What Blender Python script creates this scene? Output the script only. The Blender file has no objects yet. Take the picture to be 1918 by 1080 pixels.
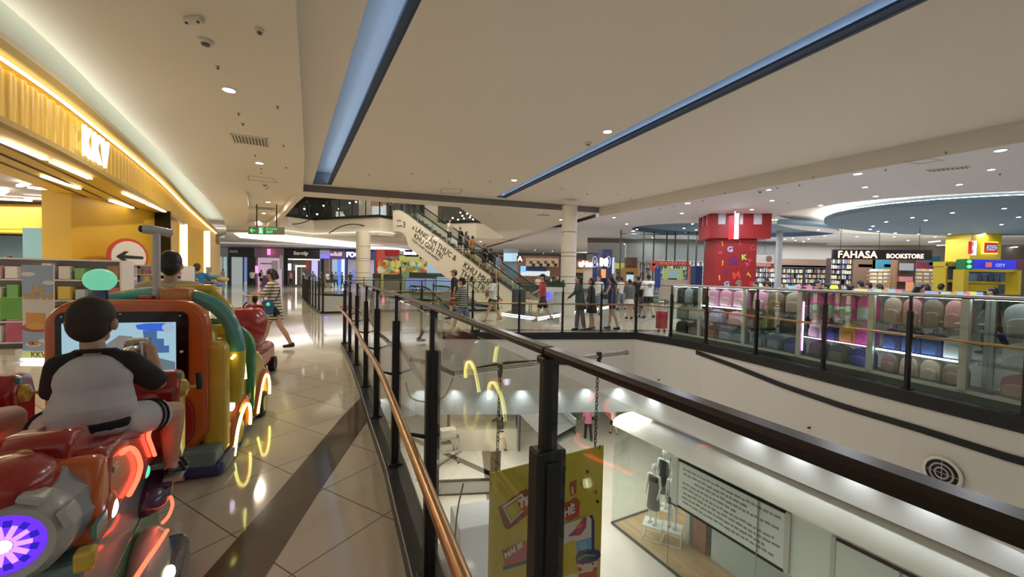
import bpy, bmesh, math, random
from mathutils import Vector, Matrix, Euler
random.seed(7)
SC = bpy.context.scene
COL = SC.collection
PI = math.pi
EYE = 1.52                      # eye height above the upper floor

# ------------------------------------------------------------------ camera
cam_d = bpy.data.cameras.new('camera')
cam = bpy.data.objects.new('camera', cam_d); COL.objects.link(cam)
TH, RO = math.radians(1.69), math.radians(1.2)
Fv = Vector((0, math.cos(TH), -math.sin(TH))); Uv = Vector((0, math.sin(TH), math.cos(TH))); Xv = Vector((1, 0, 0))
Rv = math.cos(RO)*Xv + math.sin(RO)*Uv
Vv = -math.sin(RO)*Xv + math.cos(RO)*Uv
cam.matrix_world = Matrix(((Rv.x, Vv.x, -Fv.x, 0), (Rv.y, Vv.y, -Fv.y, 0), (Rv.z, Vv.z, -Fv.z, EYE), (0, 0, 0, 1)))
cam_d.sensor_width = 36; cam_d.lens = 754/1918*36
cam_d.clip_start = 0.03; cam_d.clip_end = 300
SC.camera = cam
def _ray(px, py):
    return 754*Fv + (px-959)*Rv - (py-540)*Vv
def Pz(px, py, z):              # survey: where a sight line meets height z
    d = _ray(px, py); t = (z-EYE)/d.z
    return Vector((t*d.x, t*d.y, z))
def PY(px, py, Y):              # survey: where a sight line meets depth Y
    d = _ray(px, py); t = Y/d.y
    return Vector((t*d.x, Y, EYE+t*d.z))

# ------------------------------------------------------------------ materials
_M = {}
def mat(name, col=(.8,.8,.8), rough=.5, metal=0, emit=None, es=0, bump=0, bscale=40, var=.04, coat=0, spec=.5, alpha=None):
    if name in _M: return _M[name]
    m = bpy.data.materials.new(name); m.use_nodes = True
    nt = m.node_tree; b = nt.nodes['Principled BSDF']
    b.inputs['Roughness'].default_value = rough; b.inputs['Metallic'].default_value = metal
    b.inputs['Coat Weight'].default_value = coat; b.inputs['Coat Roughness'].default_value = .05
    b.inputs['Specular IOR Level'].default_value = spec
    c = tuple(col)+(1,)
    if emit is None and (var > 0 or bump > 0):
        tc = nt.nodes.new('ShaderNodeTexCoord'); n = nt.nodes.new('ShaderNodeTexNoise')
        n.inputs['Scale'].default_value = bscale; n.inputs['Detail'].default_value = 3
        nt.links.new(tc.outputs['Object'], n.inputs['Vector'])
        r = nt.nodes.new('ShaderNodeMixRGB'); r.blend_type = 'MIX'
        r.inputs['Color1'].default_value = tuple(max(0, v*(1-var)) for v in col)+(1,)
        r.inputs['Color2'].default_value = tuple(min(1, v*(1+var)) for v in col)+(1,)
        nt.links.new(n.outputs['Fac'], r.inputs['Fac']); nt.links.new(r.outputs['Color'], b.inputs['Base Color'])
        if bump > 0:
            bp = nt.nodes.new('ShaderNodeBump'); bp.inputs['Strength'].default_value = bump; bp.inputs['Distance'].default_value = .01
            nt.links.new(n.outputs['Fac'], bp.inputs['Height']); nt.links.new(bp.outputs['Normal'], b.inputs['Normal'])
    else:
        b.inputs['Base Color'].default_value = c
    if emit is not None:
        b.inputs['Emission Color'].default_value = tuple(emit)+(1,); b.inputs['Emission Strength'].default_value = es
    _M[name] = m
    return m
def glass(name, tint=(.93,.97,.95), ior=1.5, rough=0.0, boost=1.0):
    if name in _M: return _M[name]
    m = bpy.data.materials.new(name); m.use_nodes = True; nt = m.node_tree
    for n in list(nt.nodes): nt.nodes.remove(n)
    o = nt.nodes.new('ShaderNodeOutputMaterial'); mx = nt.nodes.new('ShaderNodeMixShader')
    t = nt.nodes.new('ShaderNodeBsdfTransparent'); t.inputs['Color'].default_value = tuple(tint)+(1,)
    g = nt.nodes.new('ShaderNodeBsdfGlossy'); g.inputs['Roughness'].default_value = rough
    f = nt.nodes.new('ShaderNodeFresnel'); ge = nt.nodes.new('ShaderNodeNewGeometry'); mr = nt.nodes.new('ShaderNodeMapRange')
    mr.inputs['To Min'].default_value = ior; mr.inputs['To Max'].default_value = 1/ior
    nt.links.new(ge.outputs['Backfacing'], mr.inputs['Value']); nt.links.new(mr.outputs['Result'], f.inputs['IOR'])
    mu = nt.nodes.new('ShaderNodeMath'); mu.operation = 'MULTIPLY'; mu.inputs[1].default_value = boost; mu.use_clamp = True
    nt.links.new(f.outputs[0], mu.inputs[0]); nt.links.new(mu.outputs[0], mx.inputs[0])
    nt.links.new(t.outputs[0], mx.inputs[1]); nt.links.new(g.outputs[0], mx.inputs[2]); nt.links.new(mx.outputs[0], o.inputs[0])
    _M[name] = m
    return m
def emi(name, col, s):
    return mat(name, (0.02,0.02,0.02) if s > 0 else col, .5, 0, emit=col, es=s)
def stripes(name, c1, c2, period, duty=.5, axis='Z', rough=.8):
    if name in _M: return _M[name]
    m = mat(name, c1, rough, var=0); nt = m.node_tree; b = nt.nodes['Principled BSDF']
    tc = nt.nodes.new('ShaderNodeTexCoord'); sp = nt.nodes.new('ShaderNodeSeparateXYZ')
    nt.links.new(tc.outputs['Object'], sp.inputs[0])
    md = nt.nodes.new('ShaderNodeMath'); md.operation = 'PINGPONG'; md.inputs[1].default_value = period/2
    nt.links.new(sp.outputs[axis], md.inputs[0])
    gt = nt.nodes.new('ShaderNodeMath'); gt.operation = 'GREATER_THAN'; gt.inputs[1].default_value = period/2*duty
    nt.links.new(md.outputs[0], gt.inputs[0])
    mx = nt.nodes.new('ShaderNodeMixRGB'); mx.inputs['Color1'].default_value = tuple(c1)+(1,); mx.inputs['Color2'].default_value = tuple(c2)+(1,)
    nt.links.new(gt.outputs[0], mx.inputs['Fac']); nt.links.new(mx.outputs['Color'], b.inputs['Base Color'])
    return m

# ------------------------------------------------------------------ mesh builder
class MB:
    def __init__(s): s.v = []; s.f = []; s.mi = []; s.m = 0
    def add(s, vs, fs, M=None):
        o = len(s.v)
        for p in vs:
            p = Vector(p); s.v.append(M @ p if M is not None else p)
        for f in fs: s.f.append(tuple(i+o for i in f)); s.mi.append(s.m)
        return s
    def box(s, c, d, rz=0, M=None, rot=None):
        x, y, z = d[0]/2, d[1]/2, d[2]/2
        vs = [(-x,-y,-z),(x,-y,-z),(x,y,-z),(-x,y,-z),(-x,-y,z),(x,-y,z),(x,y,z),(-x,y,z)]
        T = Matrix.Translation(c) @ (rot if rot is not None else Matrix.Rotation(rz, 4, 'Z'))
        if M is not None: T = M @ T
        return s.add(vs, [(0,3,2,1),(4,5,6,7),(0,1,5,4),(1,2,6,5),(2,3,7,6),(3,0,4,7)], T)
    def prism(s, poly, z0, z1):
        n = len(poly); a = sum(poly[i][0]*poly[(i+1)%n][1]-poly[(i+1)%n][0]*poly[i][1] for i in range(n))
        if a < 0: poly = list(reversed(poly))
        vs = [(p[0],p[1],z0) for p in poly]+[(p[0],p[1],z1) for p in poly]
        return s.add(vs, [tuple(reversed(range(n))), tuple(range(n,2*n))]+[(i,(i+1)%n,n+(i+1)%n,n+i) for i in range(n)])
    def wall(s, pts, z0, z1, th=0.0):       # upright ribbon along a plan polyline; th = thickness
        if th <= 0:
            n = len(pts); vs = [(p[0],p[1],z0) for p in pts]+[(p[0],p[1],z1) for p in pts]
            return s.add(vs, [(i,i+1,n+i+1,n+i) for i in range(n-1)])
        L = offs(pts, th/2); R = offs(pts, -th/2)
        n = len(pts)
        vs = [(p[0],p[1],z0) for p in L]+[(p[0],p[1],z1) for p in L]+[(p[0],p[1],z0) for p in R]+[(p[0],p[1],z1) for p in R]
        fs = []
        for i in range(n-1):
            fs += [(i,n+i,n+i+1,i+1),(2*n+i,2*n+i+1,3*n+i+1,3*n+i),(n+i,3*n+i,3*n+i+1,n+i+1),(i,i+1,2*n+i+1,2*n+i)]
        fs += [(0,2*n,3*n,n),(n-1,2*n-1,4*n-1,3*n-1)]
        return s.add(vs, fs)
    def tube(s, pts, r, n=8, caps=True, closed=False, prof=None):
        pts = [Vector(p) for p in pts]; m = len(pts); rs = r if isinstance(r, (list,tuple)) else [r]*m
        vs = []; fs = []; up = None
        for i, p in enumerate(pts):
            if closed: t = pts[(i+1)%m]-pts[i-1]
            else: t = (pts[min(i+1,m-1)]-pts[max(i-1,0)])
            t.normalize()
            if up is None:
                up = Vector((0,0,1)) if abs(t.z) < .95 else Vector((0,1,0))
            sd = t.cross(up)
            if sd.length < 1e-4: sd = t.orthogonal()
            sd.normalize(); u2 = sd.cross(t).normalized()
            up = u2
            for k in range(n):
                a = 2*PI*k/n
                if prof: a0, b0 = prof[k]; vs.append(p+sd*a0*rs[i]+u2*b0*rs[i])
                else: vs.append(p+sd*math.cos(a)*rs[i]+u2*math.sin(a)*rs[i])
        for i in range(m if closed else m-1):
            j = (i+1) % m
            for k in range(n):
                fs.append((i*n+k, i*n+(k+1)%n, j*n+(k+1)%n, j*n+k))
        if caps and not closed:
            fs.append(tuple(reversed(range(n)))); fs.append(tuple((m-1)*n+k for k in range(n)))
        return s.add(vs, fs)
    def cyl(s, c, r, h, n=20, r2=None, M=None, rx=1, ry=1):   # base at c, up by h
        r2 = r if r2 is None else r2
        vs = [(c[0]+r*rx*math.cos(2*PI*k/n), c[1]+r*ry*math.sin(2*PI*k/n), c[2]) for k in range(n)]+[(c[0]+r2*rx*math.cos(2*PI*k/n), c[1]+r2*ry*math.sin(2*PI*k/n), c[2]+h) for k in range(n)]
        return s.add(vs, [tuple(reversed(range(n))), tuple(range(n,2*n))]+[(k,(k+1)%n,n+(k+1)%n,n+k) for k in range(n)], M)
    def frus(s, c0, rx0, ry0, c1, rx1, ry1, n=20, rz=0):
        vs = []
        for c, rx, ry in ((c0,rx0,ry0),(c1,rx1,ry1)):
            for k in range(n):
                a = 2*PI*k/n; x = rx*math.cos(a); y = ry*math.sin(a)
                vs.append((c[0]+x*math.cos(rz)-y*math.sin(rz), c[1]+x*math.sin(rz)+y*math.cos(rz), c[2]))
        return s.add(vs, [tuple(reversed(range(n))), tuple(range(n,2*n))]+[(k,(k+1)%n,n+(k+1)%n,n+k) for k in range(n)])
    def ell(s, c, r, n=16, m=10, M=None):
        vs = [(0,0,-1)]
        for i in range(1, m):
            a = -PI/2+PI*i/m
            for k in range(n):
                b = 2*PI*k/n; vs.append((math.cos(a)*math.cos(b), math.cos(a)*math.sin(b), math.sin(a)))
        vs.append((0,0,1)); fs = []
        for k in range(n): fs.append((0, 1+(k+1)%n, 1+k))
        for i in range(m-2):
            for k in range(n):
                a0 = 1+i*n+k; a1 = 1+i*n+(k+1)%n
                fs.append((a0, a1, a1+n, a0+n))
        L = len(vs)-1
        for k in range(n): fs.append((L, L-n+k, L-n+(k+1)%n))
        T = Matrix.Translation(c) @ Matrix.Diagonal((r[0],r[1],r[2],1)) if M is None else M @ Matrix.Translation(c) @ Matrix.Diagonal((r[0],r[1],r[2],1))
        return s.add(vs, fs, T)
    def cap(s, p0, r0, p1, r1, n=12, q=4):       # sphere-swept tapered capsule
        p0 = Vector(p0); p1 = Vector(p1); d = p1-p0
        L = d.length
        z = d/L if L > 1e-6 else Vector((0,0,1))
        x = z.orthogonal().normalized(); y = z.cross(x)
        vs = [p0-z*r0]; 
        rings = [(-math.cos(PI/2*i/q)*r0, math.sin(PI/2*i/q)*r0) for i in range(1,q+1)]+[(L+math.sin(PI/2*i/q)*r1, math.cos(PI/2*i/q)*r1) for i in range(0,q)]
        for h, rr in rings:
            for k in range(n):
                a = 2*PI*k/n; vs.append(p0+z*h+(x*math.cos(a)+y*math.sin(a))*rr)
        vs.append(p1+z*r1); fs = [(0,1+(k+1)%n,1+k) for k in range(n)]
        for i in range(len(rings)-1):
            for k in range(n):
                a0 = 1+i*n+k; a1 = 1+i*n+(k+1)%n; fs.append((a0,a1,a1+n,a0+n))
        E = len(vs)-1
        for k in range(n): fs.append((E, E-n+k, E-n+(k+1)%n))
        return s.add(vs, fs)
    def lathe(s, prof, c=(0,0,0), n=24, M=None):
        vs = []; m = len(prof)
        for r, z in prof:
            for k in range(n):
                a = 2*PI*k/n; vs.append((c[0]+r*math.cos(a), c[1]+r*math.sin(a), c[2]+z))
        fs = [(i*n+k, i*n+(k+1)%n, (i+1)*n+(k+1)%n, (i+1)*n+k) for i in range(m-1) for k in range(n)]
        fs += [tuple(reversed(range(n))), tuple((m-1)*n+k for k in range(n))]
        return s.add(vs, fs, M)
    def plate(s, poly, M, t):                    # 2D outline in local XY of M, thick t along local Z (centred)
        n = len(poly); vs = [(p[0],p[1],-t/2) for p in poly]+[(p[0],p[1],t/2) for p in poly]
        return s.add(vs, [tuple(reversed(range(n))), tuple(range(n,2*n))]+[(i,(i+1)%n,n+(i+1)%n,n+i) for i in range(n)], M)
    def build(s, name, mats, parent=None, smooth=False, bevel=0, seg=2, loc=None, subsurf=0, fix=True):
        me = bpy.data.meshes.new(name)
        o3 = Vector(loc) if loc is not None else None
        me.from_pydata([tuple(v-o3) if o3 is not None else tuple(v) for v in s.v], [], s.f)
        if not isinstance(mats, (list,tuple)): mats = [mats]
        for m in mats: me.materials.append(m)
        for i, p in enumerate(me.polygons): p.material_index = s.mi[i] if i < len(s.mi) else 0
        if fix:
            bm = bmesh.new(); bm.from_mesh(me); bmesh.ops.recalc_face_normals(bm, faces=bm.faces); bm.to_mesh(me); bm.free()
        if smooth:
            me.shade_smooth()
            if smooth != 'all':
                try: me.set_sharp_from_angle(angle=math.radians(40))
                except Exception: pass
        o = bpy.data.objects.new(name, me); COL.objects.link(o)
        if loc is not None: o.location = loc
        if parent is not None: o.parent = parent
        if bevel > 0:
            b = o.modifiers.new('bevel', 'BEVEL'); b.width = bevel; b.segments = seg; b.limit_method = 'ANGLE'; b.angle_limit = math.radians(35)
        if subsurf:
            b = o.modifiers.new('subsurf', 'SUBSURF'); b.levels = subsurf; b.render_levels = subsurf
        return o
def offs(pts, d):
    out = []; n = len(pts)
    for i in range(n):
        a = Vector(pts[max(i-1,0)][:2]); b = Vector(pts[min(i+1,n-1)][:2]); t = (b-a).normalized()
        out.append((pts[i][0]-t.y*d, pts[i][1]+t.x*d))
    return out
def spline(pts, k=8):           # Catmull-Rom through 2D/3D points
    P = [Vector(p) for p in pts]; out = []
    for i in range(len(P)-1):
        p0 = P[max(i-1,0)]; p1 = P[i]; p2 = P[i+1]; p3 = P[min(i+2,len(P)-1)]
        for j in range(k):
            t = j/k
            out.append(.5*((2*p1)+(p2-p0)*t+(2*p0-5*p1+4*p2-p3)*t*t+(3*p1-p0-3*p2+p3)*t**3))
    out.append(P[-1]); return out
def rrect(w, h, r, n=5):
    out = []
    for cx, cy, a0 in ((w/2-r,h/2-r,0),(-w/2+r,h/2-r,90),(-w/2+r,-h/2+r,180),(w/2-r,-h/2+r,270)):
        for i in range(n+1):
            a = math.radians(a0+90*i/n); out.append((cx+r*math.cos(a), cy+r*math.sin(a)))
    return out
def sheet(outer, holes, z, name, m, down=False):       # flat polygon with holes
    bm = bmesh.new(); es = []
    for lp in [outer]+holes:
        vs = [bm.verts.new((p[0],p[1],z)) for p in lp]
        es += [bm.edges.new((vs[i], vs[(i+1)%len(vs)])) for i in range(len(vs))]
    bmesh.ops.triangle_fill(bm, use_beauty=True, use_dissolve=False, edges=es)
    for f in bm.faces:
        if (f.normal.z > 0) == down: f.normal_flip()
    me = bpy.data.meshes.new(name); bm.to_mesh(me); bm.free(); me.materials.append(m)
    o = bpy.data.objects.new(name, me); COL.objects.link(o); return o

# ------------------------------------------------------------------ things
def tag(o, label=None, cat=None, group=None, kind=None):
    if label: o['label'] = label
    if cat: o['category'] = cat
    if group: o['group'] = group
    if kind: o['kind'] = kind
    return o
def thing(name, label, cat, loc=(0,0,0), rz=0, group=None, parent=None):
    o = bpy.data.objects.new(name, None); COL.objects.link(o); o.location = loc; o.rotation_euler = (0,0,rz)
    o.empty_display_size = .1
    return tag(o, label, cat, group)
def struct(o): o['kind'] = 'structure'; return o
def dup(root, loc=None, rz=None, label=None, group=None):
    kids = KIDS.get(root.name)
    if kids is None:
        kids = [c for c in bpy.data.objects if c.parent == root]; KIDS[root.name] = kids
    r = root.copy(); COL.objects.link(r)
    if loc is not None: r.location = loc
    if rz is not None: r.rotation_euler = (0,0,rz)
    if label: r['label'] = label
    if group: r['group'] = group
    for ch in kids:
        c = ch.copy(); COL.objects.link(c); c.parent = r
        g2 = KIDS.get(ch.name)
        if g2 is None:
            g2 = [g for g in bpy.data.objects if g.parent == ch]; KIDS[ch.name] = g2
        for g in g2:
            d = g.copy(); COL.objects.link(d); d.parent = c
    return r
KIDS = {}
def frame3(o, xdir, up):      # matrix with local X along xdir, Y along up, Z = X x Y
    x = Vector(xdir).normalized(); y = Vector(up); y = (y-x*y.dot(x)).normalized(); z = x.cross(y)
    return Matrix(((x.x,y.x,z.x,o[0]),(x.y,y.y,z.y,o[1]),(x.z,y.z,z.z,o[2]),(0,0,0,1)))
def text(name, s, size, M, m, parent=None, ext=.01, align='LEFT', bold=0, sx=1, spacing=1):
    c = bpy.data.curves.new(name, 'FONT'); c.body = s; c.size = size; c.extrude = ext; c.align_x = align; c.align_y = 'BOTTOM_BASELINE'
    c.offset = bold; c.space_character = spacing; c.resolution_u = 3
    t = bpy.data.objects.new(name, c); COL.objects.link(t)
    me = bpy.data.meshes.new_from_object(t)
    bpy.data.objects.remove(t); bpy.data.curves.remove(c)
    me.name = name; me.transform(M @ Matrix.Diagonal((sx,1,1,1)))
    me.materials.clear(); me.materials.append(m)
    o = bpy.data.objects.new(name, me); COL.objects.link(o)
    if parent is not None: o.parent = parent
    return o
JOBS = []
def remesh(o, vox, smooth=4):   # fuse overlapping closed shells into one continuous skin
    r = o.modifiers.new('r', 'REMESH'); r.mode = 'VOXEL'; r.voxel_size = vox; r.use_smooth_shade = True
    if smooth:
        s = o.modifiers.new('s', 'SMOOTH'); s.factor = .5; s.iterations = smooth
    JOBS.append(o); return o
def run_jobs():
    dg = bpy.context.evaluated_depsgraph_get(); out = []
    for o in JOBS: out.append(bpy.data.meshes.new_from_object(o.evaluated_get(dg)))
    for o, me in zip(JOBS, out):
        mats = [m for m in o.data.materials]; old = o.data
        o.modifiers.clear(); me.materials.clear()
        for m in mats: me.materials.append(m)
        for p in me.polygons: p.material_index = 0
        me.shade_smooth(); o.data = me; bpy.data.meshes.remove(old)
    JOBS.clear()

# shared materials
WHITE = mat('white_paint', (.78,.75,.69), .6, bump=.02, bscale=60)
CEILM = mat('ceiling_paint', (.76,.71,.63), .7, var=.02)
BLACKM = mat('black_metal', (.012,.012,.013), .35, 0, var=.1, spec=.5)
CHROME = mat('brushed_steel', (.62,.62,.64), .25, 1, var=.05)
BRONZE = mat('bronze_rail', (.50,.28,.13), .3, .75, var=.06)
GLASS = glass('rail_glass', (.93,.965,.95), 1.5, 0, .9)
CLEAR = glass('clear_glass', (.93,.96,.95), 1.45)
# ================================================================== plan of the place
LPOST = [(0.08,0.82),(-0.36,1.86),(-0.86,3.02),(-1.34,4.02),(-1.84,5.1),(-2.42,6.3),(-2.95,7.35),(-3.42,8.25)]
CORNER = (0.08,0.82)
BPOST = [(-3.42,8.25),(-3.2,9.3),(-2.3,10.25),(-1.0,10.33),(0.2,10.40),(1.35,10.6),(2.4,10.75),(3.39,10.92)]
RPOST = [(3.39,10.92),(4.02,10.1),(4.47,9.2),(4.86,7.95),(5.2,6.66),(5.46,5.5),(5.75,4.45),(5.98,3.3),(6.15,2.1),(6.28,0.9)]
NPOST = [(6.28,0.9),(3.6,-1.4),(1.5,-1.3),(.62,-.45),(0.08,0.82)]
void1 = [p for p in LPOST]+BPOST[1:]+RPOST[1:]+NPOST[1:-1]
V2 = [(-7.0,14.9),(-4.6,16.6),(-.6,17.6),(-.9,20.0),(-4.6,23.6),(-9.0,27.0),(-14.5,28.0),(-12.6,24.2),(-9.4,18.6)]
kkv_c = spline([(-3.2,-2.0),(-4.5,1.6),(-5.72,4.52),(-7.05,6.9),(-9.15,10.35),(-11.75,14.35),(-15.2,19.8),(-18.2,24.6)], 12)
kkv_c = [(p.x,p.y) for p in kkv_c]

def floor_mat():
    m = bpy.data.materials.new('polished_tile'); m.use_nodes = True; nt = m.node_tree; b = nt.nodes['Principled BSDF']
    tc = nt.nodes.new('ShaderNodeTexCoord'); mp = nt.nodes.new('ShaderNodeMapping')
    mp.vector_type = 'TEXTURE'; mp.inputs['Location'].default_value = (-1.29,2.79,0); mp.inputs['Rotation'].default_value = (0,0,math.radians(-30.2))
    nt.links.new(tc.outputs['Object'], mp.inputs['Vector'])
    br = nt.nodes.new('ShaderNodeTexBrick'); br.offset = 0; br.squash = 1
    br.inputs['Scale'].default_value = 1; br.inputs['Brick Width'].default_value = .592; br.inputs['Row Height'].default_value = .592
    br.inputs['Mortar Size'].default_value = .0045; br.inputs['Mortar Smooth'].default_value = .2
    br.inputs['Color1'].default_value = (.60,.53,.43,1); br.inputs['Color2'].default_value = (.63,.56,.46,1); br.inputs['Mortar'].default_value = (.20,.16,.12,1)
    nt.links.new(mp.outputs[0], br.inputs['Vector'])
    n = nt.nodes.new('ShaderNodeTexNoise'); n.inputs['Scale'].default_value = 2.2; n.inputs['Detail'].default_value = 8
    nt.links.new(mp.outputs[0], n.inputs['Vector'])
    mx = nt.nodes.new('ShaderNodeMixRGB'); mx.blend_type = 'OVERLAY'; mx.inputs['Fac'].default_value = .12
    nt.links.new(br.outputs['Color'], mx.inputs['Color1']); nt.links.new(n.outputs['Color'], mx.inputs['Color2'])
    nt.links.new(mx.outputs['Color'], b.inputs['Base Color'])
    b.inputs['Roughness'].default_value = .07; b.inputs['Specular IOR Level'].default_value = .62
    return m
FLOORM = floor_mat()
big = [(-34,-4),(-34,52),(40,52),(40,-4)]
struct(sheet(big, [void1, V2], 0, 'floor', FLOORM))
# dark stone band
STRIPM = mat('dark_stone_band', (.13,.105,.085), .08, bump=0, var=.15, bscale=3, spec=.6)
s = MB(); s.prism([(-1.62,5.02),(-1.83,4.98),(-1.77,4.22),(-1.58,2.7),(-1.5,1.95),(-1.36,.6),(-1.2,-1),(-.85,-1),(-1.04,.6),(-1.2,1.96),(-1.31,2.77),(-1.48,4.24)], .0005, .003)
struct(s.build('trim_floor_band', STRIPM))
# far floor bands
for i, (a, b2, w) in enumerate([((-3.2,11.0),(6,12.2),.3)]):
    s = MB(); s.wall([a,b2], .0005, .003, w); struct(s.build('trim_floor_band', STRIPM))

# fascia of the atrium
fasc = LPOST+BPOST[1:]+RPOST[1:]+NPOST[1:-1]
cl = fasc+[fasc[0]]
FASM = mat('fascia_paint', (.70,.68,.65), .55, var=.02)
s = MB(); s.wall(cl, -1.42, -.04, .12); struct(s.build('wall_fascia', FASM))
s = MB(); s.wall(cl, -.10, .085, .16); struct(s.build('trim_black_curb', BLACKM, bevel=.01))
s = MB(); s.wall([(p[0],p[1]) for p in V2+[V2[0]]], -1.3, -.03, .12); struct(s.build('wall_fascia', FASM))
s = MB(); s.wall(V2+[V2[0]], -.06, .08, .14); struct(s.build('trim_black_curb', BLACKM))
def grow(poly, d):     # push a closed loop outwards
    n = len(poly); c = Vector((sum(p[0] for p in poly)/n, sum(p[1] for p in poly)/n)); out = []
    for i in range(n):
        a = Vector(poly[i-1]); b = Vector(poly[(i+1)%n]); t = (b-a).normalized(); nn = Vector((t.y,-t.x))
        p = Vector(poly[i])
        if (p-c).dot(nn) < 0: nn = -nn
        out.append(tuple(p+nn*d))
    return out
g1 = grow(fasc, .62)
g1[14] = (3.66,11.45)
for k_, y_ in zip(range(15,24), (10.4,9.2,8.0,6.9,5.8,4.7,3.5,2.3,1.0)): g1[k_] = (5.37+(8.0-y_)*.5, y_)
g1[24] = (8.6,-1.9)
struct(sheet(g1, [fasc], -1.40, 'ceiling', FASM, down=True))
s = MB(); s.wall(g1+[g1[0]], -2.27, -1.36, .1); BANDM = mat('bulkhead_paint', (.72,.76,.76), .6, var=.02); struct(s.build('wall_bulkhead', BANDM))
struct(sheet([(-16,-5),(-16,34),(16,34),(16,-5)], [g1, grow(V2,.1)], -2.26, 'ceiling', CEILM, down=True))
# black curved inlays
def inlay(pts, w, th=.012):
    s = MB(); vs = []
    n = len(pts)
    return s
def ribbon_on(poly, zs, name):
    s = MB(); n = len(poly); w = .045
    L = offs(poly, -.075)
    vs = [(L[i][0], L[i][1], zs[i]-w) for i in range(n)]+[(L[i][0], L[i][1], zs[i]+w) for i in range(n)]
    L2 = offs(poly, -.055)
    vs += [(L2[i][0], L2[i][1], zs[i]-w) for i in range(n)]+[(L2[i][0], L2[i][1], zs[i]+w) for i in range(n)]
    fs = []
    for i in range(n-1): fs += [(i,i+1,n+i+1,n+i),(2*n+i,3*n+i,3*n+i+1,2*n+i+1),(i,2*n+i,2*n+i+1,i+1),(n+i,n+i+1,3*n+i+1,3*n+i)]
    s.add(vs, fs); return struct(s.build(name, BLACKM))
def along(pts, t):
    L = [0]
    for i in range(len(pts)-1): L.append(L[-1]+(Vector(pts[i+1][:2])-Vector(pts[i][:2])).length)
    t *= L[-1]
    for i in range(len(pts)-1):
        if t <= L[i+1] or i == len(pts)-2:
            k = (t-L[i])/(L[i+1]-L[i]); a = Vector(pts[i][:2]); b = Vector(pts[i+1][:2]); return a+(b-a)*k
rp = [along(RPOST, i/40) for i in range(41)]
def zfit(p, pairs):     # inlay heights from surveyed sight lines
    px = 959+754*p[0]/p[1]
    for (x0,y0),(x1,y1) in zip(pairs, pairs[1:]):
        if px <= x1: break
    py = y0+(y1-y0)*(px-x0)/(x1-x0)
    return PY(px, py, p[1]).z
prs = [(1200,640),(1295,653),(1380,683),(1480,722),(1600,762),(1730,799),(1918,857),(2300,960)]
sel = [p for p in rp if p[1] < 9.45 and p[1] > 2]
ribbon_on([(p.x,p.y) for p in sel], [min(-.12,zfit(p, prs)) for p in sel], 'trim_black_inlay')
bp = [along(BPOST, .35+.65*i/30) for i in range(31)]
prs2 = [(860,702),(900,688),(950,679),(1010,676),(1080,680),(1200,700)]
selb = [p for p in bp if 860 < 959+754*p.x/p.y < 1120]
ribbon_on([(p.x,p.y) for p in selb], [zfit(p, prs2) for p in selb], 'trim_black_inlay')

# ---------------- ceilings
ZL, ZC, ZR, ZF = 4.35, 4.6, 4.2, 4.35
cedge = [(-.6,-4),(-.75,0),(-1.35,2.3),(-2.51,4.66),(-3.45,6.56),(-5.29,10.22),(-7.4,14.22)]
ce = [(p.x,p.y) for p in spline(cedge, 5)]
rec = ce+[(3.7,17.55),(9.38,7.52),(13.0,1.2),(15.5,-4)]
def P2(px,py,z): v = Pz(px,py,z); return (v.x,v.y)
d1 = Vector((5.37,-9.56)).normalized()
sl1 = [(-7.06,14.19),(-6.42,14.25),(-1.08,4.61),(2.7,-2.5),(2.1,-2.5),(-1.69,4.63)]
a0 = P2(928,369,ZC); a1 = P2(947,371,ZC)
sl2 = [a0, a1, (4.44,4.44),(7.2,-2.2),(6.55,-2.2),(3.88,4.46)]
struct(sheet(rec, [sl1, sl2], ZC, 'ceiling', CEILM, down=True))
NAVY = mat('navy_slot_paint', (.035,.06,.13), .6, var=.03); BLUEP = mat('blue_slot_paint', (.21,.275,.36), .6, var=.03)
LEDB = emi('cool_led', (.82,.91,1.0), 17)
for idx, (sl, le, ri) in enumerate([(sl1, [(-7.06,14.19),(-1.69,4.63),(2.1,-2.5)], [(-6.42,14.25),(-1.08,4.61),(2.7,-2.5)]), (sl2, [a0,(3.88,4.46),(6.55,-2.2)], [a1,(4.44,4.44),(7.2,-2.2)])]):
    s = MB(); s.wall(sl+[sl[0]], ZC, ZC+.42); struct(s.build('ceiling_slot_wall', BLUEP)); 
    o = sheet(sl, [], ZC+.42, 'ceiling', BLUEP, down=True); struct(o)
    # trough ledge along the right edge, LED on it
    k = .20 if idx == 0 else .34
    mid = [tuple(Vector(r)+(Vector(l)-Vector(r))*k) for l, r in zip(le, ri)]
    n = 3; s = MB()
    vs = [(p[0],p[1],ZC+.03) for p in ri]+[(p[0],p[1],ZC+.03) for p in mid]+[(p[0],p[1],ZC+.07) for p in mid]
    s.add(vs, [(0,1,4,3),(1,2,5,4),(3,4,7,6),(4,5,8,7)]); struct(s.build('trim_slot_trough', NAVY))
    m2 = [tuple(Vector(r)+(Vector(l)-Vector(r))*k*.5) for l, r in zip(le, ri)]
    s = MB(); s.wall(m2, ZC+.06, ZC+.07, .05)
    tag(s.build('light_strip', LEDB), ['cool white light strip inside the left ceiling slot','cool white light strip inside the right ceiling slot'][idx], 'light strip')
# risers of the recess
s = MB(); s.wall([(p[0]-.001,p[1]) for p in ce]+[(-7.4,14.22)], ZL, ZC); s.wall([(3.7,17.55),(9.38,7.52),(13.0,1.2),(15.5,-4)], ZR, ZC); struct(s.build('ceiling_riser', CEILM))
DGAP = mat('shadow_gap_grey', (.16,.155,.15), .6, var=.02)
s = MB(); s.wall([(-7.4,14.22),(3.7,17.55)], ZF, ZC); struct(s.build('ceiling_riser', DGAP))

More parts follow.
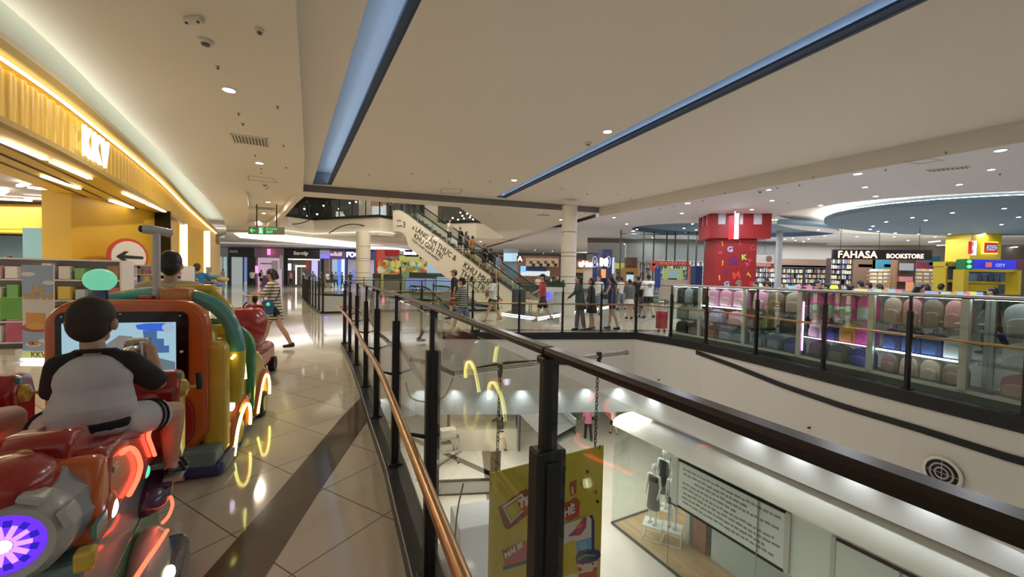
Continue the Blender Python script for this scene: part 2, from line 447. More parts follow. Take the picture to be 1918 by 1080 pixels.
# left zone with cove beside the shop fascia and the opening to the floor above
lip = [(-2.6,-4),(-4.2,1.2),(-5.55,4.46),(-7.0,7.05),(-8.72,10.07),(-11.3,14.6),(-14.5,20.0),(-19.6,27.6),(-25,35)]
lipc = [(p.x,p.y) for p in spline(lip, 6)]
cove_in = offs(kkv_c, .22)         # wall line behind the lip
v3 = [P2(522,417,ZF),P2(540,398,ZF),P2(556,380,ZF),P2(570,368,ZF),P2(745,380,ZF),P2(860,388,ZF),P2(897,414,ZF),P2(944,444,ZF),(-1.2,31.0),(-18,31.0)]
S3 = [P2(458,358,ZF),P2(463,370,ZF),P2(466,385,ZF),P2(466,405,ZF),P2(460,422,ZF),P2(505,428,ZF),P2(520,400,ZF),P2(545,375,ZF),P2(556,361,ZF)]
S3 = [P2(458,358,ZF),P2(463,370,ZF),P2(466,388,ZF),P2(466,405,ZF),P2(461,420,ZF),P2(500,424,ZF),P2(516,412,ZF),P2(530,398,ZF),P2(548,378,ZF),P2(560,364,ZF)]
left = [(-34,-4),(-3.2,-4)] 
leftpoly = [(p[0],p[1]) for p in lipc]
lp = leftpoly + [(-34,36),(-34,40),(-3.0,40),(3.7,17.55),(-7.4,14.22)]+list(reversed(ce))[1:]
o = sheet(lp, [v3, S3], ZL, 'ceiling', CEILM, down=True); struct(o)
struct(sheet(S3, [], ZL+.3, 'ceiling', CEILM, down=True))
s = MB(); s.wall(S3+[S3[0]], ZL, ZL+.3); struct(s.build('ceiling_riser', WHITE))
s = MB(); s.wall(v3+[v3[0]], ZL, 5.5); struct(s.build('ceiling_riser', CEILM))
# cove behind the lip
covep = [(p[0],p[1]) for p in lipc]+[(-30,35),(-30,38)]+[(-30,20)]+list(reversed(offs(kkv_c,.30)))+[(-5.5,-4)]
s = MB()
lc = lipc; n = len(lc)
s.wall(lc, ZL, ZL+.28); struct(s.build('ceiling_riser', WHITE))
COVEP = mat('cove_paint', (.80,.82,.76), .6, var=.01)
cvo = [(p[0]+.1,p[1]-.1) for p in lc]
cvi = offs(kkv_c, 1.3)
struct(sheet([(p[0]+.3,p[1]-.2) for p in lc]+[(-30,40)]+[(-34,40),(-34,-4)], [], ZL+.28, 'ceiling', COVEP, down=True))
# right low ceiling with the two blue ovals
def oval(cx, cy, a, b, rz, n=64):
    return [(cx+a*math.cos(t)*math.cos(rz)-b*math.sin(t)*math.sin(rz), cy+a*math.cos(t)*math.sin(rz)+b*math.sin(t)*math.cos(rz)) for t in [2*PI*i/n for i in range(n)]]
OV1 = oval(20.0,16.6,9.6,5.6,math.radians(12)); OV1i = oval(21.2,17.0,8.3,4.7,math.radians(12))
OV2 = oval(11.8,21.6,5.6,2.9,math.radians(8))
rpoly = [(3.7,17.55),(9.38,7.52),(13.0,1.2),(15.5,-4),(42,-4),(42,54),(-34,54),(-34,40),(-3.0,40)]
RCEIL = mat('right_ceiling_paint', (.70,.70,.74), .7, var=.02)
struct(sheet(rpoly, [OV1, OV2], ZR, 'ceiling', RCEIL, down=True))
SKYB = mat('sky_blue_ceiling', (.135,.215,.30), .7, var=.06, bscale=1.2)
struct(sheet(OV1, [], ZR+.42, 'ceiling', WHITE, down=True))
s = MB(); s.wall(OV1+[OV1[0]], ZR, ZR+.42); struct(s.build('ceiling_riser', WHITE))
struct(sheet(OV1i, [], ZR+.04, 'ceiling', SKYB, down=True))
s = MB(); s.wall(OV1i+[OV1i[0]], ZR+.04, ZR+.20); struct(s.build('ceiling_riser', SKYB))
s = MB(); s.wall(oval(21.2,17.0,8.18,4.58,math.radians(12))+[oval(21.2,17.0,8.18,4.58,math.radians(12))[0]], ZR+.205, ZR+.22, .09)
tag(s.build('light_strip', emi('white_led', (1,.97,.9), 90)), 'hidden oval light strip around the blue ceiling disc', 'light strip')
struct(sheet(OV2, [], ZR+.25, 'ceiling', SKYB, down=True))
s = MB(); s.wall(OV2+[OV2[0]], ZR, ZR+.25); struct(s.build('ceiling_riser', SKYB))
# ================================================================== railings
def railing(posts, label, side, closed=False, ztop=1.36, group=None, name='glass_railing', split=1.17, brk=True, hand=True, rail_m=BRONZE, glass_m=None, cap=.016, skip_last=False):
    t = thing(name, label, 'railing', (posts[0][0],posts[0][1],0), 0, group)
    o0 = Vector((posts[0][0],posts[0][1],0)); T = [Vector((p[0],p[1],0))-o0 for p in posts]
    n = len(T)
    for i, p in enumerate(T):
        if skip_last and i == n-1: continue
        d = (T[min(i+1,n-1)]-T[max(i-1,0)]).normalized(); a = math.atan2(d.y,d.x)
        s = MB()
        s.box((p.x,p.y,.04+(split-.04)/2),(.044,.066,split-.04),a); s.box((p.x,p.y,split/2+.02),(.058,.028,split-.08),a)
        s.box((p.x,p.y,(split+ztop)/2-.01),(.026,.034,ztop-split+.02),a); s.box((p.x,p.y,ztop-.008),(.036,.044,.016),a)
        s.box((p.x,p.y,.09),(.10,.11,.02),a)
        s.build('post', BLACKM, t, bevel=.004)
    for i in range(n-1):
        a = T[i]; b = T[i+1]; d = (b-a); L = d.length; u = d.normalized()
        s = MB(); m = (a+b)/2; s.box((m.x,m.y,.1+(ztop-.12)/2),(L-.05,.012,ztop-.14),math.atan2(u.y,u.x))
        s.build('glass_panel', glass_m or GLASS, t)
    s = MB(); s.wall([(p.x,p.y) for p in T], ztop, ztop+.018, .032); s.build('top_rail', mat('dark_top_rail', (.035,.028,.024), .28, .6), t, bevel=.006)
    if hand:
        H = [(p.x,p.y) for p in T]; O = offs(H, side*.13)
        s = MB(); s.tube([(x,y,.82) for x,y in spline([(q[0],q[1]) for q in O],4)], .021, 10); s.build('handrail', rail_m, t, smooth=True)
        if brk:
            for i, p in enumerate(T):
                q = O[i]; s = MB(); s.tube([(p.x,p.y,.76),(q[0],q[1],.80)], [.012,.007], 6); s.box((p.x,p.y,.77),(.03,.03,.07)); s.build('handrail_bracket', BLACKM, t)
    return t
railing(LPOST, 'long black post glass railing with bronze handrail beside the left walkway, nearest one', 1)
railing(BPOST, 'black post glass railing across the far end of the near atrium', 1)
railing(RPOST, 'curved black post glass railing in front of the lit backpack cabinets', 1)
railing(NPOST, 'glass railing with dark top rail sloping away right from the near corner post', 1, hand=False, skip_last=True)
R2 = [(-14.5,28.0),(-13.6,26.2),(-12.6,24.2),(-11.6,22.4),(-10.5,20.5),(-9.4,18.6),(-8.7,17.5),(-7.8,16.1),(-7.0,14.9)]
R2d = [along(R2, i/16) for i in range(17)]
railing([(p.x,p.y) for p in R2d], 'curved row of black posts with bronze handrail around the far escalator opening', 1)
railing([(-7.0,14.9),(-5.8,15.75),(-4.6,16.6),(-3.3,16.9),(-1.9,17.25),(-.6,17.6)], 'glass railing along the near edge of the far escalator opening', -1)

# curled hook on the railing
s = MB(); s.tube([(-.86,3.02,1.385),(-.80,3.03,1.385),(-.75,3.04,1.39),(-.72,3.04,1.405),(-.735,3.04,1.43),(-.76,3.04,1.435),(-.775,3.04,1.42)], .004, 6)
tag(s.build('wire_hook', BLACKM, smooth=True), 'small black curled wire hook on the top rail of the left railing', 'hook')

# ================================================================== yellow shop on the left
YEL = mat('yellow_shop_paint', (.80,.50,.05), .45, var=.03); YEL2 = mat('yellow_fluted_panel', (.85,.55,.07), .4, var=.03)
WARM = emi('warm_led', (1,.80,.46), 7); WARMW = emi('warm_white_tube', (1,.88,.66), 6)
CREAM = mat('cream_bulkhead', (.80,.70,.52), .6, var=.02)
shop = thing('shop', 'yellow shop front with curved fluted fascia on the left', 'shop front')
# fluted fascia
L = [0]
for i in range(len(kkv_c)-1): L.append(L[-1]+(Vector(kkv_c[i+1])-Vector(kkv_c[i])).length)
tot = L[-1]; fl = []; N = int(tot/.21)*6
for i in range(N+1):
    d = i/N; p = along(kkv_c, d); q = along(kkv_c, min(1,d+.002)) if d < 1 else None
    tdir = (q-p).normalized() if q is not None and (q-p).length > 0 else tdir
    w = abs(math.sin(PI*(i/6))); nrm = Vector((tdir.y,-tdir.x)); fl.append(tuple(p+nrm*(.07*w**.55)))
s = MB(); s.wall(fl, 3.13, 3.70); s.build('fluted_fascia', YEL2, shop, smooth='all', fix=False)
s = MB(); s.wall(offs(kkv_c,-.06), 3.06, 3.13, .12); s.build('fascia_edge', mat('ochre_trim', (.45,.30,.06), .5), shop)
s = MB(); s.wall(offs(kkv_c,-.10), 3.74, 3.765, .035); s.build('light_strip', WARM, shop)
s = MB(); s.wall(offs(kkv_c,-.02), 3.80, 3.90, .34); s.build('cornice', mat('ochre_soffit', (.55,.40,.12), .6), shop)
s = MB(); s.wall(offs(kkv_c,.02), 3.70, 3.80, .02); s.build('cornice_back', YEL, shop)
s = MB(); s.wall(offs(kkv_c,-.03), 3.90, 3.99, .26); s.build('bulkhead', CREAM, shop)
s = MB(); s.wall(offs(kkv_c,.02), 4.01, 4.03, .06); s.build('cove_light_strip', emi('cove_led', (.93,1,.88), 16), shop)
# soffit
inn = offs(kkv_c, 1.35); s = MB(); n = len(kkv_c)
s.add([(p[0],p[1],3.06) for p in kkv_c]+[(p[0],p[1],3.06) for p in inn], [(i,i+1,n+i+1,n+i) for i in range(n-1)]); s.wall(inn, 3.06, 3.7)
s.build('soffit', YEL, shop)
for d, w in ((.40,.03),(.95,.03)):
    s = MB(); s.wall(offs(kkv_c,d), 3.045, 3.062, w); s.build('light_channel', mat('dark_channel', (.12,.07,.02), .5), shop)
s = MB(); s.wall(offs(kkv_c,.68), 3.04, 3.062, .02); s.build('shutter_track', BLACKM, shop)
for a, b in (((0,262),(85,298)),((98,303),(168,334)),((232,362),(272,380)),((276,382),(308,396)),((80,330),(148,353)),((207,376),(248,389))):
    A = Pz(a[0],a[1],3.03); B = Pz(b[0],b[1],3.03)
    s = MB(); s.wall([(A.x,A.y),(B.x,B.y)], 3.015, 3.045, .07); s.build('tube_light', WARMW, shop)
# sign letters: follow the curve
def along_px(px, off=0):
    best = None
    C = offs(kkv_c, off)
    for i in range(len(C)-1):
        for k in range(10):
            x = C[i][0]+(C[i+1][0]-C[i][0])*k/10; y = C[i][1]+(C[i+1][1]-C[i][1])*k/10
            if y > .5:
                e = abs(959+754*x/y-px)
                if best is None or e < best[0]: best = (e, Vector((x,y)), (Vector(C[i+1])-Vector(C[i])).normalized())
    return best
sign = thing('shop_sign', 'glowing white letters KKV on the yellow fluted fascia', 'sign')
LETT = emi('white_letter', (1,.97,.92), 2.2)
_, p0, t0 = along_px(150, -.14)
for k, ch in enumerate('KKV'):
    p = p0+t0*(.36*k+.06); nrm = Vector((t0.y,-t0.x,0))
    M = frame3((p.x+nrm.x*.02,p.y+nrm.y*.02,3.17), (t0.x,t0.y,0), (0,0,1))
    text('letter', ch, .62, M, LETT, sign, ext=.02, bold=.010, sx=.74)
# yellow piers / wall under the soffit
def pier(pts, z0, z1, th, name, m):
    s = MB(); s.prism(list(pts)+[(q[0],q[1]) for q in reversed(offs(pts, th))], z0, z1); return s.build(name, m)
struct(pier([(-9.21,8.42),(-9.5,9.7),(-9.77,11.01)], 0, 3.1, .5, 'wall_left', YEL))
struct(pier([(-9.79,11.04),(-10.1,11.7),(-10.75,12.95)], 0, 3.1, .5, 'wall_left', YEL))
struct(pier([(-11.72,14.45),(-12.15,15.85)], 0, 3.1, .5, 'wall_left', YEL))
struct(pier([(-12.6,16.7),(-15.9,21.2),(-18.6,25.6)], 0, 3.1, .5, 'wall_left', YEL))
s = MB(); s.box((-9.6,11.02,1.55),(.5,.03,3.1),0); struct(s.build('trim_dark_joint', BLACKM))
for a in ((-11.45,14.05),(-12.42,16.4)):
    s = MB(); s.box((a[0],a[1],1.6),(.16,.10,3.0),.3); tag(s.build('light_column', WARMW), 'tall vertical light tube beside a yellow pier of the shop, %s of the two' % ('nearer' if a[1]<15 else 'farther'), 'light strip')
    s = MB(); s.box((a[0]-.17,a[1]-.02,1.55),(.10,.14,3.1),.3); struct(s.build('trim_portal', YEL))
# wallpaper skirt along the piers and the back row of sky banners
# inside of the shop
GREYC = mat('shop_ceiling_grey', (.42,.38,.36), .8)
shin = [(p[0],p[1]) for p in inn if p[1] > -3.5]
struct(sheet(shin+[(-30,30),(-30,-3.5)], [], 3.62, 'ceiling', GREYC, down=True))
SHW = mat('shop_back_wall', (.62,.50,.30), .7)
s = MB(); s.wall([(-24,-3),(-25,8),(-24,24)], 0, 3.7, .2); struct(s.build('wall_left', SHW))
s = MB(); s.wall([(-24,24),(-18.6,25.6)], 0, 3.7, .2); struct(s.build('wall_left', SHW))
fl = []
for i in range(300):
    x = -20+5.9*i/299; fl.append((x, 13.0-.05*abs(math.sin(PI*i/5))))
s = MB(); s.wall(fl, 2.72, 3.38); o = s.build('fluted_bulkhead', YEL2, smooth='all', fix=False); o.name = 'wall_fluted_bulkhead'; struct(o)
s = MB(); s.box((-17.1,13.3,2.66),(6,.6,.12)); s.box((-17.1,13.2,3.45),(6,.3,.12)); struct(s.build('wall_bulkhead', YEL))
BLUEW = mat('teal_blue_wall', (.22,.42,.50), .6)
s = MB(); s.box((-13.35,11.8,1.31),(1.25,.6,2.62)); struct(s.build('wall_blue_column', BLUEW))
s = MB(); s.box((-18.6,14.5,1.3),(4.2,.3,2.6)); struct(s.build('wall_blue', mat('slate_blue_wall', (.16,.27,.38), .6)))
s = MB(); s.box((-14.2,15,1.3),(2.6,.3,2.6)); struct(s.build('wall_yellow', YEL))
TUBE = emi('white_tube', (1,.93,.85), 9)
for i, (a, b, z) in enumerate((((35,350),(64,341),3.5),((52,352),(133,363),3.5),((48,372),(124,376),3.5),((0,374),(58,377),3.5),((0,366),(12,359),3.5),((88,429),(133,431),2.58))):
    A = Pz(a[0],a[1],z); B = Pz(b[0],b[1],z); d = B-A
    s = MB(); s.wall([(A.x,A.y),(B.x,B.y)], z, z+.05, .09)
    tag(s.build('tube_light', TUBE), ['short white tube light nearest the fascia inside the yellow shop','long thin white tube light ending at the yellow pier','long white tube light just above the fluted yellow bulkhead in the shop','white tube light at the left edge of the picture above the fluted bulkhead','short white tube light cut by the left edge of the picture','thin light strip over the blue column inside the shop'][i], 'ceiling light')
# arrow sign
sgn = thing('arrow_sign', 'round white sign with red rim and black left arrow on the yellow pier', 'sign')
c = PY(233,481,9.35); dirw = Vector((-.29,1.31,0)).normalized(); 
M = frame3((c.x+.10,c.y,c.z), dirw, (0,0,1))
c2 = M.translation
def disc(r, n=40): return [(r*math.cos(2*PI*i/n), r*math.sin(2*PI*i/n)) for i in range(n)]
wpx = 1
for rr, zz, m, nm in ((.43,0,mat('sign_red',(.62,.07,.03),.5),'rim'),(.365,.012,mat('sign_white',(.85,.80,.74),.5),'face')):
    s = MB(); s.plate([(x*1.55,y) for x,y in disc(rr)], M @ Matrix.Translation((0,0,zz)), .02); s.build(nm, m, sgn)
s = MB(); s.plate([(x*1.55*.85,y*.85) for x,y in [(-.33,.0),(-.13,.15),(-.03,.15),(-.14,.045),(.34,.035),(.34,-.035),(-.14,-.045),(-.03,-.15),(-.13,-.15)]], M @ Matrix.Translation((0,0,.028)), .008)
s.build('arrow', BLACKM, sgn)
# ================================================================== lights
def area(name, loc, size, power, col=(1,.93,.82), rot=(0,0,0), shape='DISK', sy=None, spread=180):
    l = bpy.data.lights.new(name, 'AREA'); l.shape = shape; l.size = size
    if sy: l.size_y = sy
    l.energy = power; l.color = col; l.spread = math.radians(spread)
    o = bpy.data.objects.new(name, l); COL.objects.link(o); o.location = loc; o.rotation_euler = rot; return o
LAMPE = emi('downlight_glow', (1,.97,.92), 30)
def mk_down(r=.085):
    t = thing('downlight', 'x', 'ceiling light', (0,0,0))
    s = MB(); s.lathe([(r*1.25,0),(r*1.25,-.008),(r,-.012),(r,.0)], n=20); s.build('trim_ring', mat('white_plastic',(.8,.8,.78),.4), t)
    s = MB(); s.cyl((0,0,-.010), r*.97, .006, 20); s.build('lamp', LAMPE, t)
    return t
D0 = mk_down(); DS = mk_down(.06); used0 = [False, False]
def down(px, py, z, label, group, small=False, power=0, sq=False, col=(1,.95,.88)):
    p = Pz(px, py, z); src = DS if small else D0
    k = 1 if small else 0
    if not used0[k]:
        src.location = p; src['label'] = label; src['group'] = group; used0[k] = True
    else: dup(src, p, 0, label, group)
    if power: area('downlight_beam', (p.x,p.y,p.z-.03), .16, power, col)
for x,y in [(429,168),(486,305)]: down(x,y,ZL, 'round recessed downlight in the warm left ceiling above the walkway', 'walkway downlights', power=90, col=(1,.86,.66))
for x,y in [(502,378),(494,399),(484,414)]: down(x,y,ZL+.28, 'round recessed downlight inside the raised ceiling pocket behind the exit sign', 'pocket downlights', power=60, col=(1,.86,.66))
for x,y in [(1138,246),(963,337)]: down(x,y,ZC, 'round recessed downlight in the big recessed ceiling between the slots', 'recess downlights', power=110)
for x,y in [(1051,411),(1103,430),(1139,444),(1169,454),(955,455),(900,452)]: down(x,y,ZF-.1 if x>1000 else ZF-.1, 'round recessed downlight over the far concourse', 'far concourse downlights', power=130)
RD = [(1607,325,1),(1874,281,1),(1288,380,1),(1304,430,0),(1388,429,0),(1281,427,0),(1437,421,0),(1620,350,0),(1640,367,0),(1537,384,0),(1857,317,0),(1797,345,0),
 (1150,407,0),(1174,419,0),(1193,429,0),(1208,438,0),(1222,445,0),(1234,451,0),(1243,456,0),(1252,460,0),(1277,399,0),(1297,419,0),(1408,392,0),(1440,355,0),(1446,375,0),(1454,411,0),(1533,430,0),(1446,411,0),
 (1545,441,0),(1605,443,0),(1675,443,0),(1701,450,0),(1470,448,0),(1485,446,0),(1515,447,0),(1752,443,0),(1460,437,0)]
for i, (x,y,b) in enumerate(RD): down(x,y,ZR-.002, 'small recessed downlight in the white ceiling over the shops on the right', 'right ceiling downlights', small=not b, power=(130 if b else (45 if i%2 == 0 else 0)), col=(.84,.90,1))
for x,y in [(1635,423),(1630,429),(1645,433),(1660,415),(1709,407),(1734,412),(1784,398),(1677,436),(1721,438),(1778,438),(1844,437),(1881,390),(1876,420),(1908,406)]:
    down(x,y,ZR+.035, 'small downlight in the blue oval ceiling disc', 'blue disc downlights', small=True, power=25, col=(.9,.95,1))
for x,y in [(1128,468),(1145,473),(1160,478),(1188,470),(1202,476),(1215,466),(1228,480),(1240,472),(1255,468),(1268,477),(1282,470),(1296,480),(1308,472),(1322,468),(1330,479),(1175,482),(1420,462),(1435,470),(1448,476),(1468,470),(1482,478),(1497,466),(1512,474),(1528,480),(1542,470),(970,470),(985,476),(1002,468),(1018,474),(1035,470),(948,466)]:
    down(x,y,ZR-.003,'tiny bright downlight in the crowded distant shop ceilings','distant shop ceiling downlights',small=True)
for x,y in [(1317,455),(1300,452),(1279,455),(1338,448),(1476,456),(1463,445),(1490,450),(1505,452)]:
    down(x,y,ZR+.2 if x in (1317,1300,1338) else ZR-.002, 'tiny downlight in the distant ceiling behind the red castle column', 'distant downlights', small=True)
# far ceiling luminous strip
def ribbon(pix, z, w, name, m, label, wz=None):
    P = [Pz(x,y,z) for x,y in pix]; Q = spline([(p.x,p.y) for p in P], 6)
    n = len(Q); L = offs(Q, w/2); R = offs(Q, -w/2)
    s = MB(); s.add([(a[0],a[1],z) for a in L]+[(a[0],a[1],z) for a in R], [(i,i+1,n+i+1,n+i) for i in range(n-1)])
    return tag(s.build(name, m), label, 'light strip')
SL = emi('strip_white', (1,.97,.92), 3.6)
def poly_px(pix, z, name, m, label):
    P = [Pz(x,y,z) for x,y in pix]
    s = MB(); s.prism([(p.x,p.y) for p in P], z-.01, z+.01); return tag(s.build(name, m), label, 'light strip')
poly_px([(438,437),(520,443),(600,451),(668,458),(668,463),(600,458),(520,451),(450,445)], 4.15, 'light_strip', SL, 'long curved white light band in the far ceiling left of the round column')
poly_px([(692,461),(745,465),(768,468),(768,471),(745,470),(692,466)], 4.15, 'light_strip', SL, 'short white light band in the far ceiling between the column and the escalator')
poly_px([(1150,467),(1200,461),(1236,458),(1238,462),(1205,467),(1152,471)], 4.15, 'light_strip', SL, 'curved white light band in the ceiling right of the blue pillar')
poly_px([(1070,474),(1180,470),(1300,461),(1340,458),(1340,460),(1300,465),(1180,473),(1070,476)], 4.12, 'light_strip', emi('strip_soft', (.95,1,.8), 2.2), 'thin curved light line over the far shops on the right')
# shops' own light, hall light and an added fill over the void
area('shop_light', (-13,6,3.45), 5, 600, (1,.90,.74), shape='RECTANGLE', sy=7)
area('shop_light', (-17,11.5,3.45), 4, 350, (1,.90,.74), shape='RECTANGLE', sy=3)
area('bookshop_light', (17,24,4.0), 16, 1250, (.82,.89,1), shape='RECTANGLE', sy=5)
area('bookshop_light', (25,15,4.0), 8, 650, (.82,.89,1), shape='RECTANGLE', sy=8)
area('far_shop_light', (2,30,3.9), 16, 750, (1,.95,.9), shape='RECTANGLE', sy=10)
area('far_shop_light', (-14,40,3.9), 16, 500, (.95,.93,1), shape='RECTANGLE', sy=8)
area('void_fill_light', (-6,22,9.8), 8, 1500, (1,.90,.74), shape='RECTANGLE', sy=7)  # added unseen fill over the void, brightens the escalator and its opening
area('upper_floor_light', (-8,34,9.0), 14, 500, (1,.9,.75), shape='RECTANGLE', sy=8)
area('lower_hall_light', (0,14,-2.35), 10, 1000, (1,.93,.82), shape='RECTANGLE', sy=6)
area('lower_hall_light', (1.5,4,-2.3), 3, 200, (1,.95,.88), shape='RECTANGLE', sy=4)
w = bpy.data.worlds.new('World'); SC.world = w; w.use_nodes = True
w.node_tree.nodes['Background'].inputs['Color'].default_value = (1,.93,.84,1)
w.node_tree.nodes['Background'].inputs['Strength'].default_value = .60
SC.view_settings.view_transform = 'Standard'; SC.view_settings.look = 'None'; SC.view_settings.gamma = 1; SC.view_settings.use_curve_mapping = False
SC.view_settings.exposure = -0.48
SC.cycles.use_adaptive_sampling = True; SC.cycles.adaptive_threshold = .05
SC.cycles.max_bounces = 8; SC.cycles.transparent_max_bounces = 20; SC.cycles.diffuse_bounces = 3; SC.cycles.glossy_bounces = 4
SC.cycles.caustics_reflective = False; SC.cycles.caustics_refractive = False; SC.cycles.sample_clamp_indirect = 6
# ================================================================== lower floor
ZD = -5.8
LOWF = mat('lower_floor_tile', (.60,.56,.50), .15, var=.08, bscale=.6)
struct(sheet([(-30,-8),(-30,45),(30,45),(30,-8)], [], ZD, 'floor', LOWF))
DB = mat('lower_dark_band', (.16,.13,.11), .2)
def low(px,py,z=ZD): v = Pz(px,py,z); return Vector((v.x,v.y,z))
for a, b, w in (((752,812),(925,890),.28),((905,800),(930,1000),.35),((780,900),(900,820),.12)):
    A = low(*a); B = low(*b); s = MB(); s.wall([(A.x,A.y),(B.x,B.y)], ZD+.002, ZD+.006, w); struct(s.build('trim_floor_band', DB))
# storefront on the right of the lower hall
A0 = Vector((3.15,11.8)); DS0 = Vector((.467,-.884)).normalized(); NS = Vector((DS0.y*-1, DS0.x))*1.0
NS = Vector((.884,.467))     # into the shop
def sp(s, d=0): p = A0+DS0*s+NS*d; return (p.x,p.y)
shop2 = thing('shop', 'white fashion shop front with glass corner on the lower floor', 'shop front', (A0.x,A0.y,ZD))
def loc2(pts): return [(p[0]-A0.x,p[1]-A0.y) for p in pts]
SW = mat('lower_shop_white', (.84,.82,.78), .5, var=.01)
s = MB(); s.wall(loc2([sp(-.05,5),sp(-.05,0),sp(12,0)]), 3.0, 3.05, .10)
pr = []
for i in range(9):
    a = PI/2*i/8; d0 = -.0-.42*(1-math.cos(a)); z = 3.45-.38+.38*math.sin(a)
s.build('header', SW, shop2)
# cornice: rounded profile swept along the front
path = [sp(-.4,5), sp(-.4,-.4), sp(12,-.4)]
s = MB(); prof = [(0,3.05)]+[(-.30*math.sin(PI/2*i/6)*0-.0+(.42*(math.sin(PI/2*i/6)))*-1*0, 0) for i in range(0)]
vs = []; rows = []
for i in range(9):
    a = PI/2*i/8; inset = .36*(1-math.cos(a)); z = 2.92-.30*0+.25*math.sin(a)+.0
    rows.append((.72*(1-math.cos(a)), 3.04+.46*math.sin(a)))
allp = []
for ins, z in [(0,2.98)]+rows:
    allp.append([sp(-.06+ins,5), sp(-.06+ins,-.06+ins), sp(12,-.06+ins)])
for (ins, z), ps in zip([(0,2.98)]+rows, allp):
    for p in ps: vs.append((p[0]-A0.x,p[1]-A0.y,z))
m = len(allp)
s.add(vs, [(i*3+k,i*3+k+1,(i+1)*3+k+1,(i+1)*3+k) for i in range(m-1) for k in (0,1)])
s.build('cornice', SW, shop2, smooth=True)
s = MB(); s.wall(loc2([sp(-.05,5),sp(-.05,0),sp(12,0)]), .06, 2.9, .014); s.build('glass_front', CLEAR, shop2)
s = MB(); s.wall(loc2([sp(-.05,5),sp(-.05,0),sp(12,0)]), 0, .06, .05); s.build('sill', mat('dark_sill',(.10,.09,.08),.4), shop2)
for q in (2.0,4.2,6.4):
    s = MB(); p = loc2([sp(q,0)])[0]; s.box((p[0],p[1],1.45),(.012,.05,2.8),-.48); s.build('glass_joint', mat('joint_grey',(.3,.3,.3),.4), shop2)
WOOD = bpy.data.materials.new('oak_floor'); WOOD.use_nodes = True
_nt = WOOD.node_tree; _b = _nt.nodes['Principled BSDF']; _tc = _nt.nodes.new('ShaderNodeTexCoord'); _mp = _nt.nodes.new('ShaderNodeMapping'); _mp.inputs['Rotation'].default_value = (0,0,1.08)
_br = _nt.nodes.new('ShaderNodeTexBrick'); _br.inputs['Scale'].default_value = 1; _br.inputs['Brick Width'].default_value = .9; _br.inputs['Row Height'].default_value = .13; _br.inputs['Mortar Size'].default_value = .002
_br.inputs['Color1'].default_value = (.52,.33,.17,1); _br.inputs['Color2'].default_value = (.64,.43,.24,1); _br.inputs['Mortar'].default_value = (.25,.15,.07,1)
_nt.links.new(_tc.outputs['Object'], _mp.inputs[0]); _nt.links.new(_mp.outputs[0], _br.inputs['Vector']); _nt.links.new(_br.outputs['Color'], _b.inputs['Base Color']); _b.inputs['Roughness'].default_value = .35
s = MB(); s.wall(loc2([sp(2.02,.08),sp(12,.08)]), 1.70, 3.0, .04); s.build('window_header_panel', SW, shop2)
struct(sheet([sp(0,.02),sp(12,.02),sp(12,5),sp(0,5)], [], ZD+.02, 'floor', WOOD))
s = MB(); s.wall([sp(.05,3.2),sp(12,3.2)], ZD, ZD+3.2, .1); s.wall([sp(1.6,1.25),sp(1.6,3.2)], ZD, ZD+3.2, .12); struct(s.build('wall_right', mat('shop_pale_wall',(.74,.76,.74),.6)))
s = MB(); p = sp(1.75,1.3); q = sp(2.15,1.3); s.wall([p,q], ZD, ZD+2.6, .05); struct(s.build('wall_panel', mat('bronze_mirror',(.35,.16,.10),.3)))
s = MB(); s.wall([sp(2.3,1.35),sp(12,1.35)], ZD, ZD+3.2, .1); struct(s.build('wall_right', mat('shop_glass_wall',(.55,.62,.63),.15,var=.1,bscale=1.5)))
# hanging text panels in the window
def panel(s0, s1, zt, zb, lab, rows, red=False):
    t = thing('window_poster', lab, 'poster')
    d = -.02
    o = sp(s0,.03); M = frame3((o[0],o[1],zt), (DS0.x,DS0.y,0), (0,0,1)); L = s1-s0; Hh = zt-zb
    s = MB(); s.box((L/2,-Hh/2,0),(L,Hh,.03),M=M); s.build('board', mat('poster_white',(.82,.80,.77),.5), t)
    s = MB(); s.box((L/2,-.01,.02),(L,.05,.03),M=M); s.build('black_edge', mat('matte_black',(.004,.004,.004),.9,spec=.1), t)
    s = MB(); s.box((L/2,-Hh,.02),(L,.05,.03),M=M); s.build('black_edge', mat('matte_black',(.004,.004,.004),.9), t)
    GR = mat('poster_grey_side', (.52,.49,.46), .6)
    s = MB(); s.box((-.04,-Hh/2,.0),(.07,Hh,.05),M=M); s.box((L+.04,-Hh/2,.0),(.10,Hh,.05),M=M); s.build('side_edge', GR, t)
    for i, (a, b) in enumerate(rows):
        y = -Hh*(.10+.80*(i+.5)/len(rows))
        s = MB(); x = a*L
        while x < b*L:
            w = random.uniform(.05,.16); s.box((x+w/2,y+random.uniform(-.008,.008),.018),(w,.045,.004),M=M); x += w+.025
        s.build('text_line', mat('blurred_text_grey',(.27,.25,.24),.7), t)
    if red:
        s = MB(); s.tube([(L*.48+.42*math.cos(a),-Hh*.55+.40*math.sin(a),.02) for a in [PI*(-.1+1.25*i/20) for i in range(21)]], .05, 8)
        for i, v in enumerate(s.v): s.v[i] = M @ v
        s.build('red_ring', mat('poster_red',(.62,.08,.05),.6), t)
    return t
panel(2.25, 4.72, -2.90, -4.06, 'wide white window poster with rows of small grey text under the lower cornice', [(.05,.92),(.06,.66),(.18,.93),(.05,.60),(.05,.90),(.06,.93),(.05,.86),(.06,.90)])
panel(5.55, 7.9, -2.92, -4.2, 'white window poster with a red ring at the bottom right corner of the picture', [], True)
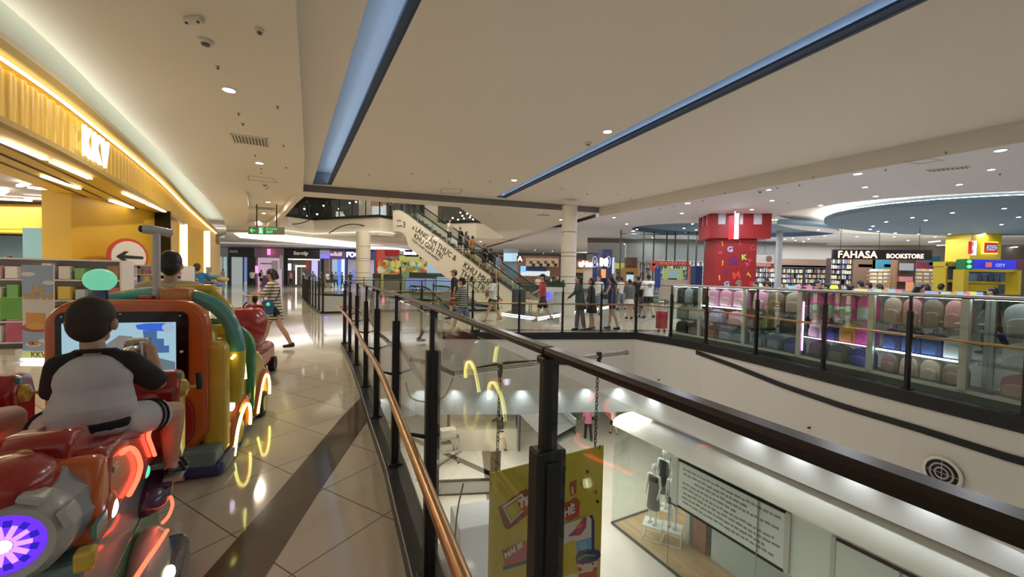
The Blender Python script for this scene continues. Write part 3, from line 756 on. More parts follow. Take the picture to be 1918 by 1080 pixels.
# mannequins
MANN = mat('mannequin_white', (.85,.85,.85), .35, var=.01)
def mannequin(x, y, zb, h, dress, lab, shorts=None, rz=0):
    t = thing('mannequin', lab, 'mannequin', (x,y,zb), rz, None); k = h/1.75
    s = MB()
    s.ell((0,0,1.62*k),(.075*k,.09*k,.115*k)); s.cap((0,0,1.42*k),.045*k,(0,0,1.55*k),.04*k); s.cap((-.15*k,0,1.38*k),.05*k,(.15*k,0,1.38*k),.05*k)
    s.ell((0,0,1.22*k),(.145*k,.09*k,.2*k)); s.ell((0,0,.98*k),(.14*k,.10*k,.14*k))
    for sd in (-1,1):
        s.cap((sd*.085*k,0,.92*k),.075*k,(sd*.09*k,.02,.5*k),.05*k); s.cap((sd*.09*k,.02,.5*k),.05*k,(sd*.09*k,0,.09*k),.032*k); s.cap((sd*.09*k,-.02,.05*k),.035*k,(sd*.09*k,.12*k,.03*k),.03*k)
        s.cap((sd*.18*k,0,1.37*k),.042*k,(sd*.22*k,.0,1.1*k),.034*k); s.cap((sd*.22*k,0,1.1*k),.034*k,(sd*.20*k,.09*k,.86*k),.025*k); s.cap((sd*.20*k,.09*k,.86*k),.03*k,(sd*.19*k,.11*k,.78*k),.018*k)
    b = s.build('body', MANN, t); remesh(b, .016)
    if dress:
        s = MB(); s.frus((0,0,.42*k),.20*k,.15*k,(0,0,1.02*k),.15*k,.115*k); s.frus((0,0,1.0*k),.15*k,.115*k,(0,0,1.40*k),.165*k,.11*k)
        b = s.build('dress', dress, t); remesh(b, .018)
    if shorts:
        s = MB(); s.frus((0,0,.93*k),.165*k,.125*k,(0,0,1.42*k),.175*k,.12*k)
        for sd in (-1,1): s.cap((sd*.17*k,0,1.37*k),.06*k,(sd*.22*k,0,1.12*k),.055*k)
        b = s.build('shirt', mat('white_cloth',(.80,.79,.76),.8), t); remesh(b, .016)
        s = MB(); s.ell((0,0,.94*k),(.16*k,.12*k,.09*k))
        for sd in (-1,1): s.frus((sd*.09*k,.0,.70*k),.095*k,.095*k,(sd*.08*k,0,.95*k),.09*k,.09*k)
        b = s.build('shorts', shorts, t); remesh(b, .016)
    return t
p1 = sp(.95,.62); p2 = sp(1.35,.95); p3 = sp(.75,1.25)
mannequin(p1[0],p1[1],ZD+.42,1.72,mat('dark_plum_dress',(.075,.045,.05),.8),'white mannequin in a long dark dress, front left of the three in the lower window',rz=2.2)
mannequin(p2[0],p2[1],ZD+.42,1.62,None,'white mannequin in white shirt and black shorts in the lower window',mat('black_cloth',(.012,.012,.014),.8),rz=2.2)
mannequin(p3[0],p3[1],ZD+.62,1.74,mat('black_dress',(.02,.02,.025),.8),'white mannequin in a dark top at the back of the lower window',rz=2.2)
WFR = mat('white_frame', (.85,.85,.83), .4)
for i,(p,hh) in enumerate(((p1,.40),(p2,.40),(p3,.60))):
    t = thing('display_cube', ['white open frame display cube under the mannequin in the long dress','white open frame display cube under the mannequin in black shorts','tall white open frame display cube under the rear mannequin'][i], 'plinth', (p[0],p[1],ZD+.02), -.5)
    s = MB(); w = .24
    for a in (-w,w):
        for b in (-w,w): s.box((a,b,hh/2),(.02,.02,hh))
        s.box((a,0,.01),(.02,2*w,.02)); s.box((0,a,.01),(2*w,.02,.02))
    s.build('frame', WFR, t); s = MB(); s.box((0,0,hh-.0115),(.5,.5,.02)); s.build('top', WFR, t)
# floor poster board at window foot
# spotlights over the bulkhead band: small recessed lamps under the fascia
gi = grow(fasc, .30); k = 0; prev = None
SPM = emi('spot_glow', (1,1,1), 40); spot0 = None
def near_on(P, q):
    best = None
    for a_, b_ in zip(P, P[1:]+P[:1]):
        a_ = Vector(a_); b_ = Vector(b_); t_ = max(0,min(1,(q-a_).dot(b_-a_)/(b_-a_).length_squared)); c_ = a_+(b_-a_)*t_
        if best is None or (c_-q).length < best[0]: best = ((c_-q).length, c_)
    return best[1]
for i in range(40):
    p = along(gi+[gi[0]], i/40)
    if p.y < 1.5: continue
    if p.y < 7 and p.x < 3: continue
    c = near_on(g1, p); p = c+(p-c).normalized()*.24
    if spot0 is None:
        spot0 = thing('spotlight', 'small round spotlight under the atrium fascia lighting the bulkhead', 'ceiling light', (p.x,p.y,-1.412), 0, 'bulkhead spotlights')
        s = MB(); s.cyl((0,0,-.02),.045,.02,14); s.build('housing', WFR, spot0); s = MB(); s.cyl((0,0,-.026),.034,.006,14); s.build('lamp', SPM, spot0)
    else: dup(spot0, (p.x,p.y,-1.412), 0)
    l = bpy.data.lights.new('bulkhead_beam','SPOT'); l.energy = 30; l.spot_size = math.radians(95); l.spot_blend = 1; l.shadow_soft_size = .04; l.color = (.95,.98,1)
    o = bpy.data.objects.new('bulkhead_beam', l); COL.objects.link(o); o.location = (p.x,p.y,-1.45)
    dv = Vector((c.x-p.x,c.y-p.y,-1.1)); o.rotation_euler = dv.to_track_quat('-Z','Y').to_euler()
# round air diffuser and sprinklers on the fascia
def on_fascia(px, py):      # hit of a sight line with the right fascia
    best = None
    for a, b in zip(RPOST, RPOST[1:]):
        for j in range(40):
            t = j/40; x = a[0]+(b[0]-a[0])*t; y = a[1]+(b[1]-a[1])*t
            q = PY(px, py, y); e = abs(q.x-x)
            if best is None or e < best[0]: best = (e, q, Vector((b[0]-a[0], b[1]-a[1], 0)).normalized())
    return best[1], best[2]
q, dv = on_fascia(1772, 884)
nn = Vector((dv.y,-dv.x,0)); nn = -nn if nn.dot(q) > 0 else nn
M = frame3(q+nn*.075, -dv, (0,0,1))
if (M.to_3x3() @ Vector((0,0,1))).dot(nn) < 0: M = frame3(q+nn*.075, dv, (0,0,1))
t = thing('air_diffuser', 'round black and white air diffuser on the white atrium fascia', 'vent')
s = MB(); s.lathe([(.20,0),(.185,.012),(.165,.012),(.165,.0)], n=36, M=M); s.build('outer_ring', WHITE, t, smooth=True)
s = MB(); s.lathe([(.165,.0),(.165,.003),(.01,.003)], n=36, M=M); s.build('dark_opening', BLACKM, t)
for r in (.115,.065):
    s = MB(); s.tube([(M @ Vector((r*math.cos(a),r*math.sin(a),.012))) for a in [2*PI*i/36 for i in range(36)]], .011, 6, closed=True); s.build('ring', mat('vent_grey',(.45,.44,.42),.4), t, smooth=True)
s = MB(); s.box((0,0,.01),(.33,.008,.006),M=M); s.box((0,0,.01),(.008,.33,.006),M=M); s.build('cross_bar', mat('vent_grey',(.45,.44,.42),.4), t)
for i,(x,y) in enumerate(((1237,710),(1522,800))):
    q, dv = on_fascia(x,y); nn = Vector((dv.y,-dv.x,0)); nn = -nn if nn.dot(q) > 0 else nn
    s = MB(); s.tube([q+nn*.06, q+nn*.10], [.022,.012], 8); s.box(q+nn*.10,(.02,.02,.02))
    tag(s.build('wall_sprinkler', BLACKM), ['small dark sprinkler on the atrium fascia, the farther of the two','small dark sprinkler on the atrium fascia, the nearer of the two below the black inlay'][i], 'sprinkler')
# blue-grey diagonal stripe below the diffuser
pts = [on_fascia(x,y)[0] for x,y in ((1708,906),(1760,916),(1830,932),(1905,945))]
s = MB(); L2 = [(p.x,p.y) for p in pts]; LL = offs(L2,-.066)
s.add([(LL[i][0],LL[i][1],max(-1.41,pts[i].z-.012*(1+i))) for i in range(4)]+[(LL[i][0],LL[i][1],pts[i].z+.012*(1+i)) for i in range(4)], [(i,i+1,5+i,4+i) for i in range(3)])
struct(s.build('trim_blue_stripe', mat('slate_stripe',(.10,.11,.18),.6)))

# chrome tube with chains and the hanging poster
ta = PY(850,700,2.45); tb = PY(1172,660,3.12)
def barf(px):
    return min((abs(959+754*(ta+(tb-ta)*i/200).x/(ta+(tb-ta)*i/200).y-px), i/200) for i in range(201))[1]
t = thing('hanging_bar', 'chrome bar with end bracket hung across the atrium holding the yellow poster', 'bar')
s = MB(); s.tube([ta,tb], .017, 14); s.build('bar', CHROME, t, smooth=True)
s = MB(); s.tube([ta+(tb-ta)*.99, tb+(tb-ta)*.012], .021, 14); s.build('end_cap', CHROME, t, smooth=True)
for px in (940,1126):
    f_ = barf(px); c = ta+(tb-ta)*f_
    s = MB(); s.box(c+Vector((0,0,.005)),(.035,.045,.055)); s.box(c+Vector((0,0,-.04)),(.028,.02,.035)); s.build('clamp', mat('dark_clamp',(.06,.06,.06),.4,.5), t, bevel=.003)
q0 = Vector((-.62,2.47,1.0))
s = MB(); s.tube([ta, (ta+q0)/2+Vector((0,.02,.01)), q0], .014, 8); s.build('side_arm', mat('dark_clamp',(.06,.06,.06),.4,.5), t, smooth=True)
def chain(a, b, name, lab, ll=.036, r=.0036):
    a = Vector(a); b = Vector(b); d = b-a; n = max(2,int(d.length/(ll*.78))); s = MB(); u = d.normalized(); x = u.orthogonal().normalized(); y = u.cross(x)
    for i in range(n):
        c = a+d*((i+.5)/n); w = x if i%2 else y
        s.tube([c+u*(ll*.5*math.sin(t2))+w*(ll*.27*math.cos(t2)) for t2 in [2*PI*j/10 for j in range(10)]], r, 5, closed=True)
    return tag(s.build(name, mat('dark_chain',(.08,.075,.07),.4,.6), smooth='all'), lab, 'chain')
pt = PY(1122,832,3.05); pl = PY(922,886,2.62)
c1 = ta+(tb-ta)*barf(1124)-Vector((0,0,.06)); c0 = ta+(tb-ta)*barf(940)-Vector((0,0,.06))
chain(c1, Vector((c1.x-.005,c1.y+.0,pt.z+.01)), 'chain', 'dark steel chain on the right holding the yellow poster')
chain(c0, Vector((c0.x-.01,c0.y+.02,pl.z+.02)), 'chain', 'dark steel chain on the left holding the yellow poster')
ch = ta+Vector((.0,0,-.03)); pp = [PY(x,y,2.6) for x,y in ((760,716),(770,744),(800,752),(832,742),(848,708))]
for i in range(4): pass
sp_ = spline(pp, 10); s = MB()
for i in range(0, len(sp_)-1, 1):
    c = (sp_[i]+sp_[i+1])/2; u = (sp_[i+1]-sp_[i]); 
    if u.length < 1e-5: continue
    un = u.normalized(); w = un.orthogonal().normalized() if i%2 else un.cross(un.orthogonal().normalized())
    hl = u.length*.75; s.tube([c+un*hl*math.sin(t2)+w*hl*.5*math.cos(t2) for t2 in [2*PI*j/10 for j in range(10)]], .002, 5, closed=True)
tag(s.build('chain', mat('dark_chain',(.08,.075,.07),.4,.6), smooth='all'), 'slack steel chain sagging beside the left railing posts', 'chain')
# poster itself: plane through its surveyed corners
PTL = PY(918,886,2.6); PTR = PY(1130,831,3.09)
ex = (PTR-PTL); Wp = Vector((ex.x,ex.y,0)).length
up = Vector((0,0,1)); exn = Vector((ex.x,ex.y,0)).normalized()
sl = 0
exn = (exn+Vector((0,0,sl))).normalized(); up = (up-exn*up.dot(exn)).normalized(); W = ex.length
print('PT', PTL, PTR)
MP = frame3(PTL, exn, up)      # local x 0..W to the right, y down negative, z towards the camera side
if (MP.to_3x3() @ Vector((0,0,1))).y > 0: pass
post = thing('hanging_poster', 'yellow summer camp poster hanging on chains in the atrium', 'poster', (0,0,0))
HP = 1.25
PY_ = mat('poster_yellow', (.62,.50,.035), .5, var=.03)
s = MB(); s.box((W/2,-HP/2,0),(W,HP,.012),M=MP); s.build('board', PY_, post)
# poster print is raised by fractions of a millimetre so each colour is its own sheet
def pp_(pts, z, m, nm):
    s = MB(); s.plate([((x-918)/212*W, y) for x,y in pts], MP @ Matrix.Translation((0,0,z)), .002); return s.build(nm, m, post)
def q(x,y): # pixel -> poster xy
    d = _ray(x,y); n3 = MP.to_3x3() @ Vector((0,0,1)); o = PTL; t = n3.dot(o-Vector((0,0,EYE)))/n3.dot(d); w = Vector((0,0,EYE))+d*t-o
    return (w.dot(exn), w.dot(up))
def pr_(pix, z, m, nm):
    s = MB(); s.plate([q(x,y) for x,y in pix], MP @ Matrix.Translation((0,0,z)), .002); return s.build(nm, m, post)
RED = mat('poster_brick_red',(.55,.07,.03),.5); ORA = mat('poster_maroon',(.28,.05,.04),.5); PWH = mat('poster_cream',(.80,.76,.66),.5); GRN = mat('poster_green',(.12,.33,.07),.5)
PNK = mat('poster_pink',(.55,.08,.16),.5); BLU = mat('poster_sky',(.18,.42,.62),.5); NVY = mat('poster_navy',(.04,.04,.20),.5); SKN = mat('poster_skin',(.80,.62,.50),.5); BLK = BLACKM; ORG = mat('poster_orange',(.75,.28,.04),.5)
zig = [(932,948),(938,945),(944,939),(952,935),(960,929),(968,926),(975,918),(985,914),(990,920),(1000,932),(1004,945),(996,955),(985,964),(975,972),(966,980),(958,985),(950,990),(944,985),(940,974),(936,962)]
pr_(zig, .008, ORA, 'ticket_edge')
pr_([(940,947),(976,922),(990,944),(955,978)], .010, PWH, 'ticket_frame'); pr_([(943,949),(974,927),(986,944),(956,973)], .012, GRN, 'ticket_line'); pr_([(946,950),(973,930),(983,944),(957,969)], .014, PY_, 'ticket_face')
pr_([(966,938),(1000,925),(1012,928),(1010,950),(985,958),(972,952)], .014, RED, 'word_backing')
pr_([(1050,945),(1078,930),(1085,938),(1083,965),(1062,975),(1052,965)], .010, RED, 'word_backing')
pr_([(1066,903),(1078,898),(1078,922),(1068,928)], .010, RED, 'word_backing')
def ptext(s_, x, y, size, m, nm, rot=0, z=.018):
    a = q(x,y); return text(nm, s_, size, MP @ Matrix.Translation((a[0],a[1],z)) @ Matrix.Rotation(rot,4,'Z'), m, post, ext=.001, bold=.004)
ptext('TR', 969, 950, .085, PWH, 'lettering', .12); ptext('Ạ', 998, 945, .085, PWH, 'lettering', .12); ptext('I', 1068, 922, .07, PWH, 'lettering', .12); ptext('HÈ', 1053, 966, .085, PWH, 'lettering', .12)
ptext('L', 1054, 876, .03, BLK, 'lettering', .1)
pr_([(940,1030),(1000,1005),(1000,1040),(945,1058)], .009, PNK, 'banner_strip'); ptext('HAI !!!', 944, 1042, .052, PWH, 'lettering', .28)
pr_([(940,1060),(1000,1043),(1000,1048),(942,1066)], .009, NVY, 'banner_shadow')
for x,y in ((1099,882),(1118,938)):
    pr_([(x-3,y),(x,y-4),(x+3,y),(x,y+4)], .009, BLK, 'confetti')
pr_([(1088,900),(1091,898),(1093,910),(1088,908)], .009, BLK, 'confetti'); pr_([(1112,918),(1117,915),(1117,922),(1113,924)], .009, RED, 'confetti')
pr_([(1048,985),(1108,963),(1112,975),(1112,1080),(1048,1100)], .008, NVY, 'picture_shadow'); pr_([(1044,985),(1100,964),(1106,970),(1106,1078),(1044,1100)], .010, PWH, 'picture')
pr_([(1062,1002),(1080,985),(1090,968),(1097,966),(1096,985),(1085,1000)], .012, PNK, 'hat'); pr_([(1077,985),(1084,976),(1089,980),(1083,988)], .014, ORG, 'hat_band')
pr_([(1078,1012),(1106,1004),(1106,1035),(1078,1040)], .012, BLU, 'pool'); pr_([(1044,1020),(1076,1010),(1079,1070),(1044,1080)], .012, PY_, 'inner_yellow')
# simple drawn girl
pr_([(1076,1040),(1082,1030),(1095,1026),(1112,1028),(1118,1036),(1117,1046),(1100,1052),(1078,1053)], .016, NVY, 'drawn_hair'); 
e = q(1098,1050); pr_([(1098+19*math.cos(a),1050+19*math.sin(a)) for a in [2*PI*i/20 for i in range(20)]], .014, SKN, 'drawn_face')
pr_([(1078,1042),(1092,1034),(1112,1035),(1112,1039),(1094,1039),(1080,1047)], .018, GRN, 'drawn_headband'); pr_([(1115+8*math.cos(a),1036+8*math.sin(a)) for a in [2*PI*i/14 for i in range(14)]], .013, NVY, 'drawn_bun')
for x in (1088,1107): pr_([(x-3,1052),(x,1050),(x+3,1052),(x,1055)], .019, NVY, 'drawn_eye'); 
for x in (1083,1112): pr_([(x+4*math.cos(a),1063+4*math.sin(a)) for a in [2*PI*i/12 for i in range(12)]], .019, RED, 'drawn_cheek')
pr_([(1082,1072),(1114,1066),(1122,1110),(1078,1120)], .013, RED, 'drawn_shirt')
for px in (928,1122):
    a = q(px, 880 if px < 1000 else 838); s = MB(); s.tube([MP @ Vector((a[0],a[1]-.01,.01)), MP @ Vector((a[0],a[1]+.03,.01))], .003, 6); s.build('hook', BLACKM, post)

# cables, counters and booth on the lower floor
s = MB(); s.tube(spline([PY(868,905,2.9),PY(858,950,2.9),PY(853,1000,2.9),PY(850,1110,2.9)],6), .006, 6); tag(s.build('cable', BLACKM, smooth='all'), 'thin dark cable hanging down left of the yellow poster', 'cable')
def lowbox(pc, size, rz, name, m, lab, cat):
    p = low(*pc); s = MB(); s.box((0,0,size[2]/2), size); o = s.build(name, m, loc=None, bevel=.02); o.location = p; o.rotation_euler = (0,0,rz); return tag(o, lab, cat)
p = low(905,835); t = thing('market_stall', 'yellow topped market stall on the lower floor seen through the railing glass', 'stall', p, .1)
s = MB(); s.box((0,0,2.0),(3.2,1.4,.06)); s.build('canopy', mat('stall_yellow',(.70,.52,.04),.6), t); 
for a in (-1.5,1.5):
    for b in (-.6,.6): s = MB(); s.box((a,b,1.0),(.05,.05,2.0)); s.build('leg', BLACKM, t)
s = MB(); s.box((0,-.71,1.9),(3.2,.02,.25)); s.build('valance', mat('stall_yellow',(.70,.52,.04),.6), t); s = MB(); s.box((.5,-.73,1.92),(.9,.01,.12)); s.build('red_print', RED, t)
s = MB(); s.box((0,0,.45),(2.8,1.0,.9)); s.build('counter', mat('stall_cream',(.6,.55,.45),.6), t)
p = low(925,1000); t = thing('sign_post', 'brown upright board standing on the lower floor beside the yellow poster', 'stand', p, .3)
s = MB(); s.box((0,0,1.2),(.30,.06,2.4)); s.build('board', mat('brown_board',(.17,.12,.06),.6), t); s = MB(); s.box((0,0,.02),(.5,.4,.04)); s.build('foot', BLACKM, t)
p = low(900,1100); t = thing('booth', 'white booth with grey top on the lower floor at the foot of the poster', 'booth', p, .35)
s = MB(); s.box((0,0,.9),(1.3,1.0,1.8)); s.build('cabinet', mat('booth_white',(.70,.72,.80),.5), t, bevel=.04); s = MB(); s.box((-.9,.1,.75),(.6,.7,.5)); s.build('grey_box', mat('booth_grey',(.38,.37,.33),.5), t, bevel=.08)
s = MB(); s.box((-.55,.3,1.5),(.1,.35,.35)); s.build('blue_panel', mat('booth_blue',(.06,.22,.55),.5), t); s = MB(); s.box((-.9,.1,.25),(.5,.6,.5)); s.build('base', mat('booth_lilac',(.55,.52,.62),.5), t)
p = low(838,865); t = thing('shopping_trolley', 'metal goods trolley loaded with boxes on the lower floor', 'trolley', p, .4)
s = MB(); s.box((0,0,.5),(.8,.5,.04)); s.box((0,0,1.0),(.8,.5,.04)); s.build('shelf', CHROME, t)
for a in (-.38,.38):
    for b in (-.23,.23): s = MB(); s.box((a,b,.6),(.03,.03,1.1)); s.build('upright', CHROME, t); s = MB(); s.cyl((a,b,0),.05,.06,10); s.build('wheel', BLACKM, t)
s = MB(); s.box((0,0,1.17),(.6,.4,.3)); s.box((-.1,0,.64),(.5,.4,.24)); s.build('boxes', mat('parcel_beige',(.45,.40,.32),.7), t)
# dark trim lines of the lower escalator balustrade
p = low(880,925); t = thing('barrier', 'long low dark framed barrier with grey panel on the lower floor', 'barrier', p, .12)
s = MB(); s.box((0,0,.25),(2.6,.06,.40)); s.build('panel', mat('barrier_grey',(.45,.42,.40),.5), t); s = MB(); s.box((0,0,.48),(2.7,.08,.06)); s.box((0,0,.03),(2.7,.08,.06)); s.build('rail', BLACKM, t)
# ================================================================== floor above, up escalator
Z3 = 5.5
FAS3 = mat('upper_fascia_cream', (.70,.63,.52), .6, var=.02)
u3 = [(-22.5,27.5)]+[P2(x,y,Z3) for x,y in ((540,404),(588,411),(711,405),(738,409))]
u3r = [P2(x,y,Z3) for x,y in ((829,417),(892,415))]+[(1.5,31.5),(6,31.5)]
s = MB(); s.prism(u3+[(u3[-1][0]+.3,40),(-22.5,40)], 4.45, Z3); s.prism([u3r[0],u3r[1],u3r[2],u3r[3],(6,40),(u3r[0][0]-2.6,40),(u3r[0][0]-2.6,u3r[0][1])], 4.32, Z3); struct(s.build('wall_upper_slab', FAS3))
s = MB(); s.wall(u3, 4.42, 4.44, .5); tag(s.build('light_strip', emi('cove_soft', (1,.97,.82), 2.0)), 'soft cream cove light line under the upper floor fascia', 'light strip')
s = MB(); s.wall([(p[0],p[1]-.02) for p in u3], 4.2, 4.42, .1); struct(s.build('wall_upper_cove', mat('cove_cream',(.80,.76,.62),.5)))
s = MB(); s.wall([(p[0],p[1]-.04) for p in u3], Z3-.06, Z3+.12, .12); s.wall([(p[0],p[1]-.04) for p in u3r], Z3-.06, Z3+.12, .12); struct(s.build('trim_black_curb', BLACKM))
# arcs inlaid in the fascia
def arc_px(pix, Y, r=.035):
    return [PY(x,y,Y) for x,y in pix]
s = MB(); s.tube(spline(arc_px([(616,437),(632,427),(650,421),(667,420),(685,424),(708,434)], 28.6),5), .035, 6); struct(s.build('trim_black_inlay', BLACKM))
s = MB(); s.tube(spline(arc_px([(526,414),(540,419),(556,419),(570,416),(582,411)], 29.0),5), .035, 6); struct(s.build('trim_black_inlay', BLACKM))
def dens(P, step):
    out = []; L = 0
    tot = sum((Vector(b)-Vector(a)).length for a, b in zip(P,P[1:])); n = max(2,int(tot/step))
    return [tuple(along(P, i/n)) for i in range(n+1)]
def rail_at(P, z, label, step=1.2):
    D = dens(P, step); t = thing('glass_railing', label, 'railing', (D[0][0],D[0][1],z), 0)
    o = Vector((D[0][0],D[0][1]))
    L2 = [(p[0]-o.x,p[1]-o.y) for p in D]
    for p in L2: s = MB(); s.box((p[0],p[1],.66),(.06,.06,1.3)); s.build('post', BLACKM, t)
    for a, b in zip(L2, L2[1:]): s = MB(); s.wall([a,b], .1, 1.28, .012); s.build('glass_panel', GLASS, t)
    s = MB(); s.wall(L2, 1.30, 1.34, .05); s.build('top_rail', BLACKM, t)
rail_at(u3[:4], Z3+.06, 'upper floor glass railing with black posts left of the escalator')
rail_at(u3[3:5], Z3+.06, 'short glass railing beside the top landing of the escalator')
rail_at(u3r[:2], Z3+.06, 'upper floor glass railing right of the escalator in front of the slatted cafe', 1.6)
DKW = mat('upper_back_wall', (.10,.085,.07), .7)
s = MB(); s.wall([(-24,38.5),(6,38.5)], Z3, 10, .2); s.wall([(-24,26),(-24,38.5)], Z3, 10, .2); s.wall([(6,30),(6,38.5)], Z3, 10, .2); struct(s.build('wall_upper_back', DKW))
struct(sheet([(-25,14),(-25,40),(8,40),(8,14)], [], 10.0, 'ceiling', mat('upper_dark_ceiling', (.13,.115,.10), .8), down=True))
s = MB()
for i in range(34): s.box((-21+i*.8,33.5,9.3),(.12,7,.22),0)
o = s.build('ceiling_slats', mat('timber_slats', (.05,.035,.03), .6)); tag(o, 'dark timber slats hanging under the ceiling of the upper floor', 'ceiling slats')
s = MB()
for i in range(26): s.box((-19+i*.7,31.5,9.0),(.25,3.0,.08),0)
o = s.build('ceiling_slats', mat('timber_slats_pale', (.30,.25,.20), .6)); tag(o, 'pale boards between the dark slats above the upper floor', 'ceiling slats')
# furnishings of the upper floor
def blk(px0, px1, py0, py1, Y, d, name, m, lab, cat, bev=0):
    a = PY(px0,py1,Y); b = PY(px1,py0,Y); s = MB(); c = (a+b)/2
    s.box((0,0,0),(abs(b.x-a.x),d,abs(b.z-a.z))); o = s.build(name, m, bevel=bev); o.location = (c.x,Y+d/2,c.z); return tag(o, lab, cat) if lab else struct(o)
blk(697,715,386,404,31,.6,'vending_machine',mat('white_lit', (.7,.7,.75),.4,emit=(.8,.85,1),es=.5),'white lit cabinet on the upper floor behind the railing','cabinet')
blk(694,727,372,386,31.2,.7,'display_header',mat('copper_brown',(.35,.16,.06),.4,emit=(.8,.4,.2),es=.15),'copper coloured band above the white lit cabinet on the upper floor','panel')
blk(717,722,384,402,31,.5,'cabinet',mat('white_lit', (.7,.7,.75),.4),'narrow white cabinet beside the lit cabinet on the upper floor','cabinet')
blk(629,642,396,408,32,.5,'cabinet',mat('lit_white_small',(.7,.7,.7),.4,emit=(1,.9,.75),es=.6),'small white lit counter on the upper floor left of the round column','cabinet')
for i,(x,y) in enumerate(((635,391),(655,380),(667,378),(606,385),(570,391),(576,404),(738,379),(848,408),(866,404),(869,409),(875,400),(858,411),(862,398),(880,407),(886,411),(594,401),(882,403))):
    q_ = PY(x,y,33); s = MB(); s.ell((0,0,0),(.07,.07,.06),10,6); o = s.build('lamp', emi('cafe_lamp', (1,.85,.65), 14)); o.location = q_
    tag(o, 'small glowing lamp in the dark upper floor cafe', 'lamp', 'upper floor cafe lamps')
a = PY(683,380,33.0)
s = MB(); s.cyl((a.x,33.5,Z3),.62,4.4,28); struct(s.build('wall_column', FAS3))
a = PY(850,405,34); s = MB(); s.cyl((a.x-1.9,34,Z3),.55,4.4,28); struct(s.build('wall_column', FAS3))
def plant(loc, h, n, name, lab, m=None):
    t = thing(name, lab, 'plant', loc)
    s = MB(); s.lathe([(.16*h,0),(.20*h,.28*h),(.17*h,.30*h)], n=16); s.build('pot', mat('dark_pot',(.03,.03,.03),.4), t, smooth=True)
    s = MB()
    for i in range(n):
        a = random.uniform(0,2*PI); r = random.uniform(.15,.42)*h; z = random.uniform(.55,1.0)*h; L = .22*h
        p0 = Vector((0,0,.28*h)); p1 = Vector((r*.5*math.cos(a),r*.5*math.sin(a),z*.9)); p2 = Vector((r*math.cos(a),r*math.sin(a),z*.8)); w = Vector((-math.sin(a),math.cos(a),0))*.04*h
        s.add([p0-w*.3,p0+w*.3,p1+w,p1-w,p2], [(0,1,2,3),(3,2,4)])
    s.build('foliage', m or mat('leaf_green',(.03,.085,.02),.5,var=.4,bscale=8), t, fix=False)
    return t
a = PY(648,405,31.5); plant((a.x,31.5,Z3), 1.4, 60, 'potted_plant', 'green potted plant on the upper floor behind the railing')
a = PY(583,402,31); plant((a.x,31,Z3), 1.5, 60, 'potted_plant', 'dark bushy potted plant at the left end of the upper floor railing')

# the up escalator
EB = Vector((2.38,20.69)); ET = EB+Vector((-.844,.536))*12.5
ed = Vector((-.844,.536,0)).normalized(); en = Vector((.536,.844,0)).normalized()   # en: away from the camera
def EP(s_, off, z): return Vector((EB.x,EB.y,0))+ed*s_+en*off+Vector((0,0,z))
def steph(s_): return 0 if s_ < 2.2 else (Z3 if s_ > 11.73 else (s_-2.2)*math.tan(math.radians(30)))
esc = thing('escalator', 'long escalator with cream side panel lettered in black rising to the upper floor', 'escalator', (EB.x,EB.y,0), math.atan2(ed.y,ed.x))
# local frame: x along, y = +left of travel => en = -y?
ln = Matrix.Rotation(math.atan2(ed.y,ed.x),3,'Z') @ Vector((0,1,0)); SY = 1 if ln.dot(en) > 0 else -1
def side(y0, y1, zo0, zo1, s0=0, s1=12.5, n=40):
    s = MB(); vs = []; ss = [s0+(s1-s0)*i/n for i in range(n+1)]
    def sm(a):  # softened height curve
        return (steph(a-.25)+steph(a)+steph(a+.25))/3
    for y in (y0,y1):
        for zo in (zo0,zo1):
            for a in ss: vs.append((a, SY*y, sm(a)+(zo(a) if callable(zo) else zo)))
    m = n+1; fs = []
    for i in range(n):
        fs += [(i,i+1,m+i+1,m+i),(2*m+i,3*m+i,3*m+i+1,2*m+i+1),(i,2*m+i,2*m+i+1,i+1),(m+i,m+i+1,3*m+i+1,3*m+i)]
    fs += [(0,m,3*m,2*m),(n,2*m+n,3*m+n,m+n)]
    s.add(vs, fs); return s
def bot(a): return max(-1.75, -(.02+(0 if a < 2.0 else (a-2.0)*.62))) if a < 11.2 else -1.1+0*a
PANEL = mat('escalator_cream', (.74,.68,.57), .5, var=.01)
side(0,.10,bot,.32).build('side_panel', PANEL, esc)
side(1.5,1.6,bot,.32).build('side_panel', PANEL, esc)
side(.10,1.5,lambda a: min(-.02, bot(a)+.05),-.03).build('truss', mat('escalator_dark',(.05,.05,.055),.4,.3), esc)
for y in (.05,1.55):
    side(y-.008,y+.008,.32,.98,.3,12.6).build('balustrade_glass', glass('escalator_glass',(.80,.86,.83),1.5,0,1), esc)
    side(y-.04,y+.04,.98,1.05,.1,12.8).build('handrail', BLACKM, esc)
    s = MB(); 
    for s0 in (.12,12.75):
        z0 = steph(s0); s.tube([(s0,SY*y,z0+1.01),(s0-.22 if s0<1 else s0+.22,SY*y,z0+.9),(s0-.28 if s0<1 else s0+.28,SY*y,z0+.68),(s0-.2 if s0<1 else s0+.2,SY*y,z0+.42)], .04, 8)
    s.build('newel', BLACKM, esc, smooth=True)
for k in range(8):
    a = 2.6+k*1.25; s = MB(); z0 = steph(a); s.box((a,SY*-.02,z0+.62),(.05,.03,.65)); s.build('glass_clamp', CHROME, esc)
s = MB()
for k in range(24):
    a = 2.3+k*.405; s.box((a,SY*.8,steph(a)-.02),(.40,1.2,.05)); s.box((a-.2,SY*.8,steph(a)-.12),(.02,1.2,.22))
s.build('steps', mat('step_metal',(.12,.12,.12),.35,.6), esc)
side(-.004,.0,.30,.34,.2,12.6).build('skirt_edge', mat('panel_edge',(.3,.27,.22),.4), esc)  # thin dark edge strip along the top of the side panel
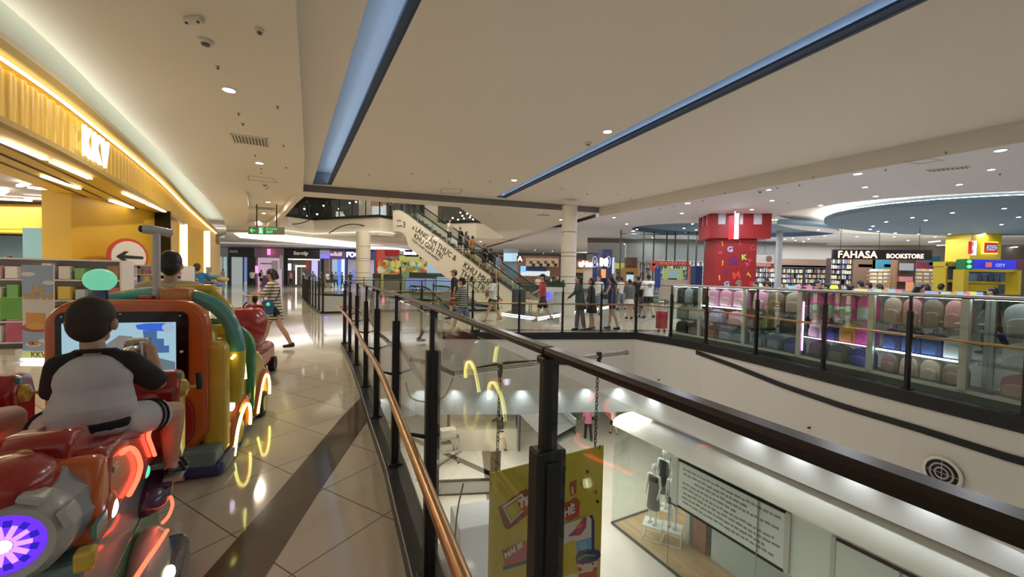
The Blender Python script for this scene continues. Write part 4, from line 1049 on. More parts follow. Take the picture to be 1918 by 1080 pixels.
# lettering on the panel: world frames on the near face
BLKT = mat('black_lettering', (.012,.012,.012), .5)
def onpanel(px, py):
    d = _ray(px,py); o = EP(0,-.012,0); e = Vector((0,0,EYE)); t = (o-e).dot(en)/d.dot(en); return e+d*t
Minv = None
def etext(s_, px, py, hpx, slope=True, nm='lettering', sx=1):
    p = onpanel(px,py); sc = hpx*p.y/754*1.3
    xd = (-ed+Vector((0,0,-math.tan(math.radians(30))))) if slope else -ed
    M = frame3(p, xd, (0,0,1)); o = text(nm, s_, sc, M, BLKT, None, ext=.004, bold=0, sx=sx)
    W_ = Matrix.Translation(esc.location) @ Matrix.Rotation(esc.rotation_euler.z,4,'Z'); o.data.transform(W_.inverted()); o.parent = esc; return o
etext('TẦNG', 743, 415, 3.4, False); etext('FLOOR', 743, 425, 3.4, False); etext('3', 754, 426, 12, False)
# text runs down to the right: fit the on-screen slope with the incline direction
etext('«', 771, 428, 10); etext('LÀNG ẨM THỰC &', 777, 432, 10.5); etext('KHU GIẢI TRÍ', 774, 444, 10.5); etext('FOOD COURT & AMUSEMENT', 771, 450, 4.5, sx=1.0)
etext('KHU MUA', 866, 499, 13); etext('THỜI TRANG', 861, 513, 13); etext('FASHION SHOPPING', 860, 519, 4.5); etext('»»', 932, 559, 9)

# down escalator beside it, its balustrades rising out of the opening
DB0 = Vector((-3.0,19.0)); 
esc2 = thing('escalator', 'escalator with glass balustrades descending through the floor opening', 'escalator', (-4.5,20.3,0), math.atan2(-.62,.78))
def st2(a): return 0 if a < 1.2 else -(a-1.2)*math.tan(math.radians(30))
def side2(y0,y1,z0,z1,s0=0,s1=8.5,n=24):
    s = MB(); ss = [s0+(s1-s0)*i/n for i in range(n+1)]; vs = []
    for y in (y0,y1):
        for z in (z0,z1):
            for a in ss: vs.append((a,y,(st2(a-.2)+st2(a)+st2(a+.2))/3+z))
    m = n+1; fs = []
    for i in range(n): fs += [(i,i+1,m+i+1,m+i),(2*m+i,3*m+i,3*m+i+1,2*m+i+1),(i,2*m+i,2*m+i+1,i+1),(m+i,m+i+1,3*m+i+1,3*m+i)]
    s.add(vs, fs); return s
for y in (-.75,.75):
    side2(y-.05,y+.05,-.5,.2).build('side_panel', mat('escalator_steel',(.35,.35,.35),.3,.5), esc2); side2(y-.008,y+.008,.2,.92,.1,8.4).build('balustrade_glass', glass('escalator_glass',(.80,.86,.83),1.5,0,1), esc2)
    side2(y-.035,y+.035,.92,.99).build('handrail', BLACKM, esc2)
side2(-.70,.70,-.35,-.02).build('steps', mat('step_metal',(.12,.12,.12),.35,.6), esc2)
# second level slab fascia behind the far opening, seen through glass with a row of lights
s = MB(); s.box((-7.0,14.92,-.0),(.02,.02,.02)); 

# round columns
def column(px, Y, r, z1, lab_m=None):
    a = PY(px, 520, Y); s = MB(); s.cyl((a.x,Y,0), r, z1, 36); struct(s.build('wall_column', mat('column_cream',(.72,.66,.55),.45,var=.02), smooth=True))
    for z in (.9,1.55,2.35,2.5,3.3):
        s = MB(); s.cyl((a.x,Y,z), r*1.004, .025, 36); struct(s.build('trim_column_joint', mat('joint_dark',(.12,.11,.09),.5)))
column(680, 27.0, .46, 4.3); column(1064, 16.0, .30, 4.35)
# diagonal wall piece right of the escalator (void side)
# ================================================================== far shops behind the escalator opening (left half)
YF = 44.0
def zat(px,py,Y): return PY(px,py,Y).z
def rect(s, px0, px1, z0, z1, Y, d=.1):
    a = PY(px0,500,Y).x; b = PY(px1,500,Y).x; s.box(((a+b)/2,Y,(z0+z1)/2),(b-a,d,z1-z0)); return s
def front(px0, px1, lab, signm, inner, words=None, wc=None, wh=.5, zs=3.2, top=4.05, extra=None, openz=3.05, wpx=None, Y=YF, inner2=None):
    t = thing('shop', lab, 'shop front', (PY((px0+px1)/2,500,Y).x, Y, 0))
    o = t.location
    def part(nm, m, fn):
        s = MB(); fn(s); s.v = [v-Vector(o) for v in s.v]; return s.build(nm, m, t)
    part('sign_band', signm, lambda s: rect(s, px0, px1, openz, top, Y, .3))
    w = (px1-px0)*.06
    part('side_pier', signm, lambda s: rect(s, px0, px0+w, 0, openz, Y, .3)); part('side_pier', signm, lambda s: rect(s, px1-w, px1, 0, openz, Y, .3))
    part('interior', inner, lambda s: rect(s, px0+w, px1-w, 0, openz, Y+1.2, .1))
    part('glass_front', CLEAR, lambda s: rect(s, px0+w, px1-w, 0, openz, Y, .02))
    if words:
        a = PY(wpx if wpx else (px0+px1)/2, 500, Y)
        M = frame3((a.x,Y-.2,zs), (1,0,0), (0,0,1)); tx = text('sign_lettering', words, wh*1.4, M, wc, None, ext=.03, align='CENTER', bold=.03); tx.data.transform(Matrix.Translation(-Vector(o))); tx.parent = t
    if extra:
        for nm, m, a, b, z0, z1, dy in extra: part(nm, m, lambda s: rect(s, a, b, z0, z1, Y-.25-dy, .1))
    return t
BD = mat('shop_black', (.012,.014,.016), .4); GRN2 = mat('shop_dark_green', (.02,.035,.03), .4)
WL = emi('sign_white', (1,1,1), 6); WL2 = emi('interior_cool', (.75,.85,1), .9); WPK = emi('interior_pink', (.95,.62,.80), .9); WWM = emi('interior_warm', (.85,.78,.62), .55); 
PKW = mat('shop_lilac', (.42,.30,.40), .5); PUR = mat('shop_purple', (.16,.07,.20), .5); NVB = mat('shop_navy', (.02,.02,.10), .4)
TEAL = emi('interior_teal', (.60,.85,.85), .8)
front(392,429,'pale teal lit glass shop at the far left end of the concourse', mat('shop_pale',(.45,.50,.50),.5), TEAL, extra=[('hanging_sign', mat('plum_sign',(.10,.03,.06),.5), 398,409,2.6,2.9,.5),('shelf',CHROME,415,418,0,3,.4)])
front(429,478,'dark green fronted shop with small pale lettering and a lit window, far left', GRN2, emi('interior_white',(.85,.88,.85),.6), words='ZONE', wc=mat('letter_grey',(.5,.5,.45),.5), wh=.24, zs=3.50, wpx=440, extra=[('window_divider',GRN2,455,456.5,0,3.05,.2),('blue_poster',emi('poster_blue',(.25,.38,.75),.8),457,463,.4,3.0,.1),('blank_pier',GRN2,463.5,478,0,3.05,.1)])
front(478,533,'pink lit shop with a small glowing pink square sign, far left', PKW, WPK, extra=[('square_sign',emi('pink_sign',(1,.15,.35),4),501,506,3.3,3.95,.3),('side_sign',emi('pink_sign',(1,.15,.35),4),478.5,483,1.3,2.1,.3),('shelf',mat('shelf_lilac',(.5,.42,.55),.4),488,508,2.3,2.45,.1),('poster',emi('poster_white',(.75,.85,1),1.5),509,520,1.5,2.7,.1),('poster',emi('poster_white',(.75,.85,1),1.5),524,529,1.8,3.3,.1),('counter',mat('counter_violet',(.25,.12,.30),.4),490,508,0,1.1,.2)])
front(533,600,'black fronted shop with glowing white lettering and a warm light frame', BD, mat('interior_taupe',(.22,.16,.14),.5), words='Smartly', wc=WL, wh=.36, zs=3.42, wpx=565, extra=[('light_line',emi('warm_line',(1,.92,.7),4),540,598,2.85,2.95,.2),('round_sign',emi('round_white',(1,.95,1),4),540,545,1.7,2.4,.3),('door_frame_light',emi('warm_line',(1,.92,.7),4),554,555.5,.2,2.2,.3),('door_frame_light',emi('warm_line',(1,.92,.7),4),554,572,2.1,2.25,.3),('screen',emi('screen_lilac',(.55,.5,1),1.6),584,595,.6,2.8,.15),('red_panel',mat('red_soft',(.5,.06,.08),.5),573,578,1.9,2.85,.2)])
front(600,619,'narrow dark shop with a small blue lit sign and a brown wall', mat('shop_grey',(.35,.35,.33),.5), mat('interior_brown',(.35,.24,.13),.5,emit=(.7,.45,.2),es=.2), extra=[('blue_sign',emi('blue_letters',(.15,.12,1),2.4),601,616,3.05,3.5,.3),('dark_panel',BD,601,607,0,3.0,.2)])
front(619,647,'purple fronted shop with glowing white block lettering', PUR, WL2, words='adlalil', wc=WL, wh=.40, zs=3.38, wpx=631, extra=[('blue_screen',emi('blue_screen',(.1,.25,1),1.5),632,640,.2,3.0,.15),('bright_screen',emi('bright_screen',(.6,.85,1),2.4),640,645,.2,3.0,.15)])
front(647,705,'navy fronted shop with blue white lettering FOO behind the round column', NVB, mat('interior_lilac',(.55,.48,.58),.5,emit=(.8,.7,.9),es=.35), words='FOO', wc=emi('letters_bluewhite',(.75,.88,1),4), wh=.52, zs=3.30, wpx=663, extra=[('blue_board',emi('blue_board',(.25,.3,.8),1.0),659,669,.2,1.9,.6)])
YG = 36
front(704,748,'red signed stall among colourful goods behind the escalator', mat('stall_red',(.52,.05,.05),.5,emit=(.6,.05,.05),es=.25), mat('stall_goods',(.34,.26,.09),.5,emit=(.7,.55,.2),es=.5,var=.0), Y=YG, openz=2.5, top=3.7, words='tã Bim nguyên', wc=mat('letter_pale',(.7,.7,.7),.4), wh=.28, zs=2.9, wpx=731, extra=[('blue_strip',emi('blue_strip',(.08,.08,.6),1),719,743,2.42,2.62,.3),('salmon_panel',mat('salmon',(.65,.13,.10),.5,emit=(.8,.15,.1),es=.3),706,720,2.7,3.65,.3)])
front(748,795,'blue fronted shop with yellow banner and INOCHI sign above it', NVB, mat('stall_goods2',(.20,.28,.16),.5,emit=(.5,.6,.3),es=.35), Y=YG+.4, openz=2.4, top=3.3, extra=[('yellow_banner',emi('banner_yellow',(.72,.72,.18),.8),748,786,2.55,3.2,.4),('blue_strip',emi('blue_strip2',(.1,.3,.9),1),770,786,2.2,2.5,.4)])
a = PY(770,474,YG-.6); sg = thing('shop_sign','dark blue rounded sign with glowing white lettering inochi','sign',tuple(a))
s = MB(); s.plate(rrect(1.35,.6,.2), frame3((.05,0,0),(1,0,0),(0,0,1)), .2); s.build('board', mat('sign_navy',(.01,.015,.12),.4), sg)
text('lettering','inochi',.46, frame3((-.05,-.12,-.12),(1,0,0),(0,0,1)), emi('letters_bluewhite2',(.8,.85,1),5), sg, ext=.03, align='CENTER', bold=.02)
text('lettering','Giá tuyệt vời', .25, frame3((PY(767,494,YG).x-a.x,.15,PY(767,492,YG).z-a.z),(1,0,0),(0,0,1)), mat('olive_letter',(.10,.12,.01),.6), sg, ext=.01, align='CENTER')
# bright goods: bags and cushions piled on the stalls
gcols = [(.75,.6,.1),(.15,.35,.12),(.8,.75,.6),(.6,.25,.05),(.85,.8,.2),(.3,.5,.3),(.7,.5,.3),(.5,.12,.1)]
for i in range(46):
    px = random.uniform(712,800); py = random.uniform(489,510); q_ = PY(px,py,YG-.7-random.random()*.5)
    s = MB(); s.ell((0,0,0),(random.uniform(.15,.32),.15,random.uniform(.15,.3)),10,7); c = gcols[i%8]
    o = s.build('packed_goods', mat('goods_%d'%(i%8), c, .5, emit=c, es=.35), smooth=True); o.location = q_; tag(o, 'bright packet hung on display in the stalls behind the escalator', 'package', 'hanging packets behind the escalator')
# back wall of the upper walkway level and low counters with plants in the far concourse
struct((lambda s: (s.box((-8,YF+1.6,2.1),(60,.2,4.4)), s.build('wall_far', mat('far_wall',(.20,.18,.17),.7)))[1])(MB()))
GB = mat('planter_dark_green',(.05,.075,.045),.6,var=.5,bscale=3)
for i,(x0,x1,y0,y1,Y) in enumerate(((768,832,511,519,31),(700,712,512,521,31),(720,752,514,522,31))):
    a = PY(x0,y1,Y); b = PY(x1,y0,Y); s = MB(); s.box((0,0,0),(b.x-a.x,.5,b.z-a.z)); o = s.build('hedge_planter', GB); o.location = ((a.x+b.x)/2,Y,(a.z+b.z)/2)
    tag(o, ['long low green hedge planter seen left of the escalator foot','short brown planter beside the round column','middle low planter behind the far railing'][i],'planter')
    s = MB(); s.box((0,0,-(a.z)/2-(b.z-a.z)/2),(b.x-a.x,.4,a.z)); o2 = s.build('box', mat('planter_box',(.30,.27,.22),.6), o)
# glowing blue-white panels at the lower end of the escalator opening
for i,(x0,x1,y0,y1,Y,c) in enumerate(((760,796,521,541,30.5,(.32,.42,.85)),(798,815,521,545,30,(.40,.50,.80)),(818,850,519,545,29.5,(.45,.65,.95)),(800,830,488,512,30.8,(.60,.85,.95)))):
    a = PY(x0,y1,Y); b = PY(x1,y0,Y); s = MB(); s.box((0,0,0),(b.x-a.x,.1,b.z-a.z)); o = s.build('lit_panel', emi('lit_panel_%d'%i,c,.75)); o.location = ((a.x+b.x)/2,Y,(a.z+b.z)/2)
    tag(o, ['blue lit glass panel farthest left below the escalator','narrow blue lit glass panel below the escalator','pale blue lit glass panel nearest the escalator','tall pale lit panel behind the escalator side'][i],'panel')

# ---------------- right of the escalator: food kiosks under a tracked ceiling
YK = 30.0
def blk2(px0, px1, py0, py1, Y, d, name, m, lab=None, cat=None, parent=None):
    a = PY(px0,py1,Y); b = PY(px1,py0,Y); s = MB(); s.box((0,0,0),(abs(b.x-a.x),d,abs(b.z-a.z))); o = s.build(name, m)
    c = Vector(((a.x+b.x)/2,Y+d/2,(a.z+b.z)/2))
    if parent is not None: o.parent = parent; o.location = c-Vector(parent.location)
    else: o.location = c
    if lab: tag(o, lab, cat)
    return o
BR = mat('kiosk_brown',(.16,.08,.05),.5)
def kiosk(lab, loc, parts):
    t = thing('kiosk', lab, 'kiosk', loc)
    for nm, m, a, b, c, d, Y, dd in parts: blk2(a,b,c,d,Y,dd,nm,m,parent=t)
    return t
k1 = kiosk('dark kiosk row with orange letter A and round tags behind the escalator foot', (0,YK,0), [
 ('blue_column',mat('teal_col',(.16,.24,.30),.5),943,970,466,478,28,.8),('lit_screen',emi('screen_pale',(.55,.80,.95),1.3),943,961,474,489,27.9,.1),('side_screen',emi('screen_pale2',(.65,.85,.95),1.1),961,970,474,489,27.95,.1),('blue_column',mat('teal_col',(.16,.24,.30),.5),943,970,489,520,28,.8),
 ('black_sign',BD,930,943,480,490,27.5,.2),('black_sign',BD,968,979,479,490,27.5,.2),
 ('dark_wall',BR,935,1048,480,530,YK+3,.2),('navy_canopy',mat('navy_canopy',(.02,.03,.10),.5),985,1024,499,507,YK,.8),('lit_counter',emi('counter_white',(.8,.9,.95),1.2),975,1030,507,516,YK+1,.2),('blue_light',emi('blue_kiosk',(.15,.45,1),2.0),975,985,498,509,YK-.3,.1),('wall_board',mat('board_tan',(.35,.24,.15),.5,emit=(.8,.6,.4),es=.2),985,1046,484,498,YK+2,.1)])
text('orange_letter','A',.42, frame3((PY(970,489,27.4).x,27.36-YK,PY(970,488,27.4).z),(1,0,0),(0,0,1)), emi('orange_glow',(1,.55,.3),6), k1, ext=.02, bold=.02)
for i in range(12):
    q_ = PY(990+i*4.6, 486+(i%3)*5, YK-.2); s = MB(); s.cyl((0,0,0),.13,.03,18,M=Matrix.Rotation(PI/2,4,'X')); o = s.build('round_tag', [mat('tag_tan',(.45,.33,.18),.5),mat('tag_green',(.05,.10,.06),.5),BLACKM][i%3], k1); o.location = q_-Vector(k1.location)
k2 = kiosk('brown kiosk with white glowing lettering and pale goods right of the round column', (2.5,24,0), [
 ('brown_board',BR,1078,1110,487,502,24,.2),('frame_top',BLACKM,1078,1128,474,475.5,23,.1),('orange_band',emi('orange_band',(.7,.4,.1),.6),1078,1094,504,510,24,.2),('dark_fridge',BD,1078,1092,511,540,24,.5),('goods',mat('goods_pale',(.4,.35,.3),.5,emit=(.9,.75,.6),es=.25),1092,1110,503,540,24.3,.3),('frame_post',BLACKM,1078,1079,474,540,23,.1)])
text('lettering','ubinup',.40, frame3((PY(1084,500,23.8).x-2.5,-.3,PY(1084,498,23.8).z),(1,0,0),(0,0,1)), emi('warmwhite_letters',(1,.85,.75),7), k2, ext=.03, bold=.04)
NV = mat('pillar_navy',(.015,.03,.12),.45)
pil = thing('advert_pillar','navy blue pillar clad in boards with oval white emblems and a lit orange panel','pillar',(PY(1136,560,20).x,20,0))
for nm,m,a,b,c,d,Y,dd in (('board',NV,1109,1119,474,560,19.6,.1),('core',NV,1126,1147,467,560,20.2,1.0),('board',NV,1136,1147,474,560,19.7,.1),('lit_panel',emi('panel_orange',(.9,.35,.12),1.6),1126,1135,504,520,20.1,.05),('lit_side',emi('panel_side',(.7,.8,1),1.2),1147,1151,482,512,20.3,.3),('poster',mat('brown_post',(.10,.04,.03),.5),1119,1127,515,556,19.5,.1),('cap',BR,1119,1127,480,482,19.6,.1)):
    blk2(a,b,c,d,Y,dd,nm,m,parent=pil)
for px in (1114,1139.5):
    q_ = PY(px,490,19.5); s = MB(); s.tube([(.10*math.cos(a),0,.26*math.sin(a)) for a in [2*PI*i/24 for i in range(24)]],.018,6,closed=True); s.box((0,0,0),(.05,.01,.2)); o = s.build('oval_emblem', emi('emblem_white',(.8,.85,1),1.0), pil); o.location = q_-Vector(pil.location)
text('lettering','M',.42, frame3((PY(1124,497,19.6).x-pil.location.x,-.45,PY(1124,496,19.6).z),(1,0,0),(0,0,1)), emi('warmwhite_letters',(1,.85,.75),7), pil, ext=.03, bold=.05)
k3 = kiosk('orange vending kiosk with timber slat top and a lit screen', (PY(1186,520,24).x,24,0), [
 ('orange_body',mat('kiosk_orange',(.55,.24,.05),.5),1169,1196,502,545,24,.8),('screen',emi('vend_screen',(.55,.75,.95),1.4),1174,1187,512,526,23.9,.1),('screen_head',BD,1174,1187,509,514,23.88,.1),('timber_slats',mat('timber_red',(.16,.07,.05),.6),1174,1194,482,502,24.2,.5),('yellow_board',emi('board_lime',(.65,.75,.15),.8),1152,1162,492,503,25,.1),('yellow_board',emi('board_lime',(.65,.75,.15),.8),1163,1173,492,503,25,.1)])
k4 = kiosk('red bannered stall with blue curtain and yellow green framed back', (PY(1255,520,19).x,19,0), [
 ('banner',mat('banner_red',(.50,.07,.04),.5),1222,1291,489,497,18.6,.1),('left_leg_banner',mat('banner_red',(.50,.07,.04),.5),1219,1227,493,507,18.6,.1),('right_post',mat('banner_faded',(.55,.22,.14),.5),1289,1294,495,535,18.6,.1),('blue_curtain',mat('curtain_navy',(.015,.04,.20),.5),1227,1238,502,538,18.5,.15),
 ('lime_frame',emi('frame_lime',(.55,.72,.15),.7),1243,1279,503,525,20.5,.1),('inner_screen',emi('screen_seagreen',(.45,.65,.65),.7),1251,1272,506,520,20.4,.1),('counter',mat('counter_beige',(.50,.43,.37),.5),1241,1292,524,560,18.8,.5),('dark_top',BD,1255,1268,521,526,18.9,.3)])
text('banner_print','KHUYẾN MÃI', .20, frame3((PY(1236,496,18.55).x-k4.location.x,-.46,PY(1236,495,18.55).z),(1,0,0),(0,0,1)), mat('print_pink',(.85,.45,.35),.5), k4, ext=.005)
blk2(1302,1316,498,540,19.5,.6,'curtain_column',mat('curtain_blue2',(.02,.05,.20),.4,var=.4,bscale=6),'tall dark blue draped column left of the red castle pillar','column')
# white display kiosk with plants, light skirt and chairs behind the railing
KX = PY(1010,585,14.2)
ks = thing('cafe_counter','white cafe counter with blue flame logo, planter box and glowing white base line','counter',(PY(1040,590,14.3).x,14.3,0))
def kpt(px,py): v = Pz(px,py,0); return (v.x,v.y)
base = [kpt(940,588),kpt(1007,597),kpt(1072,586),kpt(1140,575)]
s = MB(); L_ = [(p[0]-ks.location.x,p[1]-14.3) for p in base]; s.wall(L_, .02, .055, .03); s.build('base_light', emi('base_white',(.92,.94,1),9), ks)
s = MB(); bk = [(p[0],p[1]+1.0) for p in L_]; 
s.prism(L_+list(reversed([(p[0]*.9+.2,p[1]+1.8) for p in L_])), 0, .03); s.build('platform', mat('platform_dark',(.03,.03,.03),.4), ks)
CW = mat('counter_white_gloss',(.72,.72,.70),.25)
for a,b,c,d,Y,m,nm in ((1018,1037,546,588,14.2,CW,'counter'),(1037,1058,545,585,14.6,CW,'counter'),(1018,1055,538,546,14.4,CW,'planter_box')):
    blk2(a,b,c,d,Y,.5,nm,m,parent=ks)
for k in range(2):
    s = MB(); s.plate([(0,.0),(.05,.02),(.09,.12),(.06,.2),(.08,.3),(.03,.22),(0,.12)], frame3((0,0,0),(1,0,0),(0,0,1)), .02); o = s.build('flame_logo', emi('logo_blue',(.05,.05,1),5), ks); o.location = PY(1020+k*6,561,14.15)-Vector(ks.location)
s = MB()
for i in range(150):
    a = random.uniform(0,2*PI); p0 = Vector((random.uniform(-.3,.32),random.uniform(-.15,.15),0)); p1 = p0+Vector((random.uniform(-.12,.12),random.uniform(-.12,.12),random.uniform(.1,.28))); w = Vector((.02,.01,0)); s.add([p0-w,p0+w,p1+w*.6,p1+Vector((0,0,.05)),p1-w*.6],[(0,1,2,3,4)])
o = s.build('foliage', mat('leaf_green',(.03,.085,.02),.5,var=.4,bscale=8), ks, fix=False); o.location = PY(1038,539,14.6)-Vector(ks.location)
def chair(loc, rz, lab, mseat, mleg, round_=False, group=None):
    t = thing('chair', lab, 'chair', loc, rz, group)
    s = MB(); s.box((0,0,.45),(.42,.42,.05)); s.build('seat', mseat, t, bevel=.015)
    s = MB()
    if round_: s.lathe([(.24,0),(.25,.02),(.24,.04)], n=24, M=Matrix.Translation((0,.2,.78)) @ Matrix.Rotation(PI/2,4,'X'))
    else: s.box((0,.2,.75),(.42,.03,.28))
    s.build('backrest', mseat, t, bevel=.008)
    for a in (-.18,.18):
        for b in (-.18,.18): s = MB(); s.box((a,b,.22),(.035,.035,.44)); s.build('leg', mleg, t)
    return t
WD = mat('chair_oak',(.45,.28,.14),.5); DKC = mat('chair_dark',(.03,.035,.035),.6)
chair(kpt(985,588)+(.03,), .2, 'light wooden chair beside the white cafe counter behind the railing', WD, WD)
chair(kpt(1068,584)+(.03,), .6, 'dark round backed chair at the white cafe counter', DKC, DKC, True)
# dark bin / bag stack at the escalator foot
o = blk2(958,985,542,588,15.5,.6,'covered_stand',mat('cover_dark',(.03,.035,.035),.7),'dark covered stand at the foot of the escalator','stand')
# exit sign hung from the ceiling
e0 = PY(499,432,13.0)
es_ = thing('exit_sign','grey hanging exit sign with green arrow and running figure','sign',tuple(e0))
wd = 66/754*13
s = MB(); s.box((0,0,0),(wd,.05,.24)); s.build('board', mat('exit_grey',(.20,.21,.17),.4), es_)
for px in (481,518): s = MB(); s.box((PY(px,432,13).x-e0.x,0,.12+.35),(.025,.025,.75)); s.build('hanger', BLACKM, es_)
GL = emi('exit_green',(.08,.85,.28),1.6); FX = frame3((0,-.03,0),(1,0,0),(0,0,1))
s = MB(); s.plate([(-.52,0),(-.44,.08),(-.42,.05),(-.46,.015),(-.34,.015),(-.34,-.015),(-.46,-.015),(-.42,-.05),(-.44,-.08)],FX,.01); s.build('arrow', GL, es_)
s = MB(); s.plate(rrect(.13,.2,.01,1),FX @ Matrix.Translation((-.16,0,0)),.01); s.build('pictogram_field', GL, es_)
s = MB(); s.cyl((-.17,-.045,.055),.018,.02,10,M=None); s.box((-.165,-.04,.01),(.03,.012,.07)); s.box((-.18,-.04,-.04),(.02,.012,.06),rot=Matrix.Rotation(.5,4,'Y')); s.box((-.145,-.04,-.04),(.02,.012,.06),rot=Matrix.Rotation(-.5,4,'Y')); s.build('running_figure', emi('exit_white',(.9,1,.9),1.5), es_)
text('lettering','LỐI THOÁT',.075,frame3((-.02,-.03,.03),(1,0,0),(0,0,1)),GL,es_,ext=.004); text('lettering','EXIT',.10,frame3((.02,-.03,-.075),(1,0,0),(0,0,1)),GL,es_,ext=.004,bold=.003)
# ---------------- ceiling fittings
def px_on(px,py,z): return Pz(px,py,z)
SPK = None
def sprinkler(px,py,z,lab,grp):
    global SPK
    p = Pz(px,py,z)
    if SPK is None:
        SPK = thing('sprinkler',lab,'sprinkler',p,0,grp)
        s = MB(); s.cyl((0,0,-.006),.03,.006,14); s.build('collar',mat('grey_collar',(.4,.39,.36),.4),SPK); s = MB(); s.cyl((0,0,-.035),.008,.03,8); s.cyl((0,0,-.04),.018,.004,10); s.build('head',BLACKM,SPK)
    else: dup(SPK,p,0,lab,grp)
for x,y in ((408,124),(447,212),(520,199),(455,231),(531,272),(478,290),(536,313),(489,315),(489,323),(502,350),(499,352)): sprinkler(x,y,ZL,'small dark sprinkler head in the warm left ceiling over the walkway','left ceiling sprinklers')
for x,y in ((692,326),(771,324),(842,340),(918,339),(1052,352),(1100,363),(1157,362),(1181,371)): sprinkler(x,y,ZC,'small dark sprinkler head in the big recessed ceiling between the slots','recess sprinklers')
for x,y in ((1018,399),(1096,398),(922,384),(726,371),(915,402),(925,404)): sprinkler(x,y,ZF-.001,'small dark sprinkler head in the ceiling just beyond the recess','far ceiling sprinklers')
for x,y in ((1262,386),(1316,375),(1236,390),(1358,360),(1456,351),(1524,331),(1497,346),(1659,317),(1873,325),(1475,379),(1772,284),(1458,401),(1209,413)): sprinkler(x,y,ZR-.001,'small dark sprinkler head in the white right hand ceiling','right ceiling sprinklers')
def smoke(px,py,z,r,lab):
    p = Pz(px,py,z); t = thing('smoke_detector',lab,'smoke detector',p)
    s = MB(); s.lathe([(r,0),(r,-.015),(r*.8,-.035),(r*.55,-.04)],n=24); s.build('base',mat('detector_white',(.6,.56,.5),.4),t,smooth=True); s = MB(); s.lathe([(r*.55,-.038),(r*.5,-.06),(r*.2,-.068)],n=20); s.build('chamber',mat('detector_dark',(.12,.11,.10),.5),t,smooth=True)
smoke(385,76,ZL,.085,'round grey smoke detector in the left ceiling below the emergency light'); smoke(486,54,ZL,.05,'small round dark detector in the left ceiling near the top edge'); smoke(496,345,ZL,.09,'smoke detector in the left ceiling between the access panel and the pocket'); smoke(1102,267,ZC,.08,'round smoke detector in the recessed ceiling beside the right slot'); smoke(1424,357,ZR,.09,'round smoke detector in the right ceiling above the castle pillar')
p = Pz(363,33,ZL); t = thing('emergency_light','white box shaped emergency light on the left ceiling','ceiling light',p,-.15)
s = MB(); s.box((0,0,-.03),(.22,.07,.06)); s.build('housing',mat('detector_white',(.6,.56,.5),.4),t,bevel=.01)
for a in (-.075,.075): s = MB(); s.cyl((a,-.02,-.075),.014,.018,10); s.build('lamp_head',BLACKM,t)
def grille(pix,z,lab,n=9,m=None):
    P = [Pz(x,y,z) for x,y in pix]; c = sum(P,Vector())/4; ex = (P[1]-P[0]+P[2]-P[3])/2; ey = (P[3]-P[0]+P[2]-P[1])/2
    t = thing('air_vent',lab,'vent',(c.x,c.y,z)); X = ex/2; Y_ = ey/2
    s = MB(); Z = Vector((0,0,-.012))
    def quad(a,b,dx,dy,z0,z1):
        C = X*a+Y_*b; A = X*dx; B = Y_*dy; vs = [C-A-B,C+A-B,C+A+B,C-A+B]; s.add([v+Vector((0,0,z0)) for v in vs]+[v+Vector((0,0,z1)) for v in vs],[(0,3,2,1),(4,5,6,7),(0,1,5,4),(1,2,6,5),(2,3,7,6),(3,0,4,7)])
    quad(0,.9,1,.1,-.015,0); quad(0,-.9,1,.1,-.015,0); quad(.96,0,.04,1,-.015,0); quad(-.96,0,.04,1,-.015,0); s.build('frame',mat('vent_cream',(.62,.57,.47),.5),t)
    s = MB(); quad(0,0,.95,.85,-.004,-.001); s.build('dark_backing',BLACKM,t)
    for i in range(n):
        s = MB(); quad(-.9+1.8*(i+.5)/n,0,.035,.82,-.014,-.005); s.build('slat',mat('vent_cream',(.62,.57,.47),.5),t)
grille([(433,249),(498,258),(506,275),(435,266)],ZL,'rectangular slatted air vent in the left ceiling',10)
grille([(478,388),(514,390),(516,393),(478,391)],ZL+.28,'narrow slatted air vent in the ceiling pocket',6)
grille([(1735,318),(1812,310),(1818,314),(1740,321)],ZR,'dark slatted air vent in the right ceiling',8)
grille([(1005,401),(1030,402),(1030,404),(1005,403)],ZF,'small narrow vent in the ceiling beyond the recess',6)
def hatch(pix,z,lab,m):
    t = [Pz(x,y,z-.004) for x,y in pix]; s = MB()
    for a,b in zip(t,t[1:]+t[:1]): s.wall([(a.x,a.y),(b.x,b.y)],z-.006,z-.001,.02)
    tag(s.build('access_hatch',m),lab,'ceiling hatch')
hatch([(464,329),(510,334),(519,342),(467,337)],ZL,'thin outlined access hatch in the left ceiling',mat('hatch_line',(.22,.19,.15),.6))
hatch([(828,353),(866,354),(862,362),(824,361)],ZC,'thin outlined access hatch in the recessed ceiling',mat('hatch_line',(.22,.19,.15),.6))
hatch([(1693,303),(1742,297),(1768,300),(1722,307)],ZR,'thin outlined access hatch in the right ceiling',mat('hatch_line2',(.42,.41,.42),.6))
